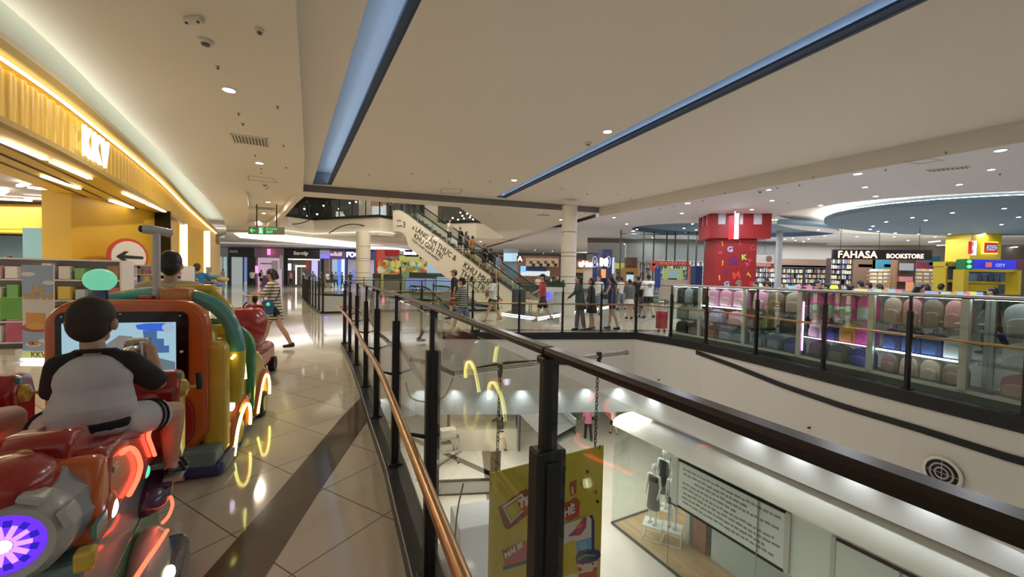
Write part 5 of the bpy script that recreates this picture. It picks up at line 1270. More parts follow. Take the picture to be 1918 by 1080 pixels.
# ================================================================== lit backpack cabinets behind the right railing
OC = offs([(p.x,p.y) for p in rp], .34)
def oc_px(px):
    best = None
    for i in range(len(OC)-1):
        for k in range(8):
            x = OC[i][0]+(OC[i+1][0]-OC[i][0])*k/8; y = OC[i][1]+(OC[i+1][1]-OC[i][1])*k/8
            e = abs(959+754*x/y-px)
            if best is None or e < best[0]: best = (e, Vector((x,y,0)))
    return best[1]
CFR = mat('cabinet_frame', (.60,.60,.52), .35, var=.01); SHG = glass('shelf_glass', (.85,.92,.90), 1.45)
CABL = emi('cabinet_led', (.78,.88,1), 22); PINKL = emi('cabinet_pink_led', (1,.40,.90), 16)
def bag_proto(w, h, d, body, pocket, name='backpack', lab='x', win=None):
    t = thing(name, lab, 'backpack')
    arch = [(-w/2,0),(w/2,0)]+[(w/2*math.cos(a), h-w*.42+w*.42*math.sin(a)) for a in [PI*i/10 for i in range(11)]]
    s = MB(); s.plate(arch, frame3((0,0,0),(1,0,0),(0,0,1)), d); s.build('body', body, t, bevel=.02, seg=3)
    pk = [(-w*.36,h*.06),(w*.36,h*.06)]+[(w*.36*math.cos(a), h*.40+w*.2*math.sin(a)) for a in [PI*i/8 for i in range(9)]]
    s = MB(); s.plate(pk, frame3((0,-d/2-.02,0),(1,0,0),(0,0,1)), .06); s.build('front_pocket', pocket, t, bevel=.015, seg=2)
    s = MB(); s.tube([(-.03,0,h),( -.025,0,h+.035),(.025,0,h+.035),(.03,0,h)], .008, 6); s.build('handle', body, t)
    if win:
        s = MB(); s.plate([(w*.26*math.cos(a), h*.6+w*.2*math.sin(a)) for a in [2*PI*i/16 for i in range(16)]], frame3((0,-d/2-.012,0),(1,0,0),(0,0,1)), .03); s.build('front_badge', win, t)
    return t
def bm(n, c): return mat('bag_'+n, c, .5, var=.08, bscale=20)
BAGS = {'black': (bm('black',(.03,.03,.035)), bm('char',(.05,.05,.055))), 'pink': (bm('pink',(.72,.30,.45)), bm('pinkl',(.80,.45,.52))), 'hot': (bm('hot',(.80,.10,.42)), bm('mint',(.25,.50,.35))),
 'blue': (bm('blue',(.16,.24,.34)), bm('blue2',(.22,.32,.42))), 'lilac': (bm('lilac',(.52,.42,.62)), bm('lilac2',(.62,.55,.70))), 'brown': (bm('brown',(.20,.13,.10)), bm('brown2',(.28,.18,.13))), 'tan': (bm('tan',(.42,.30,.22)), bm('tan2',(.50,.36,.27))),
 'yellow': (bm('yellow',(.78,.55,.06)), bm('yellow2',(.45,.30,.05))), 'magenta': (bm('magenta',(.62,.12,.45)), bm('mag2',(.45,.06,.28))), 'grey': (bm('grey',(.28,.28,.28)), bm('grey2',(.35,.35,.34))), 'navy': (bm('navy',(.02,.05,.22)), bm('navy2',(.03,.08,.32))), 'white': (bm('white',(.75,.72,.78)), bm('white2',(.6,.62,.62))), 'green': (bm('green',(.04,.08,.05)), bm('green2',(.10,.16,.08))), 'rose': (bm('rose',(.48,.22,.20)), bm('rose2',(.55,.28,.24)))}
PRT = {}
MODS = [(1256,1312,'first from the far corner'),(1312,1396,'second from the far corner'),(1396,1500,'third from the far corner'),(1500,1633,'fourth, pink lit'),(1633,1812,'fifth, with white shelf light'),(1812,1990,'nearest, at the right edge')]
CONT = [ # (top, middle, bottom) -> list of colours
 (['black','grey','black'],['grey','white'],['black','brown']),
 (['pink','pink','pink'],['lilac','pink'],['rose','lilac','blue']),
 (['pink','brown','tan'],['green','black'],['blue','blue','navy']),
 (['hot','hot','hot','hot'],['white','navy','yellow','magenta'],['black','green','navy']),
 (['tan','rose','brown','rose'],['navy','navy','navy','white'],['brown','tan','tan','brown']),
 (['grey','grey','grey'],['white','rose','tan'],['rose','tan','rose'])]
shn = ['top','middle','bottom']
for mi, ((a, b, nm), cont) in enumerate(zip(MODS, CONT)):
    A = oc_px(a); B = oc_px(b) if b < 1980 else OC[-7] and Vector((OC[33][0],OC[33][1],0)); d = B-A; L = d.length; ang = math.atan2(d.y,d.x)
    t = thing('display_cabinet', 'glass backpack display cabinet behind the right railing, %s' % nm, 'cabinet', A, ang, None)
    D = .46; H = 1.40
    for x in (.02,L-.02):
        for y in (0,D): s = MB(); s.box((x,y,.14+(H-.14)/2),(.045,.045,H-.14)); s.build('frame_post', CFR, t)
    s = MB(); s.box((L/2,D/2,H-.015),(L,D+.05,.03)); s.box((L/2,0,.15),(L,.045,.05)); s.box((L/2,D,.15),(L,.045,.05)); s.build('frame', CFR, t)
    s = MB(); s.box((L/2,D/2,.07),(L+.02,D+.06,.13)); s.build('plinth', mat('plinth_green', (.035,.065,.045), .3), t)
    s = MB(); s.box((L/2,-.005,.14+(H-.16)/2),(L-.05,.006,H-.2)); s.build('glass_front', CLEAR, t)
    zs = [.92,.52,.16]
    for z in zs[:2]: s = MB(); s.box((L/2,D/2,z),(L-.05,D-.04,.012)); s.build('shelf', SHG, t)
    s = MB(); s.box((L/2,D-.01,.14+(H-.16)/2),(L-.05,.008,H-.2)); s.build('back_panel', glass('cab_back',(.55,.60,.60),1.3), t)
    led = PINKL if mi == 3 else CABL
    if mi != 3: s = MB(); s.box((L/2,.05,H-.045),(L-.10,.02,.012)); s.build('light_strip', CABL, t)
    if mi == 3:
        s = MB(); s.box((.05,.03,.72),(.012,.012,.9)); s.box((L-.06,.03,.72),(.012,.012,.9)); s.box((L/2,.03,zs[1]+.01),(L-.1,.012,.012)); s.build('pink_light_strip', PINKL, t)
    if mi in (1,4): z = zs[0] if mi == 1 else zs[1]; s = MB(); s.box((L/2,.03,z+.0),(L-.12,.015,.02)); s.build('shelf_light', CABL, t)
    u = d.normalized(); n2 = Vector((-u.y,u.x,0))
    if n2.dot(A) < 0: n2 = -n2
    for si, cols in enumerate(cont):
        for k, c in enumerate(cols):
            key = (c, si); tall = (.40,.32,.30)[si]; m1, m2 = BAGS[c]
            w = min(.36, (L-.12)/len(cols)*.92)
            if key not in PRT:
                PRT[key] = bag_proto(.30, tall, .17, m1, m2, 'backpack'); o = PRT[key]
            else: o = dup(PRT[key])
            x = .06+(L-.12)*(k+.5)/len(cols); p = A+u*x+n2*.22
            # cabinet local +y must face away from the atrium
            o.location = (p.x,p.y,zs[si]+.010); o.rotation_euler = (0,0,ang+random.uniform(-.12,.12))
            o.scale = (w/.30,1,1)
            o['label'] = '%s backpack, %s from left, %s shelf of %s' % ({'hot':'hot pink and mint','rose':'dusty rose','green':'dark green'}.get(c,c), ['first','second','third','fourth'][k], shn[si], ['farthest cabinet','second farthest cabinet','third farthest cabinet','pink lit cabinet','cabinet beside the pink one, nearer us','nearest cabinet'][mi])
            o['group'] = 'backpacks in the display cabinets'
# ================================================================== red castle pillar
cY = 16.3; cc = PY(1377,520,cY); RC = mat('castle_red', (.30,.010,.012), .5, var=.04)
cas = thing('castle_pillar', 'red toy castle pillar with battlements and scattered coloured letters', 'pillar', (cc.x,cY,0), -.12)
def cw(px0,px1): return (px1-px0)*cY/754
s = MB(); s.box((-.05,.50,1.6),(1.56,1.2,3.25)); s.build('tower', RC, cas)
s = MB(); s.box((.0,.35,3.50),(2.30,1.3,.55)); s.build('battlement_base', RC, cas)
s = MB(); s.box((0,.35,3.97),(2.20,1.2,.44)); s.build('white_core', mat('castle_white',(.72,.72,.78),.5), cas)
for x0, x1 in ((-1.15,-.84),(-.52,-.10),(.12,.48),(.82,1.15)):
    s = MB(); s.box(((x0+x1)/2,-.28,3.97),(x1-x0,.06,.46)); s.build('merlon', RC, cas)
for y0,y1 in ((-.28,.0),(.25,.5),(.75,1.0)):
    s = MB(); s.box((1.13,(y0+y1)/2,3.97),(.06,y1-y0,.46)); s.box((-1.13,(y0+y1)/2,3.97),(.06,y1-y0,.46)); s.build('merlon', RC, cas)
FCAS = lambda x,z,r=0: frame3((x,-.105,z),(math.cos(r),0,math.sin(r)),(-math.sin(r),0,math.cos(r)))
def cpx(px,py): return ((px-1377)*cY/754-.02, PY(px,py,cY-.1).z)
for ch,px,py,sz,c,r in (('G',1360,471,.30,(.45,.55,.85),0),('K',1386,486,.28,(.45,.75,.15),.05),('!',1350,460,.26,(.75,.35,.05),.1),('!',1351,496,.26,(.80,.38,.05),-.05),('!',1347,524,.26,(.85,.50,.05),.1),('G',1357,536,.28,(.40,.50,.85),.05),('o',1356,511,.22,(.12,.02,.25),0),('J',1381,455,.28,(.62,.05,.06),.3),('C',1403,470,.26,(.58,.04,.06),.5),('w',1345,475,.20,(.60,.05,.10),.1),('h',1395,498,.22,(.58,.05,.22),.4),('y',1400,517,.24,(.85,.40,.05),1.0),('M',1372,523,.40,(.72,.06,.05),.2),('A',1400,492,.22,(.62,.05,.05),.8),('Q',1402,536,.26,(.62,.06,.06),.2),('B',1376,477,.0,(0,0,0),0)):
    if sz == 0: continue
    x,z = cpx(px,py); text('letter',ch,sz,FCAS(x,z,r),mat('castle_letter_%d'%int(sum(c)*1000),c,.5),cas,ext=.008,bold=.012)
x,z = cpx(1372,488); s = MB(); s.plate([((.16+.05*math.sin(5*a))*math.cos(a),(.14+.05*math.sin(5*a))*math.sin(a)) for a in [2*PI*i/30 for i in range(30)]],FCAS(x,z),.02); s.build('purple_splash',mat('castle_purple',(.16,.01,.14),.5),cas)
bs = PY(1375,425,15.0)
t = thing('blade_sign','white edge lit blade sign with red face hanging before the castle pillar','sign',(bs.x,15.0,bs.z),.15)
s = MB(); s.box((0,0,0),(.07,.5,.88)); s.build('body',mat('blade_red',(.60,.01,.04),.4,emit=(.7,.02,.05),es=.6),t); s = MB(); s.box((-.05,-.20,0),(.10,.10,.92)); s.build('light_edge',emi('blade_white',(.85,.9,1),6),t); s = MB(); s.tube([(0,0,.44),(0,0,4.2-bs.z)],.02,8); s.build('hanger',CHROME,t)
# ================================================================== bookshop and toy shop
YB = 26.0
BKW = mat('bookshop_beige',(.42,.38,.33),.6)
s = MB(); s.box((26,YB+1.2,2.1),(38,.2,4.2)); struct(s.build('wall_far_right', BKW))
s = MB(); s.box((42,12,2.1),(.2,30,4.2)); struct(s.build('wall_right', mat('side_wall_pale',(.45,.42,.40),.6)))
def bwall(px0,px1,py0,py1,Y,m,nm='wall_panel'): return blk2(px0,px1,py0,py1,Y,.15,nm,m)
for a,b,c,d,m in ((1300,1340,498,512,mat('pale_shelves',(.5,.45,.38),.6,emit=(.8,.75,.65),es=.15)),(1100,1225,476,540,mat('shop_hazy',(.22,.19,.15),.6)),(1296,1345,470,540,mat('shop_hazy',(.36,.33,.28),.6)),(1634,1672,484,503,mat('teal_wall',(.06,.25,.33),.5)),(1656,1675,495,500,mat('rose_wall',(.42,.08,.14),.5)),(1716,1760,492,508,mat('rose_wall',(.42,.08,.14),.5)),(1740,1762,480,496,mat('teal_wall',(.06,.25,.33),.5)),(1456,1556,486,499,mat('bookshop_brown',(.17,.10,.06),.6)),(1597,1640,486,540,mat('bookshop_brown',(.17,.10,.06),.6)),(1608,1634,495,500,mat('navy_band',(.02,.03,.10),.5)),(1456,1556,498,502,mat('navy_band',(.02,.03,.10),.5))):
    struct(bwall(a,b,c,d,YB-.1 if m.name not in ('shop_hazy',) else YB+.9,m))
bk_cols = [(.75,.70,.62),(.55,.35,.20),(.20,.25,.40),(.60,.55,.50),(.35,.18,.12),(.70,.62,.35),(.12,.13,.16),(.45,.48,.50)]
BK = []
BKL = 'book standing among many on the dark shelves of the bookshop behind the cabinets'
def bookcase(px0,px1,py0,py1,rows,per,lab,Y=YB-.6,m=None,gl=BKL,gc='book',gg='books on the bookshop shelves'):
    a = PY(px0,py1,Y); b = PY(px1,py0,Y); W_ = b.x-a.x; Hh = b.z
    t = thing('bookcase',lab,'bookcase',(a.x,Y,0)); m = m or mat('shelf_dark',(.04,.025,.02),.5)
    s = MB(); s.box((W_/2,.32,Hh/2),(W_,.04,Hh)); s.build('back',m,t)
    for i in range(3): s = MB(); s.box((W_*i/2,.16,Hh/2),(.05,.34,Hh)); s.build('side',m,t)
    z0 = .25
    for r in range(rows+1): s = MB(); s.box((W_/2,.16,z0+(Hh-z0)*r/rows-.015),(W_,.34,.03)); s.build('shelf',m,t)
    for r in range(rows):
        if z0+(Hh-z0)*(r+1)/rows < 1.0: continue
        for k in range(per):
            if random.random() < .08: continue
            z = z0+(Hh-z0)*r/rows; x = W_*(k+.5)/per; h = (Hh-z0)/rows*random.uniform(.62,.85); c = random.randrange(8)
            if len(BK) <= c:
                s = MB(); s.box((0,0,.5),(1,.2,1)); o = s.build('book', mat('book_%d'%len(BK), bk_cols[len(BK)], .6), None, loc=None); BK.append(o)
            else: o = BK[c].copy(); COL.objects.link(o)
            o.location = (a.x+x,Y+.14,z); o.scale = (W_/per*random.uniform(.55,.8),1,h)
            o['label'] = gl; o['category'] = gc; o['group'] = gg
            if gc != 'book': o.name = 'packaged_item'
bookcase(1412,1456,500,541,7,12,'dark bookcase full of books just right of the castle pillar')
bookcase(1457,1505,502,541,7,14,'long dark bookcase full of books under the brown wall, left part')
bookcase(1506,1553,502,541,7,14,'long dark bookcase full of books under the brown wall, right part')
bookcase(1554,1597,484,541,9,9,'tall dark display case of books standing left below the bookstore sign',Y=YB-2)
PSH = mat('shelf_pale',(.55,.52,.46),.5)
GK = dict(m=PSH, gl='small packaged item on the pale shelving between the kiosks and the castle pillar', gc='package', gg='items on the pale shelving')
bookcase(1196,1220,492,541,8,7,'pale shelving full of small goods left of the red bannered stall',Y=YB-.8,**GK)
bookcase(1292,1338,490,541,9,10,'pale shelving full of small goods just left of the castle pillar',Y=YB-.8,**GK)
bookcase(1224,1290,488,498,9,12,'pale shelving seen above and behind the red bannered stall',Y=YB-.5,**GK)
bookcase(1152,1172,490,541,8,6,'pale shelving left of the orange vending kiosk',Y=YB-.8,**GK)
gp = thing('glass_partition','tall glass shop partition with thin dark mullions behind the red bannered stall','partition',(PY(1255,540,22).x,22,0))
for px in (1160,1203,1222,1246,1262,1286,1302,1318,1334):
    s = MB(); s.box((PY(px,540,22).x-gp.location.x,0,2.1),(.05,.08,4.15)); s.build('mullion', mat('mullion_dark',(.05,.06,.06),.4), gp)
a_ = PY(1160,540,22).x; b_ = PY(1334,540,22).x
s = MB(); s.box(((a_+b_)/2-gp.location.x,0,2.1),(b_-a_,.012,4.1)); s.build('glass', CLEAR, gp)
for z_,m_ in ((3.72,'upper'),(3.98,'top')):
    s = MB(); s.box(((a_+b_)/2-gp.location.x,0,z_),(b_-a_,.07,.04)); s.build('transom', mat('mullion_dark',(.05,.06,.06),.4), gp)
ug = mat('wall_dark_grey',(.16,.155,.14),.7)  # darker grey for the panel across the upper far wall
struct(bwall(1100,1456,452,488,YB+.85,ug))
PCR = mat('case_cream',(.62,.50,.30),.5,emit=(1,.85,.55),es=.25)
for i,(a,b) in enumerate(((1634,1664),(1716,1756),(1665,1675),(1757,1772))):
    t = thing('display_shelves', ['cream lit display shelves of stationery under the sign, left','cream lit display shelves with yellow drawers, right of the dark doorway','narrow pale shelves beside the brown post','narrow pale shelves left of the yellow toy cabinet'][i],'shelves',(PY(a,540,24.5).x,24.5,0))
    blk2(a,b,504,541,24.7,.1,'back',PCR,parent=t)
    for k in range(5): blk2(a,b,508+k*7,509.2+k*7,24.4,.4,'shelf',mat('case_line',(.35,.22,.12),.5),parent=t)
    for k in range(4):
        for j in range(3): blk2(a+(b-a)*(j+.15)/3,a+(b-a)*(j+.85)/3,504+k*7,507.5+k*7,24.4,.25,'goods',mat('goods_mix_%d'%((i+j+k)%3),[(.75,.70,.65),(.55,.52,.50),(.72,.52,.22)][(i+j+k)%3],.5),parent=t)
t = thing('shop_doorway','brown framed dark doorway panel with a white landscape board in the bookshop','doorway',(PY(1700,540,24).x,24,0))
blk2(1675,1682,484,541,24,.3,'post',mat('post_brown',(.20,.10,.05),.5),parent=t); blk2(1682,1716,484,541,24.4,.1,'dark_panel',mat('door_dark',(.05,.035,.03),.5),parent=t); blk2(1687,1712,493,506,24.2,.1,'white_board',emi('board_land',(.65,.70,.72),.7),parent=t); blk2(1684,1710,518,527,24.1,.2,'red_white_crates',mat('crate',(.50,.18,.18),.5),parent=t)
# FAHASA BOOKSTORE sign
sa = PY(1559,485,19.4); sb = PY(1744,468,18.6); u = Vector((sb.x-sa.x,sb.y-sa.y,0)); W_ = u.length; hz = 18.5/754*19.0*1.0
t = thing('shop_sign','long black hanging sign with glowing lettering FAHASA BOOKSTORE','sign',(sa.x,sa.y,sa.z)); ux = u.normalized()
Ms = frame3((0,0,0),ux,(0,0,1)); h_ = .46
s = MB(); s.box((W_/2,h_/2,0),(W_,h_,.16),M=Ms); s.build('board',mat('sign_dark',(.012,.006,.006),.3),t)
ORL = emi('neon_warm',(1,.62,.42),4); 
Mt = Ms @ Matrix.Translation((.17,.07,.09)); text('lettering','FAHASA',.46,Mt,ORL,t,ext=.01,bold=.006,sx=.93,spacing=1.06)
text('lettering','BOOKSTORE',.29,Ms @ Matrix.Translation((W_*.545,.07,.09)),ORL,t,ext=.01,bold=.005,sx=.84,spacing=1.05)
for k in (.08,.48,.88):
    s = MB(); s.tube([Ms @ Vector((W_*k,h_,0)), Ms @ Vector((W_*k,4.2-sa.z,0))],.012,6); s.build('hanger',BLACKM,t)
t = thing('hanging_notice','white and red hanging notice board FAHASA right of the castle pillar','sign',tuple(PY(1432,488,20)))
s = MB(); s.box((0,0,.08),(.92,.03,.42)); s.build('white_board',mat('notice_white',(.60,.55,.50),.5,emit=(1,.9,.85),es=.15),t); s = MB(); s.box((0,0,-.24),(.92,.03,.22)); s.build('red_board',mat('notice_red',(.45,.03,.03),.5),t)
s = MB(); s.cyl((.18,-.03,.1),.14,.02,20,M=None); s.v=[]; s.f=[]; s.mi=[]; s.lathe([(.15,0),(.15,.02)],n=20,M=Matrix.Translation((.2,-.02,.1)) @ Matrix.Rotation(PI/2,4,'X')); s.build('round_mark',mat('mark_brown',(.28,.14,.10),.5),t); text('lettering','FAHASA',.19,frame3((-.40,-.02,-.28),(1,0,0),(0,0,1)),mat('notice_letter',(.85,.75,.7),.5),t,ext=.004,bold=.004)
s = MB(); s.tube([(0,0,.3),(0,0,4.2-t.location.z)],.008,6); s.build('hanger',BLACKM,t)
struct((lambda s:(s.box((PY(1457,520,21).x,21,2.1),(.22,.2,4.2)),s.build('wall_grey_post',mat('post_grey',(.40,.41,.42),.5)))[1])(MB()))
# toy shop
YT = 20.8; YEL3 = mat('toy_yellow',(.52,.38,.015),.4)
t = thing('toy_shop_pillar','bright yellow pillar with red LEGO signs above the blue toy shop beam'.replace('LEGO ',''),'pillar',(PY(1845,500,YT).x,YT,0))
blk2(1813,1877,438,545,YT,1.2,'pillar_body',YEL3,parent=t)
ps = PY(1854,464,YT-.08); s = MB(); s.box((0,0,0),(.76,.05,.62)); o = s.build('glow_frame',emi('glow_yellow',(1,.95,.1),3),t); o.location = ps-Vector(t.location)
s = MB(); s.box((0,-.04,0),(.66,.05,.53)); o = s.build('red_board',mat('lego_red',(.62,.02,.01),.4,emit=(.8,.03,.01),es=.4),t); o.location = ps-Vector(t.location)
s = MB(); s.plate([(x+y*.25,y) for x,y in rrect(.54,.24,.1)],frame3((0,-.075,0),(1,0,0),(0,0,1)),.02); o = s.build('logo_oval',mat('logo_pale',(.75,.75,.8),.4,emit=(.8,.8,1),es=.6),t); o.location = ps-Vector(t.location)
o = text('lettering','LEGO',.25,Matrix.Translation(ps-Vector(t.location)) @ frame3((-.02,-.095,-.085),(1,0,0),(0,0,1)) @ Matrix(((1,.2,0,0),(0,1,0,0),(0,0,1,0),(0,0,0,1))),mat('logo_blue_letter',(.05,.10,.45),.4),t,ext=.004,align='CENTER',bold=.006)
ps = PY(1820,464,YT-.5); t2 = thing('side_sign','white glowing edged red sign jutting from the left of the yellow pillar','sign',tuple(ps),.5)
s = MB(); s.box((-.05,0,0),(.42,.12,.62)); s.build('red_face',mat('lego_red',(.62,.02,.01),.4,emit=(.8,.03,.01),es=.4),t2); s = MB(); s.box((.18,-.03,0),(.10,.16,.70)); s.build('glow_edge',emi('edge_white',(.9,.92,1),7),t2); s = MB(); s.box((-.08,-.07,0),(.3,.02,.2)); s.build('logo_field',mat('logo_pale',(.75,.75,.8),.4,emit=(.8,.8,1),es=.6),t2)
t = thing('toy_stall','blue beamed yellow framed toy stall with green traffic light panel','stall',(PY(1858,540,16).x,16,0))
for nm,m,a,b,c,d,Y,dd in (('blue_beam',emi('beam_blue',(.01,.015,.75),1.2),1822,1904,487,503,16,.3),('green_panel',mat('panel_green',(.01,.16,.05),.4),1806,1823,485,504,15.9,.3),('yellow_post',YEL3,1804,1815,504,548,15.9,.4),('yellow_post',YEL3,1905,1914,506,552,15.9,.4),('yellow_lintel',YEL3,1815,1905,504,508,16,.3),('maroon_panel',mat('panel_maroon',(.14,.02,.03),.5),1904,1918,485,506,16.1,.3),('dark_back',mat('stall_dark',(.03,.03,.04),.6),1815,1905,508,548,17,.1),('yellow_shelf',YEL3,1828,1905,528,531,16.4,.4),('yellow_counter',YEL3,1825,1870,533,545,16.4,.4)):
    blk2(a,b,c,d,Y,dd,nm,m,parent=t)
for k,py in enumerate((489.5,499)):
    q_ = PY(1815.5,py,15.8); s = MB(); s.ell((0,0,0),(.085,.04,.07),14,8); o = s.build('green_lamp',emi('lamp_green',(.15,1,.35),2.2),t); o.location = q_-Vector(t.location)
q_ = PY(1849,499,15.95); blk2(1848,1858,491,500,15.9,.05,'small_red_logo',mat('logo_rose',(.7,.15,.15),.4,emit=(1,.2,.2),es=.4),parent=t); o = text('lettering','CITY',.17,Matrix.Translation(q_-Vector(t.location)) @ frame3((.26,-.06,0),(1,0,0),(0,0,1)),mat('letter_skyblue',(.35,.5,.85),.4,emit=(.5,.6,1),es=.6),t,ext=.004,bold=.004)
for i in range(7): blk2(1829+i*11,1839+i*11,512+(i%2)*2,527,16.5,.3,'toy_box',mat('toy_box_blue_%d'%(i%2),[(.08,.14,.25),(.14,.18,.30)][i%2],.4),parent=t)
t = thing('toy_cabinet','yellow toy cabinet with dark window and round yellow studs','cabinet',(PY(1787,540,16.5).x,16.5,0))
for nm,m,a,b,c,d,Y,dd in (('side',YEL3,1770,1775,494,545,16.5,.5),('side',YEL3,1798,1803,492,545,16.5,.5),('header',YEL3,1771,1803,490,498,16.5,.5),('window',mat('cab_window',(.10,.12,.14),.2),1776,1797,498,525,16.7,.1),('rail',YEL3,1772,1802,524,528,16.5,.4),('lower_back',mat('cab_low',(.06,.04,.05),.5),1775,1798,528,545,16.8,.1)):
    blk2(a,b,c,d,Y,dd,nm,m,parent=t)
for px,py in ((1773,491),(1789,491),(1796,491),(1772,501)):
    q_ = PY(px,py,16.4); s = MB(); s.ell((0,0,0),(.06,.06,.05),12,8); o = s.build('stud',YEL3,t); o.location = q_-Vector(t.location)
# game tables with bright screens
cols = [(.35,.75,.95),(.9,.25,.5),(.95,.9,.2),(.4,.5,.95),(.55,.9,.6),(.85,.35,.15)]
for i,(a,b,c,d,Y,nm) in enumerate(((1479,1503,535,545,12.5,'pale blue'),(1507,1522,535,546,12.5,'pale blue'),(1612,1690,541,552,11.5,'rainbow'),(1738,1758,545,560,10.5,'green and orange'),(1768,1842,546,560,10.5,'red and cyan'),(1700,1712,528,545,13,'violet'))):
    t = thing('game_screen',['pale blue lit game screen right of the castle, left of a pair','pale blue lit game screen right of the castle, right of a pair','long rainbow lit game screen strip behind the fourth cabinet','tilted green and orange lit screen by the dark haired woman','long red and cyan lit game screen strip near the right edge','small violet lit poster screen below the doorway'][i],'screen',(PY((a+b)/2,d,Y).x,Y,0))
    n = max(1,int((b-a)/12)); 
    for k in range(n): blk2(a+(b-a)*k/n,a+(b-a)*(k+1)/n-.3,c+(k%2),d,Y,.08,'screen',emi('game_%d'%((i+k)%6),cols[(i+k)%6] if n>1 or i>2 else (.5,.75,.95),1.2),parent=t)
    a_ = PY(a,d,Y); b_ = PY(b,d,Y); s = MB(); s.box((0,0,a_.z/2),(b_.x-a_.x+.1,.5,a_.z)); s.build('table',mat('table_grey',(.38,.36,.35),.5),t)
# tubes and beams in the shop ceiling
TB = emi('shop_tube',(.93,.96,1),5)
for i,(a,b) in enumerate((((1462,480),(1600,462)),((1345,475),(1395,462)),((1240,462),(1340,480)),((1300,468),(1338,474)),((1548,474),(1590,466)),((1755,460),(1780,459)),((1752,471),(1778,470)),((1754,479),(1778,478.5)),((1781,466),(1806,465)),((1780,476),(1804,475)),((1740,454),(1760,452)),((1880,465),(1905,463)),((1882,480),(1908,479)),((1892,472),(1918,471)),((1470,476),(1520,473)),((1175,474),(1230,468)),((1190,480),(1250,472)),((1225,476),(1300,470)),((1262,481),(1330,476)),((1160,481),(1185,479)))):
    z = 4.15; A = Pz(a[0],a[1],z) if a[1] < 518 else None; B = Pz(b[0],b[1],z)
    if A.y > 60 or B.y > 60 or A.y < 0: continue
    s = MB(); s.wall([(A.x,A.y),(B.x,B.y)],z,z+.04,.10); tag(s.build('tube_light',TB),'long white tube light hanging over the bookshop and toy shop area','ceiling light','bookshop tube lights')
struct((lambda s:(s.wall([P2(1290,462,4.12),P2(1450,459,4.12),P2(1600,457,4.12),P2(1918,456,4.12)],4.06,4.2,.2),s.build('ceiling_bulkhead_edge',mat('edge_cream',(.72,.72,.62),.5,emit=(.9,.95,.8),es=.0)))[1])(MB()))
# red suitcase by the cabinet end
p = Pz(1240,622,0); t = thing('suitcase','small red wheeled suitcase standing by the end of the cabinets','suitcase',(p.x,p.y+.05,0),.3)
s = MB(); s.box((0,0,.36),(.30,.20,.52)); s.build('shell',mat('case_red',(.38,.02,.03),.35),t,bevel=.04,seg=3); s = MB(); s.tube([(-.1,.05,.6),(-.1,.05,.88),(.1,.05,.88),(.1,.05,.6)],.01,6); s.build('pull_handle',CHROME,t)
for a in (-.1,.1): s = MB(); s.cyl((a,0,0),.03,.08,10); s.build('wheel',BLACKM,t)
# ================================================================== people
SKIN = mat('skin', (.52,.32,.22), .55, var=.03); SKIN2 = mat('skin_light', (.60,.39,.28), .55, var=.03); HAIR = mat('hair_black', (.012,.010,.009), .45, var=.2, bscale=60); HAIRB = mat('hair_brown', (.06,.03,.018), .5, var=.2, bscale=60)
def cloth(n, c, rough=.85): return mat('cloth_'+n, c, rough, var=.06, bscale=30, bump=.1)
CB = cloth('black', (.014,.014,.016)); CW_ = cloth('white', (.72,.70,.66)); CR = cloth('red', (.50,.03,.03)); CBL = cloth('blue', (.02,.16,.42)); CG = cloth('grey', (.10,.10,.11)); CDG = cloth('dark_green', (.025,.045,.04)); CN = cloth('navy', (.02,.025,.06)); CDEN = cloth('denim', (.16,.21,.27)); CBE = cloth('beige', (.55,.48,.38)); CPK = cloth('pink', (.55,.16,.27)); CMR = cloth('maroon', (.16,.02,.03)); COR = cloth('orange', (.45,.20,.06)); CWF = cloth('cream', (.66,.60,.50)); CLB = cloth('light_blue', (.25,.38,.55))
STR1 = stripes('cloth_striped_cream', (.70,.63,.50), (.03,.025,.03), .062, .66); STR2 = stripes('cloth_striped_dark', (.03,.035,.04), (.45,.48,.42), .055, .55)
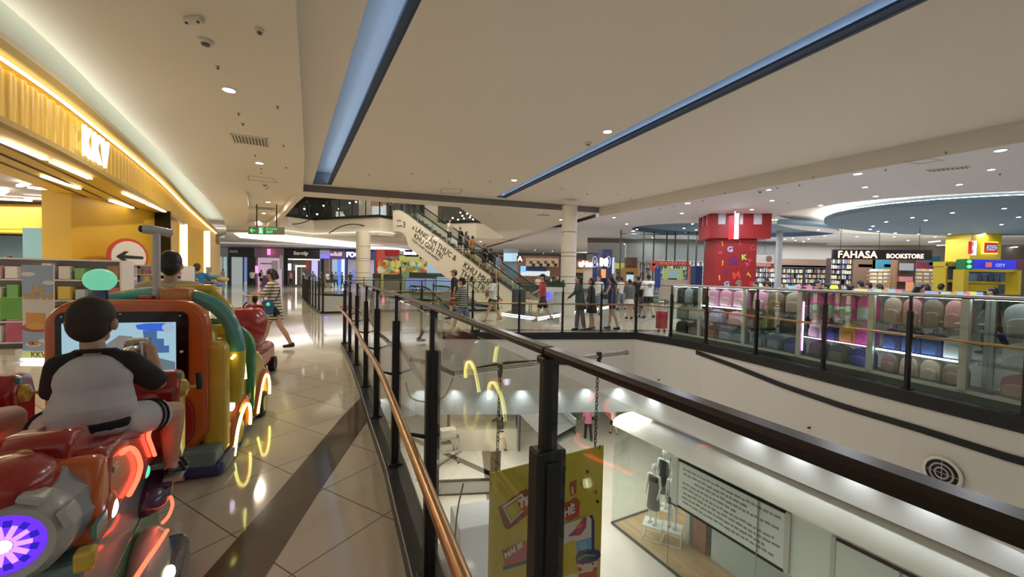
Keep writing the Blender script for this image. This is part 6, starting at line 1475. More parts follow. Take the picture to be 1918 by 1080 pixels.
def person(loc, rz, H, label, top=CB, bottom=CB, bot='shorts', blen=.5, sleeve=.5, hair='short', hairm=None, skin=None, shoes=None, legs=((12,8),(-14,10)), arms=((10,15),(-10,15)), lean=3, head=(0,0), vox=.014, group=None, hem=0, cap=None, extra=None, wide=1.0, abd=8, name='person', nolegs=False):
    k = H/1.72; skin = skin or SKIN; hairm = hairm or HAIR; shoes = shoes or CB
    R = math.radians
    TH_, SH_ = .43*k, .42*k
    J = {}
    minz = 1e9
    for i, sd in enumerate((-1,1)):
        a, b = legs[i]; kx = sd*.095*k
        kn = Vector((kx, math.sin(R(a))*TH_, -math.cos(R(a))*TH_)); an = kn+Vector((0, math.sin(R(a-b))*SH_, -math.cos(R(a-b))*SH_))
        J['k%d'%i] = kn; J['a%d'%i] = an; minz = min(minz, an.z)
    hz = -minz+.075*k; hip = Vector((0,0,hz))
    for i in (0,1): J['k%d'%i] += hip; J['a%d'%i] += hip
    ln = R(lean); U_ = Vector((0,math.sin(ln),math.cos(ln)))
    sh = hip+U_*.50*k; ck = hip+U_*.36*k; wa = hip+U_*.17*k; nk = sh+Vector((0,.005,.07))*k; 
    yaw, pit = R(head[0]), R(head[1]); hc = nk+Vector((0,math.sin(ln*.5+pit*.3)*.12,.115))*k
    HM = Matrix.Translation(hc) @ Matrix.Rotation(yaw,4,'Z') @ Matrix.Rotation(-pit,4,'X')
    s = MB()
    s.frus(hip+Vector((0,0,-.06))*k,.13*k*wide,.10*k*wide,wa,.128*k*wide,.095*k*wide); s.ell(hip,(.155*k*wide,.115*k*wide,.12*k)); s.ell(ck,(.15*k*wide,.105*k*wide,.19*k)); s.cap(hip,.11*k,wa,.10*k)
    s.cap(sh+Vector((-.135*k*wide,0,-.01)),.052*k,sh+Vector((.135*k*wide,0,-.01)),.052*k); s.cap(sh,.055*k,nk+Vector((0,.01,.05))*k,.046*k)
    s.ell((0,0,.015*k),(.076*k,.094*k,.108*k),M=HM); s.cap(HM @ Vector((0,.035*k,-.06*k)),.046*k,HM @ Vector((0,.058*k,-.078*k)),.034*k)
    s.cap(HM @ Vector((0,.086*k,.012*k)),.010*k,HM @ Vector((0,.106*k,-.012*k)),.014*k)
    for sd in (-1,1): s.ell((sd*.078*k,-.005*k,-.005*k),(.013*k,.02*k,.032*k),8,6,M=HM)
    hands = []
    for i, sd in enumerate((-1,1)):
        if not nolegs:
            kn, an = J['k%d'%i], J['a%d'%i]; hp = hip+Vector((sd*.085*k,0,-.02))
            s.cap(hp,.085*k,kn,.054*k); s.cap(kn,.054*k,kn*.6+an*.4+Vector((0,-.015*k,0)),.052*k); s.cap(kn*.6+an*.4+Vector((0,-.015*k,0)),.052*k,an,.034*k)
            s.cap(an+Vector((0,-.03*k,-.03*k)),.034*k,an+Vector((sd*.01,.12*k,-.045*k)),.026*k)
        a, b = arms[i]; o = sh+Vector((sd*.175*k*wide,0,-.015*k)); ab = R(abd)
        el = o+Vector((sd*math.sin(ab),math.sin(R(a))*math.cos(ab),-math.cos(R(a))*math.cos(ab)))*.27*k
        w_ = el+Vector((-sd*.10*math.sin(R(b))+sd*.02,math.sin(R(a+b)),-math.cos(R(a+b)))).normalized()*.245*k
        s.cap(o,.046*k,el,.036*k); s.cap(el,.036*k,w_,.024*k)
        d = (w_-el).normalized(); pc = w_+d*.045*k; s.cap(w_,.022*k,pc,.026*k)
        x_ = Vector((1,0,0)); 
        for f in range(4):
            q0 = pc+x_*(f-1.5)*.016*k+d*.01*k; q1 = q0+d*(.045-.006*abs(f-1.2))*k; q2 = q1+(d*.6+Vector((0,.2,-.1 if d.z>-.5 else 0)))*.02*k; s.cap(q0,.0095*k,q1,.0085*k,8,3); s.cap(q1,.0085*k,q2,.0075*k,8,3)
        s.cap(w_+d*.02*k,.011*k,w_+d*.055*k+x_*(-sd)*.035*k,.009*k,8,3)
        J['s%d'%i] = o; J['e%d'%i] = el; J['w%d'%i] = w_; J['h%d'%i] = pc+d*.03*k
    body = s.build(name, skin); remesh(body, vox, 3)
    body.location = loc; body.rotation_euler = (0,0,rz); tag(body, label, 'person', group)
    # shirt
    hm = hip+U_*(-.06-hem)*k
    s = MB(); fl = .012*k
    s.frus(hm,.175*k*wide+hem*.05,.135*k*wide+hem*.05,wa,.155*k*wide,.122*k*wide); s.frus(wa-U_*.01,.155*k*wide,.122*k*wide,ck+U_*.06*k,.172*k*wide,.125*k*wide); s.ell(ck+U_*.03*k,(.17*k*wide,.125*k*wide,.15*k)); s.cap(sh+Vector((-.14*k*wide,0,-.01)),.066*k,sh+Vector((.14*k*wide,0,-.01)),.066*k); s.cap(hip,.12*k,wa,.115*k)
    for i, sd in enumerate((-1,1)):
        o, el, w_ = J['s%d'%i], J['e%d'%i], J['w%d'%i]
        if sleeve > 0:
            L_ = min(1, sleeve*2); e2 = o+(el-o)*L_; d = (el-o).normalized(); s.cap(o,.064*k,o+(e2-o)*.5,.060*k)
            s.tube([o,e2],[.064*k,.060*k],14)
            if sleeve > .5: s.cap(el,.05*k,el+(w_-el)*min(.9,(sleeve-.5)*2),.04*k)
    t_ = s.build('shirt', top, body); remesh(t_, vox*.95, 2)
    if not nolegs:
        s = MB()
        if bot == 'skirt':
            s.frus(hip+Vector((0,0,.05*k)),.15*k*wide,.115*k*wide,hip+Vector((0,0,-blen*.85*k)),.20*k*wide+blen*.04,.17*k*wide+blen*.05)
        else:
            s.ell(hip,(.165*k*wide,.125*k*wide,.12*k)); s.frus(hip+Vector((0,0,.07*k)),.15*k*wide,.112*k*wide,hip+Vector((0,0,-.05*k)),.165*k*wide,.125*k*wide)
            for i, sd in enumerate((-1,1)):
                kn, an = J['k%d'%i], J['a%d'%i]; hp = hip+Vector((sd*.085*k,0,-.02)); 
                if blen <= .5: e2 = hp+(kn-hp)*blen*2; s.tube([hp,e2],[.097*k,.092*k],16); s.cap(hp,.095*k,hp+(e2-hp)*.4,.094*k)
                else: s.cap(hp,.096*k,kn,.072*k); e2 = kn+(an-kn)*min(1,(blen-.5)*2); s.tube([kn,e2],[.072*k,.062*k],16)
        t_ = s.build({'skirt':'skirt','shorts':'shorts'}.get(bot,'trousers'), bottom, body); remesh(t_, vox*.95, 2)
        for i, sd in enumerate((-1,1)):
            an = J['a%d'%i]; s = MB(); s.cap(an+Vector((0,-.035*k,-.032*k)),.040*k,an+Vector((sd*.01,.125*k,-.045*k)),.034*k); s.cap(an+Vector((0,-.03*k,-.0)),.038*k,an+Vector((0,.04*k,-.03*k)),.038*k); t_ = s.build('shoe', shoes, body); remesh(t_, vox*.8, 2)
    # hair
    s = MB(); h_ = lambda x,y,z: HM @ Vector((x*k,y*k,z*k))
    s.ell((0,-.018*k,.040*k),(.084*k,.098*k,.098*k),M=HM); s.ell((0,-.045*k,-.005*k),(.076*k,.07*k,.085*k),M=HM)
    if hair == 'bun': s.ell((0,-.125*k,.03*k),(.045*k,.04*k,.045*k),M=HM)
    if hair in ('long','wavy'):
        for q_ in (-.05,0,.05): s.cap(h_(q_,-.06,.02),.055*k,h_(q_*1.2,-.085,-.20),.042*k)
        for q_ in (-.07,.07): s.cap(h_(q_,-.01,.03),.03*k,h_(q_*1.1,-.02,-.13),.026*k)
    if hair == 'bob':
        for q_ in (-.06,.06): s.cap(h_(q_,-.03,.02),.04*k,h_(q_,-.03,-.09),.035*k)
        s.cap(h_(0,-.07,.0),.06*k,h_(0,-.07,-.08),.05*k)
    if hair == 'pony': s.cap(h_(0,-.10,.05),.03*k,h_(0,-.17,-.10),.02*k)
    t_ = s.build('hair', hairm, body); remesh(t_, vox*.8, 2)
    if cap:
        s = MB(); s.ell((0,-.005*k,.065*k),(.090*k,.105*k,.068*k),M=HM); s.ell((0,.12*k,.05*k),(.07*k,.075*k,.012*k),M=HM); t_ = s.build('cap', cap, body); remesh(t_, vox*.7, 1)
    # face
    s = MB()
    for sd in (-1,1): s.ell((sd*.030*k,.087*k,.015*k),(.013*k,.008*k,.007*k),8,6,M=HM)
    s.build('eyes', BLACKM, body); s = MB(); s.ell((0,.083*k,-.045*k),(.022*k,.01*k,.006*k),8,6,M=HM); s.build('mouth', mat('lips',(.40,.12,.10),.5), body)
    if extra: extra(body, J, k, hip, sh, HM)
    return body
def at(px, py):
    p = Pz(px,py,0)
    if p.y > 41: p = p*(41/p.y)
    return (p.x,p.y,0)
def backpack_on(m): 
    def f(b,J,k,hip,sh,HM):
        s = MB(); c = (hip+sh)/2+Vector((0,-.20*k,.05)); s.ell(c,(.15*k,.09*k,.23*k)); s.box(c+Vector((0,.03,0)),(.26*k,.1*k,.34*k)); t_ = s.build('backpack_body', m, None); remesh(t_,.02,3); t_.parent = b
        s = MB()
        for sd in (-1,1): s.tube([sh+Vector((sd*.10*k,-.1*k,.03)),sh+Vector((sd*.10*k,.0,.075)),sh+Vector((sd*.11*k,.13*k,-.03)),sh+Vector((sd*.12*k,.10*k,-.28))],.017,6)
        s.build('strap', m, b)
    return f
# ---- striped woman with the leash bag (walking left, looking at her phone)
def ex_striped(b,J,k,hip,sh,HM):
    s = MB(); s.tube(spline([sh+Vector((.10,.06,.06)),sh+Vector((.02,.14,-.1)),sh+Vector((-.10,.13,-.30)),hip+Vector((-.20,.06,.12))],6),.010,6); s.tube(spline([sh+Vector((.10,.0,.06)),sh+Vector((0,-.13,-.12)),hip+Vector((-.18,-.06,.12))],6),.010,6); s.build('bag_strap', BLACKM, b)
    s = MB(); c = hip+Vector((-.26,.04,.02)); s.plate(rrect(.20,.27,.07), frame3(c,(0,1,0),(0,0,1)), .09); o = s.build('bag', mat('bag_deep_blue',(.02,.10,.25),.4), b, bevel=.02)
    s = MB(); s.plate(rrect(.21,.28,.07), frame3(c+Vector((.0,0,0)),(0,1,0),(0,0,1)), .03); s.build('bag_edge', BLACKM, b)
    s = MB(); s.ell(c+Vector((-.05,-.02,.06)),(.015,.035,.035)); s.build('green_charm', mat('charm_mint',(.15,.75,.45),.4,emit=(.2,.9,.5),es=.5), b)
    s = MB(); s.box(J['h0']+Vector((0.03,.03,.03)),(.075,.015,.15),rot=Matrix.Rotation(-.8,4,'X')); s.build('phone', mat('phone_white',(.7,.7,.7),.3), b)
SHC = mat('clog_black',(.015,.015,.015),.4)
w1 = person(at(514,652), PI/2+.25, 1.60, 'woman in cream and black striped dress looking at her phone with a blue crossbody bag', top=STR1, bottom=CB, blen=.20, sleeve=.5, hair='bob', hairm=HAIR, shoes=SHC, legs=((-20,8),(22,6)), arms=((28,62),(34,60)), lean=4, head=(0,25), vox=.010, hem=.22, extra=ex_striped, wide=1.02)
w1['label'] = 'person in cream and black striped dress looking at a phone, blue crossbody bag'
# leash from her to the apple ride
# ---- group far left
person(at(402,531), 2.6, 1.66, 'person in cream t-shirt and dark shorts facing us, far left of the concourse', top=CWF, bottom=CB, blen=.35, vox=.022)
person(at(418,530), 2.9, 1.70, 'person in a cream shirt with a chest stripe standing far left beside the green shop', top=CWF, bottom=CB, blen=.4, vox=.022, arms=((20,60),(20,60)))
person(at(390,533), 2.2, 1.60, 'person in cream top partly behind the yellow pier at the far left', top=CWF, bottom=CBE, blen=.4, vox=.022, group=None)
person(at(472,537), .2, 1.66, 'person in white t-shirt and long dark trousers walking away, left of the backpack wearer', top=CW_, bottom=CB, bot='trousers', blen=.9, vox=.020)
person(at(489,536), -.1, 1.66, 'person in white shirt with a black backpack walking away down the concourse', top=CW_, bottom=CB, blen=.45, vox=.020, extra=backpack_on(CB))
# ---- man with blue shirt and balloons
def ex_blue(b,J,k,hip,sh,HM):
    for i,(c,d) in enumerate((((.75,.42,.02),(.16,.35,.5)),((.35,.46,-.20),(.55,.14,.18)),((.62,.38,-.16),(.20,.18,.50)),((.55,.44,.10),(.10,.45,.42)),((.30,.4,-.04),(.6,.42,.1)))):
        s = MB(); s.ell(sh+Vector(c)*.8+Vector((-.1,0,-.15)),(.17,.08,.08),12,8,M=None); o = s.build('balloon', mat('balloon_%d'%i,[(.55,.42,.12),(.55,.13,.16),(.15,.20,.45),(.10,.32,.32),(.58,.40,.12)][i],.3,coat=.4), b, smooth=True)
    s = MB(); s.box(sh+Vector((0,-.135,-.14)),(.14,.01,.07)); s.build('shirt_print', mat('print_yellow',(.65,.45,.05),.6), b)
person(at(369,607), .35, 1.70, 'person in a blue t-shirt with a yellow back print holding long modelling balloons', top=CBL, bottom=CN, bot='trousers', blen=.95, hairm=HAIRB, vox=.013, sleeve=.5, arms=((20,30),(60,40)), extra=ex_blue, wide=1.1)
# ---- walkers behind the near atrium
person(at(851,597), .9+PI/2-.9, 1.72, 'tall person in black t-shirt, dark cap and shorts walking left beyond the atrium', top=CB, bottom=CMR, blen=.5, cap=cloth('khaki',(.20,.16,.11)), vox=.013, arms=((-12,20),(20,20)), legs=((14,6),(-16,12)), shoes=SHC)
person(at(866,627), PI/2-.2, 1.50, 'child in dark striped t-shirt, denim shorts and black cap walking left beyond the atrium', top=STR2, bottom=CDEN, blen=.42, cap=CB, vox=.012, arms=((25,50),(10,40)), legs=((24,6),(-20,24)), shoes=SHC, wide=1.08)
def ex_bag(m):
    def f(b,J,k,hip,sh,HM):
        s = MB(); s.box(hip+Vector((.22,.04,.12)),(.08,.26,.16)); s.build('handbag', m, b, bevel=.02)
        s = MB(); s.tube([hip+Vector((.22,.1,.2)),sh+Vector((.12,.02,.07)),hip+Vector((.22,-.06,.2))],.007,6); s.build('bag_strap', m, b)
    return f
person(at(922,601), PI/2+.5, 1.58, 'person with curly dark hair in white t-shirt and black skirt carrying a brown handbag', top=CW_, bottom=CB, bot='skirt', blen=.25, hair='wavy', vox=.012, arms=((30,80),(-5,40)), legs=((26,4),(-22,10)), shoes=cloth('tan',(.35,.24,.15)), extra=ex_bag(mat('bag_brown',(.10,.045,.04),.5)))
person(at(1016,601), PI/2+.1, 1.66, 'person in red t-shirt, black cap and dark shorts walking beside the cafe counter', top=CR, bottom=CB, blen=.5, cap=CB, vox=.013, arms=((30,30),(-10,30)), legs=((20,4),(-18,12)), shoes=cloth('tan',(.35,.24,.15)))
def ex_jacket(b,J,k,hip,sh,HM): pass
person(at(1086,619), PI/2+.1, 1.58, 'person in dark green jacket and long dark panelled skirt leaning toward the railing', top=CDG, bottom=CG, bot='trousers', blen=.95, hair='bun', vox=.012, sleeve=.95, arms=((40,10),(-10,20)), legs=((-6,4),(8,4)), lean=10, hem=.18, wide=1.1, shoes=SHC)
person(at(1107,617), PI/2-.1, 1.52, 'person in black with dark wide shorts standing right behind the one in the green jacket', top=CB, bottom=CB, bot='skirt', blen=.42, hair='bob', vox=.013, sleeve=.9, arms=((10,10),(10,10)), legs=((4,2),(-4,2)), shoes=SHC)
person(at(1145,617), PI/2-.5, 1.60, 'person with long dark hair in dark vest and black shorts looking down by the railing', top=CN, bottom=CB, blen=.28, hair='long', vox=.012, sleeve=.0, arms=((25,60),(25,55)), legs=((-14,4),(10,4)), head=(0,28), hem=.06)
person(at(1178,597), .1, 1.50, 'person in dark grey top and cream skirt standing with back to us beyond the atrium', top=CG, bottom=CWF, bot='skirt', blen=.38, hair='short', vox=.013, legs=((2,1),(-2,1)), arms=((5,20),(5,20)))
def ex_merc(b,J,k,hip,sh,HM):
    c = sh+Vector((0,-.168,-.12)); s = MB(); s.tube([c+Vector((.078*math.cos(a),0,.078*math.sin(a))) for a in [2*PI*i/24 for i in range(24)]],.009,5,closed=True)
    for a in (PI/2,PI/2+2*PI/3,PI/2-2*PI/3): s.tube([c,c+Vector((.075*math.cos(a),0,.075*math.sin(a)))],[.014,.006],5)
    s.build('shirt_emblem', BLACKM, b)
person(at(1213,596), .12, 1.72, 'person in white t-shirt with round three pointed star emblem on the back, black shorts', top=CW_, bottom=CB, blen=.36, vox=.012, legs=((8,2),(-14,14)), arms=((15,70),(30,80)), wide=1.12, extra=ex_merc, shoes=SHC)
person(at(1194,594), -.4, 1.66, 'person in dark clothes partly hidden left of the one in the white emblem t-shirt', top=CB, bottom=CG, bot='trousers', blen=.9, vox=.016)
person(at(1192,578), 1.2, 1.66, 'person in black by the orange vending kiosk', top=CB, bottom=CB, bot='trousers', blen=.9, vox=.02)
person(at(1119,588), 2.8, 1.62, 'person in white t-shirt standing in front of the navy pillar', top=CW_, bottom=CDEN, blen=.5, vox=.018)
person(at(1163,580), .6, 1.60, 'person in cream shirt left of the orange vending kiosk', top=CWF, bottom=CDEN, blen=.5, vox=.02)
person(at(1044,576), 2.6, 1.60, 'person with long dark hair seated height behind the cafe planter', top=CB, bottom=CB, bot='trousers', blen=.9, hair='long', vox=.018)['label'] = 'person with long dark hair standing behind the cafe planter beside the round column'
# distant walkers
DIST = [(735,541,.2,CB,'person in black seen left of the escalator beside the round column'),(760,537,2.9,CW_,'person in white bending at the stalls left of the escalator'),(712,534,1.5,CWF,'person behind the brown planter right of the round column'),(704,531,.5,CR,'person in red behind the round column'),
 (569,531,2.4,CW_,'person in white in front of the black fronted shop'),(586,532,.4,CG,'person in grey in front of the black fronted shop'),(603,531,2.0,CB,'person in black before the narrow dark shop'),(614,534,1.2,CWF,'person in cream before the narrow dark shop'),(622,530,.3,CB,'person before the purple shop, left of two'),(629,530,.9,CDEN,'person before the purple shop, right of two'),(641,533,2.2,CMR,'person in maroon before the purple shop'),(656,533,.3,CB,'person in dark clothes beside the blue board'),
 (545,530,1.9,CPK,'person in pink before the black fronted shop'),(778,530,.8,CB,'person in black at the far stall counter'),(1154,565,.5,CN,'person in navy at the far right kiosk'),(1022,560,2.2,CB,'person in dark clothes behind the cafe counter'),(1035,560,.7,CW_,'person in white behind the cafe counter'),(1008,560,2.8,CWF,'person in cream at the navy canopy kiosk')]
for x,y,r,c,l in DIST: person(at(x,y), r, 1.64, l, top=c, bottom=CB, bot='trousers' if int(x)%2 else 'shorts', blen=.9 if int(x)%2 else .45, vox=.03, hair='long' if int(x)%3==0 else 'short')
# people behind the cabinets on the right: heads surveyed at eye level, depth chosen along the aisle
def head_at(px, pytop, H, base_Y=None, **kw):
    # distance at which a person of height H shows the crown at this sight line
    best = None
    lo = PY(px, pytop, 1); slope = lo.z-EYE
    Y = (H-EYE)/slope if abs(slope) > 1e-4 else 12
    if base_Y: Y = base_Y
    p = PY(px, pytop, Y); return (p.x, Y, 0), p.z
HP_ = [(1385,525,13.2,2.2,CW_,'cap','person in khaki cap and white shirt just behind the second cabinet'),(1417,527,12.6,1.8,CB,'short','person in black with short hair right of the khaki cap'),(1432,526,14.0,-1.4,CR,'short','person in red behind the one in black'),
 (1438,521,15.5,1.2,CW_,'short','person bending in white and black behind the red shirt'),(1507,537,11.5,.2,CG,'short','person before the pale blue screens, only head showing'),(1528,525,12.5,-2.4,CMR,'short','person in maroon t-shirt right of the pale blue screens'),(1552,531,11.5,.6,CBE,'short','person in beige beside the yellow lamp'),
 (1592,533,10.6,-1.35,CWF,'bun','person with tied dark hair in profile before the rainbow screens'),(1614,526,12.5,.2,CW_,'short','person in white behind the rainbow screens, left'),(1630,529,13,.4,CN,'short','person with dark hair behind the rainbow screens, middle'),(1650,532,12,.3,CW_,'bob','person behind the rainbow screens, right'),
 (1718,532,9.2,-2.2,CG,'long','person with long dark hair close behind the fifth cabinet'),(1737,532,11.5,.3,CPK,'bob','person behind the long haired one, left'),(1762,531,12,-1.2,CMR,'short','person in maroon bending before the yellow toy cabinet'),(1864,538,9.0,.3,CB,'short','person in black with short hair near the right edge, back of head'),
 (1442,527,13.3,.5,CW_,'short','person in white beside the hanging notice')]
for px,py,Y,r,c,h,l in HP_:
    p = PY(px,py,Y); Hh = p.z; Hh = max(1.25, min(1.75, Hh))
    person((p.x,Y,0), r, Hh, l, top=c, bottom=CB, bot='trousers', blen=.9, vox=.018, hair=('short' if h=='cap' else h), cap=cloth('khaki',(.20,.16,.11)) if h == 'cap' else None, head=(0,15))
a = PY(1562,537,11); s = MB(); s.cyl((0,0,0),.10,.10,16,r2=.07); o = s.build('yellow_lamp', emi('lamp_yellow',(.9,1,.05),1.6)); o.location = (a.x,11,a.z-.05); tag(o,'small glowing yellow lamp beside the beige dressed person','lamp')
s = MB(); s.cyl((0,0,-(a.z-.05)),.012,a.z-.05,8); s.cyl((0,0,-(a.z-.05)),.12,.02,16); s.build('stand', CHROME, o)
# inside the yellow shop: two heads over the shelves
for px,py,Y,l in ((15,478,9.5,'person with dark hair behind the front shelf of the yellow shop'),(121,492,11,'person with dark hair far inside the yellow shop')):
    p = PY(px,py,Y); person((p.x,Y,0), .3, min(1.75,max(1.4,p.z)), l, top=CB, bottom=CB, bot='trousers', blen=.9, vox=.02)
# escalator riders
def onstep(px, i):
    best = None
    for j in range(240):
        s_ = j*.05; q_ = EP(s_,.8,steph(s_)); e = abs(959+754*q_.x/q_.y-px)
        if best is None or e < best[0]: best = (e,q_)
    return best[1]
yawE = math.atan2(ed.y,ed.x)-PI/2
for px,r,c,b_,l in ((840,PI,CWF,CB,'person in a pale top with a bag riding the escalator, upper middle'),(860,PI,CB,CB,'person in black riding the escalator, third from the bottom group'),(872,PI,CG,CB,'person with dark hair riding just below the one in black'),(884,0,COR,CB,'person in orange t-shirt riding the escalator'),(906,PI,CB,CB,'person in black on the lower escalator, left of the one with arms out'),(918,0,CB,CW_,'person in a dark hat with white lower clothes on the lower escalator'),(932,PI,CLB,CW_,'person in light blue near the foot of the escalator')):
    q_ = onstep(px,0); person(tuple(q_), yawE+r, 1.62, l, top=c, bottom=b_, blen=.45, vox=.022, hair='long' if px in (872,932) else 'short', cap=CB if px == 918 else None, arms=((10,30),(30,30)), legs=((4,2),(-4,6)))
for px,c,l in ((765,CMR,'person in maroon at the top landing of the escalator, left'),(775,cloth('mustard',(.45,.35,.10)),'person in mustard patterned top at the top landing'),(790,CB,'person in black at the top of the escalator'),(752,CG,'person in dark grey behind the top landing railing')):
    q_ = PY(px,400,27.8); person((q_.x,27.9,Z3), 2.8, 1.65, l, top=c, bottom=CB, bot='trousers', blen=.9, vox=.026)
for px,Y,l in ((575,31,'person seated far left behind the upper floor railing'),(613,31.5,'person behind the upper floor railing left of the lit counter'),(731,31,'person behind the upper floor railing right of the white cabinet')):
    q_ = PY(px,400,Y); person((q_.x,Y,Z3), 1.8, 1.55, l.replace('seated','standing'), top=CB, bottom=CB, bot='trousers', blen=.9, vox=.03)
# lower floor people
def lo(px,py): v = Pz(px,py,ZD); return (v.x,v.y,ZD)
person(lo(1101,823), .1, 1.62, 'person in pink t-shirt and wide black trousers walking away on the lower floor', top=CPK, bottom=CB, bot='trousers', blen=.97, vox=.018, hem=.05, wide=1.08, extra=ex_bag(CB))
person(lo(1076,803), -.2, 1.66, 'person in grey shorts beyond the one in pink on the lower floor', top=CG, bottom=CG, blen=.5, vox=.02)
person(lo(1047,806), .3, 1.55, 'person in pale patterned clothes left of the pink t-shirt on the lower floor', top=CWF, bottom=cloth('pattern',(.40,.36,.28)), bot='trousers', blen=.9, vox=.02)
person(lo(1148,812), .4, 1.30, 'child in white t-shirt and black shorts on the lower floor beside the shop', top=CW_, bottom=CB, blen=.4, vox=.018, arms=((70,10),(5,10)))
person(lo(938,842), .5, 1.60, 'person in black top and pale skirt bending beside the yellow stall', top=CB, bottom=CWF, bot='skirt', blen=.35, vox=.018, lean=28, arms=((60,20),(50,20)))
# ================================================================== kiddie rides
def plastic(n, c, r=.22): return mat('plastic_'+n, c, r, var=.03, coat=.5)
P_RED = plastic('red',(.36,.018,.012)); P_ORR = plastic('orange_red',(.62,.12,.015)); P_GREYL = plastic('light_grey',(.55,.54,.56),.35); P_YEL = plastic('yellow',(.72,.47,.05)); P_OLV = plastic('olive_yellow',(.66,.50,.06)); P_TEAL = plastic('teal',(.10,.36,.36)); P_GRN = plastic('green',(.03,.22,.12)); P_BLUE = plastic('blue',(.03,.05,.22)); P_GREY = plastic('grey',(.30,.30,.31),.35); P_ORG = plastic('orange',(.58,.20,.03)); P_DGR = plastic('seat_grey',(.07,.07,.068),.5); P_PUR = plastic('purple',(.05,.025,.08)); P_CRM = plastic('pale_grey',(.45,.45,.42),.3); P_TEALG = plastic('slate_teal',(.14,.24,.24),.3)
LY = emi('led_yellow',(1,.93,.22),7); LR = emi('led_red',(1,.075,.035),6); LLI = emi('lamp_lilac',(.80,.70,1),6); LG = emi('lamp_mint',(.12,.9,.45),1.6)
def ride_fn(o, rz):
    c, s_ = math.cos(rz), math.sin(rz)
    def loc(v): return (c*v[0]+s_*v[1], -s_*v[0]+c*v[1], v[2])
    def f(px, py, axis, val):
        d = _ray(px,py); e = loc((-o[0],-o[1],EYE)); dl = loc(d); t = (val-e[axis])/dl[axis]
        return Vector(tuple(e[i]+t*dl[i] for i in range(3)))
    return f
FX_ = lambda o: frame3(o,(1,0,0),(0,0,1))        # plate facing -y
def side_plate(s, poly, x, th): s.plate(poly, frame3((x,0,0),(0,1,0),(0,0,1)), th); return s     # poly in (y,z)
# ---------- carriage with the screen
OA = (-2.66,2.81); RA = math.radians(19); fa = ride_fn(OA, RA)
ra = thing('carriage_ride', 'orange and yellow train carriage ride with a screen in its back and yellow light arcs', 'kiddie ride', (OA[0],OA[1],0), RA)
s = MB(); s.plate([(x-.01,y+.735) for x,y in rrect(.92,1.13,.20,8)], FX_((0,.05,0)), .12); s.build('back_panel', P_ORR, ra, bevel=.03, seg=3, smooth=True)
s = MB(); s.plate([(x-.03,y+.94) for x,y in rrect(.73,.56,.05,4)], FX_((0,-.015,0)), .02); s.build('screen_bezel', mat('gloss_black',(.004,.004,.005),.12), ra)
scr = MB(); s = MB(); s.box((-.045,-.030,.945),(.62,.012,.40)); sc = s.build('screen', emi('screen_sky',(.42,.66,.78),1.1), ra)
def scp(poly, m, nm, k): s = MB(); s.plate(poly, FX_((0,-.037-.001*k,0)), .002); return s.build(nm, m, sc)
scp([(-.355,.76),(-.355,.90),(-.25,.88),(-.2,.80),(-.2,.745),(-.355,.745)], emi('screen_blue',(.03,.12,.65),.9), 'picture_blue', 1)
scp([(-.1,.745),(.265,.745),(.265,.86),(.15,.90),(0,.86),(-.1,.88)], emi('screen_slate',(.20,.30,.36),.8), 'picture_hills', 1)
scp([(.04,1.13),(.10,1.14),(.24,1.14),(.26,1.11),(.24,1.08),(.10,1.09),(.05,1.10)], emi('screen_hud',(.04,.14,.75),1.2), 'picture_meter', 2)
scp([(.08,1.09),(.16,1.09),(.16,1.03),(.20,1.03),(.20,.98),(.23,.98),(.23,.93),(.10,.93)], emi('screen_tower',(.08,.20,.50),.9), 'picture_tower', 2)
scp([(-.20,.90),(-.12,1.0),(-.05,1.06),(.02,1.05),(.06,.98),(.10,.90),(.05,.80),(-.15,.80)], emi('screen_machine',(.34,.32,.30),.8), 'picture_machine', 3)
scp([(.10,.80),(.14,.78),(.18,.80),(.2,.76),(.1,.76)], emi('screen_magenta',(.85,.12,.45),1.2), 'picture_burst', 4)
scp([(.225+.035*math.cos(a),1.11+.03*math.sin(a)) for a in [2*PI*i/16 for i in range(16)]], emi('screen_ring',(.5,.6,.85),1.0), 'picture_ring', 4)
for x,z in ((-.36,1.19),(-.05,1.205),(.29,1.19),(.30,.76),(-.36,.76)): s = MB(); s.ell((x,-.027,z),(.007,.004,.007),8,5); s.build('screw', CHROME, ra)
s = MB(); s.ell((.30,-.028,.93),(.012,.008,.012),10,6); s.build('round_button', CHROME, ra)
s = MB(); s.plate([(x+.02,y+.42) for x,y in rrect(.70,.46,.18,6)], FX_((0,-.014,0)), .02); s.build('lower_red_panel', P_RED, ra, bevel=.01)
s = MB(); s.plate([(x+.285,y+.42) for x,y in rrect(.05,.22,.022,4)], FX_((0,-.028,0)), .02); s.build('white_slot', emi('slot_white',(.75,.75,.78),.35), ra)
# body
def body_profile(pts): return [(p[0],p[1]) for p in spline([(a,b,0) for a,b in pts], 4)]
prof = [(.10,.20),(.10,.92),(.24,1.0),(.40,.92),(.50,.78),(.60,.60),(.72,.42),(.86,.34),(.86,.20)]
s = MB(); side_plate(s, prof, .02, .98); s.build('body', P_YEL, ra, bevel=.06, seg=4, smooth=True)
s = MB(); s.plate([(x,y+.55) for x,y in rrect(.16,.86,.06,4)], FX_((.47,.10,0)), .14); s.build('corner_column', P_YEL, ra, bevel=.04, seg=3, smooth=True)
s = MB(); s.plate([(x+.005,y) for x,y in [(-.36,.25),(-.36,1.02),(-.28,1.18),(-.14,1.235),(.22,1.235),(.36,1.18),(.44,1.02),(.44,.25)]], FX_((0,.19,0)), .16); s.build('inner_frame', P_OLV, ra, bevel=.05, seg=3, smooth=True)
arch = spline([(.52,.30,.46),(.55,.30,.70),(.545,.30,.95),(.47,.30,1.16),(.32,.30,1.285),(.10,.30,1.325),(-.12,.30,1.31),(-.32,.30,1.24),(-.45,.30,1.08),(-.49,.30,.80)],6)
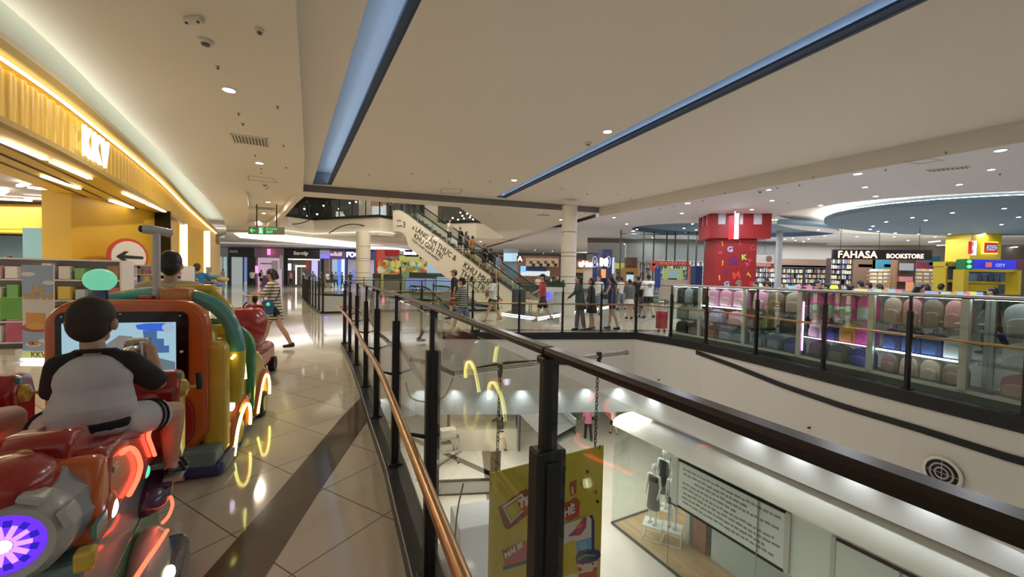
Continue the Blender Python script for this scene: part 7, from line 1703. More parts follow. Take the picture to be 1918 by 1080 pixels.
s = MB(); s.tube([p for p in arch if p.z > .86 or p.x < 0], .058, 16); s.build('teal_arch', P_TEAL, ra, smooth=True)
s = MB(); s.tube([p for p in arch if p.z <= .90 and p.x > 0], .0585, 16); s.build('arch_foot', P_OLV, ra, smooth=True)
s = MB(); s.box((.17,.27,1.315),(.20,.17,.13)); s.build('arch_clamp', P_ORG, ra, bevel=.03, seg=3, smooth=True)
s = MB(); s.box((.22,.48,1.37),(.26,.12,.06)); s.build('rear_clamp', P_OLV, ra, bevel=.025, seg=3, smooth=True); s = MB(); s.tube([(-.30,.48,.9),(-.22,.48,1.2),(0,.48,1.34),(.3,.48,1.36),(.44,.48,1.2),(.48,.48,.85)],.04,10); s.build('rear_arch', P_OLV, ra, smooth=True)
def arch_plate(y, w, z0, z1, th, m, nm, bev=.03):
    pts = [(-w/2,z0)]+[(-w/2*math.cos(a), z1-w*.5*.62+w*.5*.62*math.sin(a)) for a in [PI*i/14 for i in range(15)]]+[(w/2,z0)]
    s = MB(); s.plate(pts, FX_((.02,y,0)), th); return s.build(nm, m, ra, bevel=bev, seg=3, smooth=True)
arch_plate(1.00,.98,.16,1.09,.12,P_GRN,'green_seat_rim'); arch_plate(.95,.86,.16,1.03,.06,P_OLV,'seat_back',.02)
s = MB(); s.box((.02,.76,.30),(.86,.34,.22)); s.build('floor_pan', P_OLV, ra, bevel=.04, seg=3)
s = MB(); s.box((.30,.88,.97),(.24,.04,.10)); s.build('tray', P_OLV, ra, bevel=.02); s = MB(); s.box((.33,.87,.82),(.05,.05,.08)); s.build('black_window', BLACKM, ra)
hood = [(1.04,.16),(1.04,.72),(1.16,.74),(1.32,.66),(1.46,.52),(1.55,.36),(1.56,.16)]
s = MB(); side_plate(s, hood, .02, .96); s.build('hood', P_OLV, ra, bevel=.07, seg=4, smooth=True)
s = MB(); s.plate([(x,y+.11) for x,y in rrect(.60,.10,.03,3)], FX_((-.02,-.04,0)), .14); s.box((.36,-.02,.165),(.34,.20,.12)); s.box((-.05,-.02,.165),(.7,.16,.12)); s.build('teal_step', P_TEALG, ra, bevel=.02)
s = MB(); s.box((.05,.14,.06),(1.02,.42,.11)); s.build('blue_base', P_BLUE, ra, bevel=.03, seg=3); s = MB(); s.box((.02,.85,.09),(.94,1.35,.12)); s.build('chassis', P_BLUE, ra, bevel=.03)
s = MB(); s.box((.30,-.085,.03),(.07,.02,.03)); s.build('pink_tag', mat('tag_pink',(.7,.3,.3),.4), ra)
for y, r in ((.45,.155),(1.30,.13)):
    for sd in (-1,1):
        s = MB(); s.cyl((0,0,-.05), r, .10, 28, M=Matrix.Translation((.02+sd*.46,y,r)) @ Matrix.Rotation(PI/2,4,'Y')); w_ = s.build('wheel', mat('tyre',(.015,.015,.015),.6), ra, bevel=.015)
        s = MB(); s.cyl((0,0,-.055), r*.62, .11, 24, M=Matrix.Translation((.02+sd*.462,y,r)) @ Matrix.Rotation(PI/2,4,'Y')); s.build('hub_cap', P_OLV, w_)
def sideled(pts, r, m, nm, x=.53):
    P = spline([(x,a,b) for a,b in pts],6); s = MB(); s.tube(P, r, 8); return s.build(nm, m, ra, smooth='all')
for X_ in (.53,):
    s = MB(); s.tube(spline([(X_-.02,.20,.03),(X_-.02,.27,.22),(X_-.02,.40,.36),(X_-.02,.54,.40),(X_-.02,.66,.36),(X_-.02,.71,.24),(X_-.02,.71,.12)],6), .035, 8); s.build('wheel_arch', P_ORR, ra, smooth=True)
    s = MB(); s.tube(spline([(X_-.03,1.0,.10),(X_-.03,1.13,.36),(X_-.03,1.32,.46),(X_-.03,1.48,.40),(X_-.03,1.53,.22)],6), .035, 8); s.build('wheel_arch', P_ORR, ra, smooth=True)
sideled([(.22,.03),(.30,.20),(.42,.31),(.54,.35),(.64,.31),(.67,.22),(.66,.13)], .012, LY, 'light_arc', .555)
sideled([(1.0,.12),(1.13,.33),(1.30,.42),(1.42,.39),(1.48,.28),(1.47,.18)], .012, LY, 'light_arc', .535)
P = [(.55,.18,.83),(.55,.40,.87),(.55,.50,.72),(.55,.54,.58)]; s = MB(); s.tube(P, .011, 8); s.build('light_arc', LY, ra, smooth='all')
s = MB(); s.box((.50,.10,.80),(.05,.01,.02)); s.build('small_light', LY, ra)
for y,z,ry,rz_ in ((.30,.42,.045,.045),(.36,.60,.04,.055),(.50,.60,.025,.05)): s = MB(); s.ell((.515,y,z),(.02,ry,rz_),14,8); s.build('round_lamp', LLI, ra, smooth=True)
for y,z in ((1.06,.70),(1.22,.66)): s = MB(); s.ell((.42,y+.08,z+.0),(.05,.06,.03),12,8); s.build('hood_lamp', LLI, ra, smooth=True)
s = MB(); s.plate(rrect(.10,.20,.04,3), frame3((.53,.46,.56),(0,1,0),(0,0,1)), .03); s.build('grey_handle', P_GREY, ra)
for y,z,r in ((.20,.28,.05),(.25,.52,.035),(.78,.36,.03)): s = MB(); s.lathe([(r,0),(r,.012),(r*.7,.014)], n=20, M=Matrix.Translation((.51,y,z)) @ Matrix.Rotation(PI/2,4,'Y')); s.build('raised_dot', P_ORG, ra)
s = MB(); s.ell((.535,.38,.72),(.03,.09,.07),12,8); s.build('gold_ornament', mat('gold',(.5,.33,.06),.25,.7), ra, smooth=True)
# mint dome lamp and periscope mounted on it
s = MB(); s.cyl((-.22,.10,1.26),.042,.13,18); s.build('lamp_post', P_BLUE, ra); s = MB(); s.ell((-.22,.10,1.435),(.088,.088,.080),24,14); s.build('dome_lamp', emi('dome_mint',(.22,.80,.48),.95), ra, smooth=True)
s = MB(); s.cyl((.045,.24,1.25),.024,.56,16); s.build('periscope_pole', P_GREYL, ra, smooth=True)
s = MB(); s.tube([(-.025,.20,1.815),(.02,.22,1.815),(.06,.26,1.81),(.105,.31,1.80)],[.033,.036,.031,.033],18); s.build('periscope_head', P_GREYL, ra, smooth=True); s = MB(); s.ell((-.027,.193,1.815),(.018,.014,.026),14,8); s.build('periscope_lens', BLACKM, ra)
s = MB(); s.box((.0,.2,1.30),(.10,.06,.05)); s.build('red_block', P_RED, ra, bevel=.015)

# ---------- rocket bike with the boy
OB = (-1.33,1.05); RB = math.radians(32); fb = ride_fn(OB, RB)
def sd_(px, py, x=.15): v = fb(px, py, 0, x); return (x, v.y, v.z)
def bike(loc, rz, label, full=True):
    r = thing('motorbike_ride', label, 'kiddie ride', loc, rz)
    ZT = .785
    MT = Matrix.Translation((0,0,ZT)) @ Matrix.Rotation(PI/2,4,'X')     # lathe axis along -y (backwards)
    s = MB(); s.lathe([(.072,.0),(.082,.02),(.100,.025),(.122,.0),(.126,-.04),(.122,-.10),(.11,-.10),(.085,-.02)], n=28, M=MT); s.build('tail_ring', P_CRM, r, smooth=True)
    s = MB(); s.lathe([(.078,.005),(.078,.015),(.004,.018)], n=36, M=MT); lamp = s.build('tail_lamp', emi('lamp_violet',(.16,.03,1),1.5), r)
    s = MB()
    for i in range(11):
        a = 2*PI*i/11; s.box((0,0,0),(.012,.003,.034),M=Matrix.Translation((.036*math.cos(a),-.020,ZT+.036*math.sin(a))) @ Matrix.Rotation(-(a-PI/2),4,'Y'))
    s.build('lamp_rays', emi('lamp_pink',(.75,.35,1),1.7), lamp)
    s = MB()
    for i in range(11):
        a = 2*PI*(i+.5)/11; s.box((0,0,0),(.016,.003,.016),M=Matrix.Translation((.058*math.cos(a),-.019,ZT+.058*math.sin(a))) @ Matrix.Rotation(-(a-PI/2),4,'Y'))
    s.build('lamp_sectors', emi('lamp_blue',(.03,.01,.75),1.0), lamp)
    s = MB(); s.ell((0,-.021,ZT),(.018,.005,.018),14,6); s.build('lamp_core', emi('lamp_core',(1,.6,.85),3), lamp)
    s = MB(); s.lathe([(.118,.03),(.125,.06),(.150,.14),(.150,.20),(.10,.24)], n=12, M=Matrix.Translation((0,0,ZT)) @ Matrix.Rotation(-PI/2,4,'X')); s.build('engine_cowl', P_GREY, r, bevel=.006)
    s = MB()
    for a in (20,65,110,155): s.box((0,.0,0),(.055,.07,.022),M=Matrix.Translation((.125*math.cos(math.radians(a)),0,ZT+.125*math.sin(math.radians(a)))) @ Matrix.Rotation(-(math.radians(a)-PI/2),4,'Y'))
    s.build('ring_lugs', P_CRM, r, bevel=.006)
    s = MB(); s.box((.148,.12,ZT-.06),(.012,.10,.04)); s.build('teal_flash', P_TEAL, r)
    s = MB(); side_plate(s, [(.12,.66),(.10,.80),(.14,.93),(.22,.92),(.24,.66)], 0, .30); s.build('orange_collar', P_ORR, r, bevel=.03, seg=3, smooth=True)
    fair = [(.20,.66),(.18,.80),(.22,.93),(.42,.905),(.62,.86),(.84,.83),(.98,.92),(1.08,.90),(1.10,.66),(.90,.60),(.50,.64)]
    s = MB(); side_plate(s, fair, 0, .30); s.build('fairing', P_RED, r, bevel=.04, seg=4, smooth=True)
    s = MB(); side_plate(s, [(.20,.86),(.20,.97),(.24,1.0),(.36,.985),(.42,.92),(.46,.82),(.24,.80)], -.02, .17); s.build('seat_back', P_RED, r, bevel=.025, seg=3, smooth=True)
    s = MB(); s.ell((-.03,.08,.915),(.105,.12,.075),18,12); s.build('tail_hump', P_RED, r, smooth=True)
    s = MB(); s.cyl((0,0,0),.028,.03,18,M=Matrix.Translation((-.03,.19,.945)) @ Matrix.Rotation(PI/2,4,'X')); s.build('yellow_button', P_YEL, r, bevel=.008)
    s = MB(); side_plate(s, [(.44,.78),(.44,.875),(.60,.865),(.95,.855),(1.0,.78)], -.01, .25); s.build('seat', P_DGR, r, bevel=.03, seg=3, smooth=True)
    s = MB(); side_plate(s, [(1.02,.60),(1.02,.93),(1.08,1.0),(1.22,.98),(1.26,.88),(1.24,.52),(1.10,.50)], .03, .38); s.build('console', P_RED, r, bevel=.03, seg=3, smooth=True)
    s = MB(); s.lathe([(.046,0),(.042,.02),(.02,.03)], n=20, M=Matrix.Translation((.22,1.10,.90)) @ Matrix.Rotation(PI/2,4,'Y')); s.build('crank_hub', P_YEL, r, smooth=True)
    s = MB(); s.tube([(.23,1.10,.90),(.29,1.10,.90)],.009,10); s.build('crank_arm', P_YEL, r, smooth=True); s = MB(); s.tube([(.295,1.10,.885),(.295,1.10,.92),(.29,1.11,.97)],[.015,.015,.013],10); s.build('crank_grip', BLACKM, r, smooth=True)
    s = MB(); s.box((.215,1.08,.97),(.02,.03,.03)); s.build('green_screw', P_TEAL, r)
    def led(pts, rr, m, nm, par=r): s = MB(); s.tube(spline(pts,6), rr, 8); return s.build(nm, m, par, smooth='all')
    L1 = [sd_(x,y,.160) for x,y in ((228,848),(238,840),(248,840),(258,852),(263,872),(258,895),(250,912),(242,926))]; led(L1, .009, LR, 'light_arc')
    L2 = [sd_(x,y,.160) for x,y in ((282,802),(278,817),(284,835),(290,852))]; led(L2, .008, LR, 'light_arc')
    c = sd_(212,950,.155); s = MB(); s.ell(c,(.012,.030,.032),14,8); s.build('white_lamp', LLI, r, smooth=True); s = MB(); s.ell((c[0]-.006,c[1],c[2]+.01),(.014,.045,.048),14,8); s.build('lamp_bezel', P_ORR, r, smooth=True)
    c = sd_(274,882,.155); s = MB(); s.ell(c,(.012,.030,.028),14,8); s.build('green_lamp', emi('lamp_mint2',(.12,.85,.5),1.6), r, smooth=True); s = MB(); s.ell((c[0]-.006,c[1],c[2]+.01),(.014,.045,.042),14,8); s.build('lamp_bezel', P_RED, r, smooth=True)
    c = sd_(215,874,.148); s = MB(); s.box(c,(.012,.055,.022)); s.build('mint_tab', P_TEAL, r, bevel=.004)
    s = MB(); side_plate(s, [(.05,.40),(.08,.64),(.95,.60),(.98,.40)], -.01, .26); s.build('running_board', P_TEALG, r, bevel=.02)
    c = sd_(160,1045,.14); s = MB(); s.box(c,(.045,.05,.06)); s.build('yellow_peg', P_YEL, r, bevel=.01)
    s = MB(); side_plate(s, [(.0,.0),(.0,.40),(1.15,.42),(1.2,.0)], 0, .24); s.build('base', P_GRN, r, bevel=.04, seg=3)
    s = MB(); s.ell((.13,.88,.46),(.085,.16,.075),20,12); s.build('wheel_guard', P_PUR, r, smooth=True)
    s = MB(); s.ell((.16,.66,.24),(.075,.20,.15),20,12); s.build('front_guard', P_CRM, r, smooth=True); s = MB(); s.box((.12,.60,.10),(.30,.8,.19)); s.build('guard_base', P_PUR, r, bevel=.05, seg=3)
    led([sd_(x,y,.215) for x,y in ((320,930),(323,945),(316,965),(305,978))], .007, LR, 'light_arc')
    led([sd_(x,y,.225) for x,y in ((313,993),(297,1018),(276,1048),(250,1088))], .008, LR, 'light_line')
    c = sd_(318,1072,.24); s = MB(); s.ell(c,(.02,.03,.03),12,8); s.build('round_lamp', emi('lamp_cream',(1,1,.6),6), r, smooth=True)
    s = MB(); s.box((.16,.93,.505),(.12,.20,.025)); s.build('foot_rest', P_PUR, r, bevel=.01)
    return r
bk = bike((OB[0],OB[1],0), RB, 'red rocket motorbike ride with violet tail lamp, the one the boy sits on')
bk2 = bike((-1.985,.90,0), RB, 'second red motorbike ride at the left edge of the picture with a crank handle')
# silver blaster on the first bike
s = MB(); s.ell((.05,1.02,1.11),(.045,.09,.04),16,10); s.tube([(.05,1.06,1.10),(.05,1.08,.97)],[.03,.05],12); s.box((.05,1.10,1.15),(.09,.08,.04)); s.tube([(.105,.955,1.08),(.105,.965,1.175)],.022,12); s.build('silver_blaster', mat('silver_plastic',(.5,.5,.5),.15,.85), bk, bevel=.008, smooth=True)

# ---------- the boy
def boy(loc, rz):
    s = MB(); hipz = .915
    hip = Vector((-.0,.66,hipz)); ch = hip+Vector((0,.02,.13)); sh = hip+Vector((0,.03,.215)); nk = sh+Vector((0,.01,.045)); hc = Vector((-.01,.70,1.300))
    s.ell(hip,(.12,.095,.09)); s.ell(ch,(.105,.075,.12)); s.frus(hip,.11,.085,ch,.10,.075); s.cap(sh+Vector((-.075,0,0)),.040,sh+Vector((.075,0,0)),.040); s.cap(sh,.045,hc+Vector((0,-.01,-.08)),.037)
    HM = Matrix.Translation(hc) @ Matrix.Rotation(math.radians(-10),4,'Z')
    s.ell((0,0,.01),(.067,.082,.088),M=HM); s.cap(HM @ Vector((0,.03,-.055)),.042,HM @ Vector((0,.055,-.065)),.030); s.cap(HM @ Vector((0,.08,0)),.008,HM @ Vector((0,.092,-.015)),.010)
    for sd in (-1,1): s.ell((sd*.070,-.004,-.012),(.014,.014,.026),8,6,M=HM); s.ell((sd*.077,-.008,-.006),(.007,.016,.02),8,6,M=HM)
    # legs straddle the seat
    for sd in (-1,1):
        hp = hip+Vector((sd*.08,.02,-.03)); kn = Vector((sd*.215,.90,.835)); an = Vector((sd*.205,.90,.60))
        s.cap(hp,.072,kn,.047); s.cap(kn,.046,kn*.6+an*.4+Vector((0,-.015,0)),.044); s.cap(kn*.6+an*.4+Vector((0,-.015,0)),.043,an,.029); s.cap(an+Vector((0,-.02,-.03)),.027,an+Vector((sd*.012,.10,-.045)),.020)
        for f in range(5): s.cap(an+Vector((sd*.012+(f-2)*.010,.10,-.048)),.009,an+Vector((sd*.014+(f-2)*.012,.128-.004*abs(f-1),-.05)),.008,8,3)
    # arms: right hand on the blaster, left hand too
    for sd, el, wr in ((1,Vector((.175,.80,1.005)),Vector((.135,.92,1.115))),(-1,Vector((-.150,.80,1.0)),Vector((-.02,.92,1.08)))):
        o = sh+Vector((sd*.105,0,-.005)); s.cap(o,.036,el,.029); s.cap(el,.031,wr,.021); d = (wr-el).normalized(); pc = wr+d*.035; s.cap(wr,.020,pc,.024)
        for f in range(4):
            b0 = pc+Vector((0,.004,(f-1.5)*.013)); b1 = b0+Vector((-sd*.022,.028,.004)); b2 = b1+Vector((-sd*.024,-.004,0)); s.cap(b0,.0085,b1,.0075,8,3); s.cap(b1,.0075,b2,.0065,8,3)
        s.cap(wr+d*.015,.010,wr+d*.035+Vector((-sd*.022,-.008,.028)),.0085,8,3)
    b = s.build('person', SKIN); remesh(b, .0055, 3); b.location = loc; b.rotation_euler = (0,0,rz)
    tag(b, 'boy in white t-shirt with black raglan sleeves riding the red motorbike, back to us', 'person')
    TW = mat('tee_white',(.52,.52,.54),.85,var=.05,bscale=14,bump=.3)
    s = MB(); s.frus(hip+Vector((0,-.01,-.03)),.13,.108,hip+Vector((0,-.01,.06)),.134,.108); s.frus(hip+Vector((0,-.01,.05)),.134,.108,ch,.114,.090); s.ell(ch+Vector((0,-.01,.02)),(.120,.090,.11)); s.ell(hip+Vector((0,-.02,.03)),(.14,.10,.06)); s.cap(sh+Vector((-.05,0,0)),.046,sh+Vector((.05,0,0)),.046)
    t_ = s.build('shirt', TW, b); remesh(t_, .0065, 4)
    s = MB(); 
    for sd, el in ((1,Vector((.175,.80,1.005))),(-1,Vector((-.150,.80,1.0)))):
        o = sh+Vector((sd*.098,0,-.003)); s.cap(o+Vector((-sd*.045,.0,.010)),.046,o,.048); s.tube([o,o+(el-o)*.5,o+(el-o)*.98],[.049,.049,.046],16); s.cap(o,.049,o+(el-o)*.45,.048); s.cap(o+Vector((-sd*.075,0,.018)),.040,o+Vector((-sd*.03,0,.01)),.046)
    s.tube([(sh+Vector((.058*math.cos(a),.003+.052*math.sin(a),.052-.006*math.sin(a)))) for a in [2*PI*i/20 for i in range(20)]],.010,8,closed=True)
    t_ = s.build('black_sleeves', CB, b); remesh(t_, .0065, 3)
    s = MB()
    for sd in (-1,1):
        hp = hip+Vector((sd*.085,.0,-.03)); kn = Vector((sd*.215,.90,.835)); e2 = hp+(kn-hp)*.66; s.tube([hp-(kn-hp)*.15,hp,e2],[.072,.078,.070],18); s.cap(hp,.077,hp+(e2-hp)*.3,.075)
    s.ell(hip+Vector((0,-.02,-.035)),(.135,.105,.06)); t_ = s.build('shorts', TW, b); remesh(t_, .0065, 3)
    for sd in (-1,1):
        hp = hip+Vector((sd*.085,.0,-.03)); kn = Vector((sd*.215,.90,.835)); u = (kn-hp)
        for f in (.44,.53):
            c = hp+u*f; s = MB()
            s.tube([c+Vector((0,0,.0))+Matrix.Rotation(a,3,u.normalized()) @ (u.normalized().orthogonal().normalized()*.0745) for a in [2*PI*i/22 for i in range(22)]],.0055,6,closed=True); s.build('short_stripe', CB, b)
    s = MB(); s.frus(hip+Vector((0,-.01,-.03)),.142,.114,hip+Vector((0,-.01,.005)),.144,.116); t_ = s.build('waist_belt', CB, b); remesh(t_, .0075, 2)
    s = MB(); s.ell((0,-.008,.022),(.072,.087,.084),20,14,M=HM); s.ell((0,-.028,-.010),(.068,.064,.072),M=HM); t_ = s.build('hair', mat('hair_short_brown',(.028,.020,.012),.75,var=.4,bscale=120,bump=.25), b); remesh(t_, .006, 2)
    s = MB()
    for sd in (-1,1): s.ell((sd*.028,.079,.012),(.012,.007,.006),8,6,M=HM)
    s.build('eyes', BLACKM, b); s = MB(); s.ell((0,.078,-.04),(.018,.008,.005),8,6,M=HM); s.build('mouth', mat('lips',(.40,.12,.10),.5), b)
    for sd in (-1,1):
        an = Vector((sd*.205,.90,.60)); s = MB(); s.plate([(x*1.0,y) for x,y in [(-.035,-.055),(.035,-.055),(.042,.05),(.045,.12),(.02,.155),(-.02,.155),(-.04,.11),(-.038,.03)]], Matrix.Translation(an+Vector((sd*.01,.0,-.078))), .022); t_ = s.build('sandal', mat('sandal_sole',(.35,.38,.33),.6), b, bevel=.006)
        s = MB()
        for y in (.02,.075): s.tube([an+Vector((sd*.01-.040,y,-.070)),an+Vector((sd*.01-.025,y,-.028)),an+Vector((sd*.01+.025,y,-.028)),an+Vector((sd*.01+.040,y,-.070))],.010,8)
        s.tube([an+Vector((-.036,-.01,-.05)),an+Vector((0,-.052,-.03)),an+Vector((.036,-.01,-.05))],.010,8)
        s.build('sandal_strap', mat('sandal_black',(.02,.02,.025),.6), t_)
    return b
boy((OB[0],OB[1],0), RB)
# second child: only the thigh and knee show at the left edge
bw = (-1.985,.90,0)
s = MB(); hip = Vector((-.0,.55,.875)); s.ell(hip,(.14,.11,.12)); s.ell(hip+Vector((0,.04,.22)),(.13,.09,.18)); s.cap(hip+Vector((-.1,.05,.33)),.045,hip+Vector((.1,.05,.33)),.045); s.cap(hip+Vector((0,.05,.33)),.045,hip+Vector((0,.06,.42)),.037); s.ell(hip+Vector((0,.07,.50)),(.075,.088,.10))
s.cap(hip+Vector((0,.155,.49)),.009,hip+Vector((0,.165,.475)),.011)
for sd in (-1,1):
    kn = Vector((sd*.25,.90,.84)); an = Vector((sd*.26,.88,.55)); s.cap(hip+Vector((sd*.09,.02,0)),.075,kn,.052); s.cap(kn,.052,an,.03); s.cap(an,.03,an+Vector((0,.12,-.03)),.022); s.ell(hip+Vector((sd*.078,.07,.49)),(.012,.018,.03),8,6)
    el = hip+Vector((sd*.2,.2,.15)); o = hip+Vector((sd*.14,.05,.32)); wr = Vector((sd*.08,.98,1.0)); s.cap(o,.04,el,.032); s.cap(el,.032,wr,.022); s.cap(wr,.022,wr+Vector((0,.05,.01)),.024)
    for f in range(4): s.cap(wr+Vector(((f-1.5)*.014,.05,0)),.0085,wr+Vector(((f-1.5)*.014,.085,-.012)),.0075,8,3)
    s.cap(wr+Vector((0,.02,0)),.01,wr+Vector((-sd*.03,.05,.01)),.0085,8,3)
b2 = s.build('person', SKIN2); remesh(b2, .009, 3); b2.location = bw; b2.rotation_euler = (0,0,RB); tag(b2,'child on the second motorbike at the left edge, only a bare thigh in view','person')
s = MB(); s.frus(hip+Vector((0,0,-.08)),.16,.13,hip+Vector((0,.03,.15)),.145,.11); s.ell(hip+Vector((0,.04,.22)),(.145,.105,.17)); s.cap(hip+Vector((-.12,.05,.32)),.058,hip+Vector((.12,.05,.32)),.058); o = s.build('shirt', CR, b2); remesh(o,.01,3)
s = MB(); s.ell(hip+Vector((0,0,-.02)),(.155,.125,.10)); 
for sd in (-1,1): s.tube([hip+Vector((sd*.09,.02,0)),hip+Vector((sd*.15,.16,-.01))],[.09,.085],16)
o = s.build('shorts', CN, b2); remesh(o,.01,2); s = MB(); s.ell(hip+Vector((0,.055,.52)),(.082,.092,.092)); o = s.build('hair', HAIR, b2); remesh(o,.009,2)

# ---------- adult standing in the carriage
def la(x,y): c,s_ = math.cos(RA),math.sin(RA); return (OA[0]+c*x-s_*y, OA[1]+s_*x+c*y)
p = la(-.02,.62); ad = person((p[0],p[1],.0), .55, 1.66, 'person with tied up dark hair standing inside the carriage ride, back of head to us', top=mat('lace_cream',(.60,.48,.36),.8,var=.3,bscale=60), bottom=CB, bot='trousers', blen=.8, vox=.010, hair='short', legs=((3,2),(-3,3)), arms=((12,30),(12,30)))
# ---------- apple ride
ap = Pz(447,800,0); aX, aY = -3.72, 5.55
t = thing('apple_ride','glossy red apple shaped ride car beyond the carriage with a small child inside','kiddie ride',(aX,aY,0),.3)
s = MB(); s.lathe([(.02,.0),(.18,-.02),(.27,.10),(.31,.28),(.30,.42),(.22,.52),(.10,.53),(.03,.48)],n=28,M=Matrix.Translation((0,0,.48))); s.build('apple_shell',P_RED,t,smooth=True)
s = MB(); s.box((0,.25,.28),(.5,.9,.36)); s.build('car_body',P_RED,t,bevel=.1,seg=4,smooth=True)
for a,b in ((-.24,-.05),(.24,-.05),(-.24,.55),(.24,.55)): s = MB(); s.cyl((0,0,-.04),.11,.08,20,M=Matrix.Translation((a,b,.11)) @ Matrix.Rotation(PI/2,4,'Y')); s.build('wheel',mat('tyre',(.015,.015,.015),.6),t)
s = MB(); s.tube([(0,0,.95),(.01,.02,1.04),(.05,.02,1.09)],.012,8); s.tube([(.03,0,.96),(.05,.0,1.03),(.09,.02,1.06)],.010,8); s.build('stem',P_RED,t,smooth=True)
person((aX-.02,aY+.30,.30), .3, .86, 'small child with dark hair seated in the apple ride, only the crown showing', top=CR, bottom=CB, blen=.4, vox=.012, legs=((4,2),(4,2)))
a = PY(472,627,5.4); b = PY(503,592,6.9); s = MB(); s.tube([a,b],.008,8); s.tube([a,PY(455,612,5.3)],.010,8); tag(s.build('push_rod',CHROME,smooth='all'),'thin steel push rod between the apple ride and the woman in stripes'.replace('woman','person'),'rod')

# ================================================================== shop stock and banners on the left
def banner(px0, px1, pytop, pybot, Y, lab):
    a = PY(px0,pybot,Y); b = PY(px1,pytop,Y); w = b.x-a.x; z0 = max(.02,a.z); z1 = b.z; h = z1-z0
    t = thing('standing_banner', lab, 'banner', (a.x,Y,z0))
    def R_(x0,x1,y0,y1,k,m,nm): s = MB(); s.box((w*(x0+x1)/2,-.006-.0015*k,h*(y0+y1)/2),(w*(x1-x0),.002,h*(y1-y0))); return s.build(nm,m,t)
    s = MB(); s.box((w/2,0,h/2),(w,.012,h)); s.build('board', mat('banner_pale',(.62,.60,.58),.6), t)
    R_(0,1,.66,1,1,mat('banner_sky',(.30,.40,.55),.6),'sky'); R_(0,1,.10,.32,1,mat('banner_sky',(.30,.40,.55),.6),'lower_sky'); R_(0,1,0,.10,1,mat('banner_yellow',(.72,.50,.05),.6),'yellow_foot')
    def blob(cx,cy,rx,ry,m,nm,k=2,n=16): s = MB(); s.plate([(w*cx+rx*w*math.cos(q),h*cy+ry*h*math.sin(q)) for q in [2*PI*i/n for i in range(n)]],frame3((0,-.006-.0015*k,0),(1,0,0),(0,0,1)),.002); s.build(nm,m,t)
    CLD = mat('cloud_white',(.68,.66,.66),.6)
    for cx,cy,rx in ((.2,.905,.22),(.85,.82,.2),(.75,.21,.25)): blob(cx,cy,rx,.022,CLD,'cloud')
    OR_ = mat('banner_orange_text',(.62,.36,.05),.6)
    text('lettering','Hè',.11*w/.3,frame3((w/2,-.010,h*.70),(1,0,0),(0,0,1)),OR_,t,ext=.001,align='CENTER',bold=.004)
    text('lettering','tươi trẻ',.085*w/.3,frame3((w/2,-.010,h*.645),(1,0,0),(0,0,1)),OR_,t,ext=.001,align='CENTER',bold=.003)
    R_(.12,.72,.37,.50,2,mat('toast_orange',(.62,.30,.06),.6),'toast_slice'); blob(.45,.345,.48,.045,mat('plate_red',(.40,.07,.09),.6),'plate',3); blob(.45,.36,.34,.035,mat('bun_orange',(.66,.36,.09),.6),'bun',4); blob(.35,.17,.25,.02,mat('plate_white',(.7,.68,.66),.6),'small_plate',3); blob(.28,.18,.09,.02,mat('fruit_red',(.5,.12,.05),.6),'fruit',4); blob(.42,.18,.10,.022,mat('fruit_orange',(.65,.28,.05),.6),'fruit',4)
    text('lettering','KKV',.075*w/.3,frame3((w/2,-.012,h*.035),(1,0,0),(0,0,1)),mat('letter_brown',(.12,.08,.02),.6),t,ext=.001,align='CENTER',bold=.003)
    s = MB(); s.box((w/2,.08,.01-z0+.0 if z0>.3 else .02),(w,.25,.03)); s.build('base', mat('base_white',(.7,.68,.66),.5), t)
    return t
banner(44,101,497,681,6.4,'tall sky blue summer banner with toast picture, leftmost and nearest of the row')
banner(147,192,498,636,8.1,'sky blue summer banner right of the nearest one, behind the mint lamp')
banner(218,256,499,622,8.9,'sky blue summer banner below the round arrow sign')
banner(264,300,499,615,9.5,'sky blue summer banner right of the grey periscope pole')
banner(351,371,499,572,14.1,'narrow sky blue banner between the light tubes beside the person in blue')
banner(386,397,500,560,16.2,'farthest narrow sky blue banner at the last yellow pier')
cols = [(.70,.35,.25),(.75,.70,.65),(.55,.12,.15),(.20,.45,.15),(.70,.50,.10),(.45,.55,.60),(.72,.45,.50),(.35,.20,.12)]
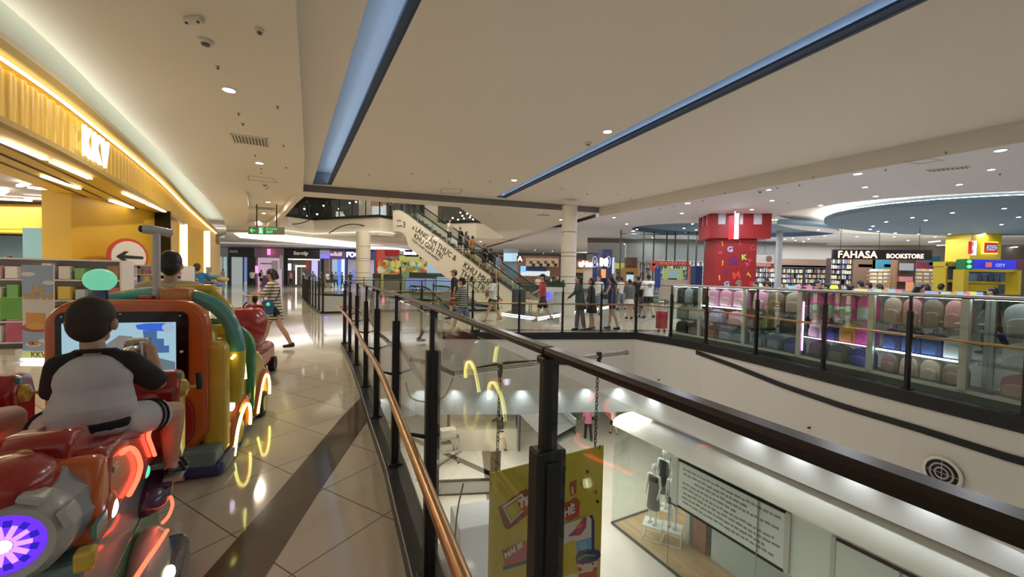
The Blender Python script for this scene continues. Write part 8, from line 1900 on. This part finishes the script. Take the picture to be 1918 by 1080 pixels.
def gondola(loc, rz, L, H, levels, per, lab, goods, grp):
    t = thing('shop_shelves', lab, 'shelves', loc, rz)
    s = MB(); s.box((L/2,.25,H/2),(L,.04,H)); s.build('back', mat('shelf_back_white',(.62,.58,.55),.5), t)
    for x in (0,L): s = MB(); s.box((x,.12,H/2),(.03,.45,H)); s.build('side', mat('shelf_white',(.68,.65,.62),.4), t)
    for k in range(levels+1): s = MB(); s.box((L/2,.10,.12+(H-.12)*k/levels),(L,.42,.03)); s.build('shelf', mat('shelf_white',(.68,.65,.62),.4), t)
    M = Matrix.Translation(loc) @ Matrix.Rotation(rz,4,'Z')
    for k in range(levels):
        for j in range(per):
            if random.random() < .1: continue
            c = random.randrange(8); key = ('g',c)
            if key not in PRT:
                s = MB(); s.box((0,0,.5),(1,.25,1)); o = s.build('boxed_goods', mat('good_%d'%c, cols[c], .5, var=.2, bscale=9), bevel=.05); PRT[key] = o
            else: o = PRT[key].copy(); COL.objects.link(o)
            o.location = M @ Vector((L*(j+.5)/per, -.0, .137+(H-.12)*k/levels)); o.rotation_euler = (0,0,rz+random.uniform(-.1,.1)); o.scale = (L/per*random.uniform(.6,.88),1,(H-.12)/levels*random.uniform(.45,.8))
            o['label'] = goods; o['category'] = 'package'; o['group'] = grp
    return t
gondola((-10.6,6.9,0), .35, 3.1, 1.66, 4, 13, 'long white shelf unit of bright packages at the left edge inside the yellow shop', 'small bright package on the long white shelves at the left edge', 'packages on the left edge shelves')
gondola((-9.35,9.5,0), .1, 1.5, 1.60, 7, 9, 'white shelf unit of small packages between the nearest banner and the yellow pier', 'small package on the white shelves between the first banner and the yellow pier', 'packages on the shelves beside the pier')
s = MB(); p = PY(12,575,6.5); s.box((0,0,0),(.62,.10,.36)); o = s.build('toy_box', mat('grass_green_box',(.16,.42,.08),.5,var=.25,bscale=6)); o.location = (p.x+.05,6.75,.82); o.rotation_euler = (0,0,.35); tag(o,'long green picture box on the lower shelf at the left edge','box')
s = MB(); s.box((0,0,0),(.66,.12,.30)); o = s.build('toy_box', mat('pink_box',(.55,.12,.20),.5,var=.3,bscale=6)); o.location = (p.x+.10,6.8,.42); o.rotation_euler = (0,0,.35); tag(o,'pink picture box under the green one at the left edge','box')
s = MB(); s.tube(spline([(-.12,0,0),(-.1,0,.06),(.05,0,.08),(.13,0,.05),(.05,0,.0),(-.06,0,-.03),(-.12,0,-.08)],6),.018,8); o = s.build('pink_toy', mat('pink_bright',(.75,.06,.20),.3), smooth=True); q_ = PY(118,538,9.2); o.location = (q_.x,9.2,q_.z); tag(o,'curly bright pink toy hanging on the shelves beside the yellow pier','toy')
s = MB(); s.box((0,0,.09),(.9,.4,.18)); o = s.build('plinth', mat('plinth_white',(.66,.63,.60),.5)); o.location = (-7.5,6.62,0); tag(o,'low white plinth behind the nearest sky banner','plinth')
run_jobs()
print('N', len(bpy.data.objects))
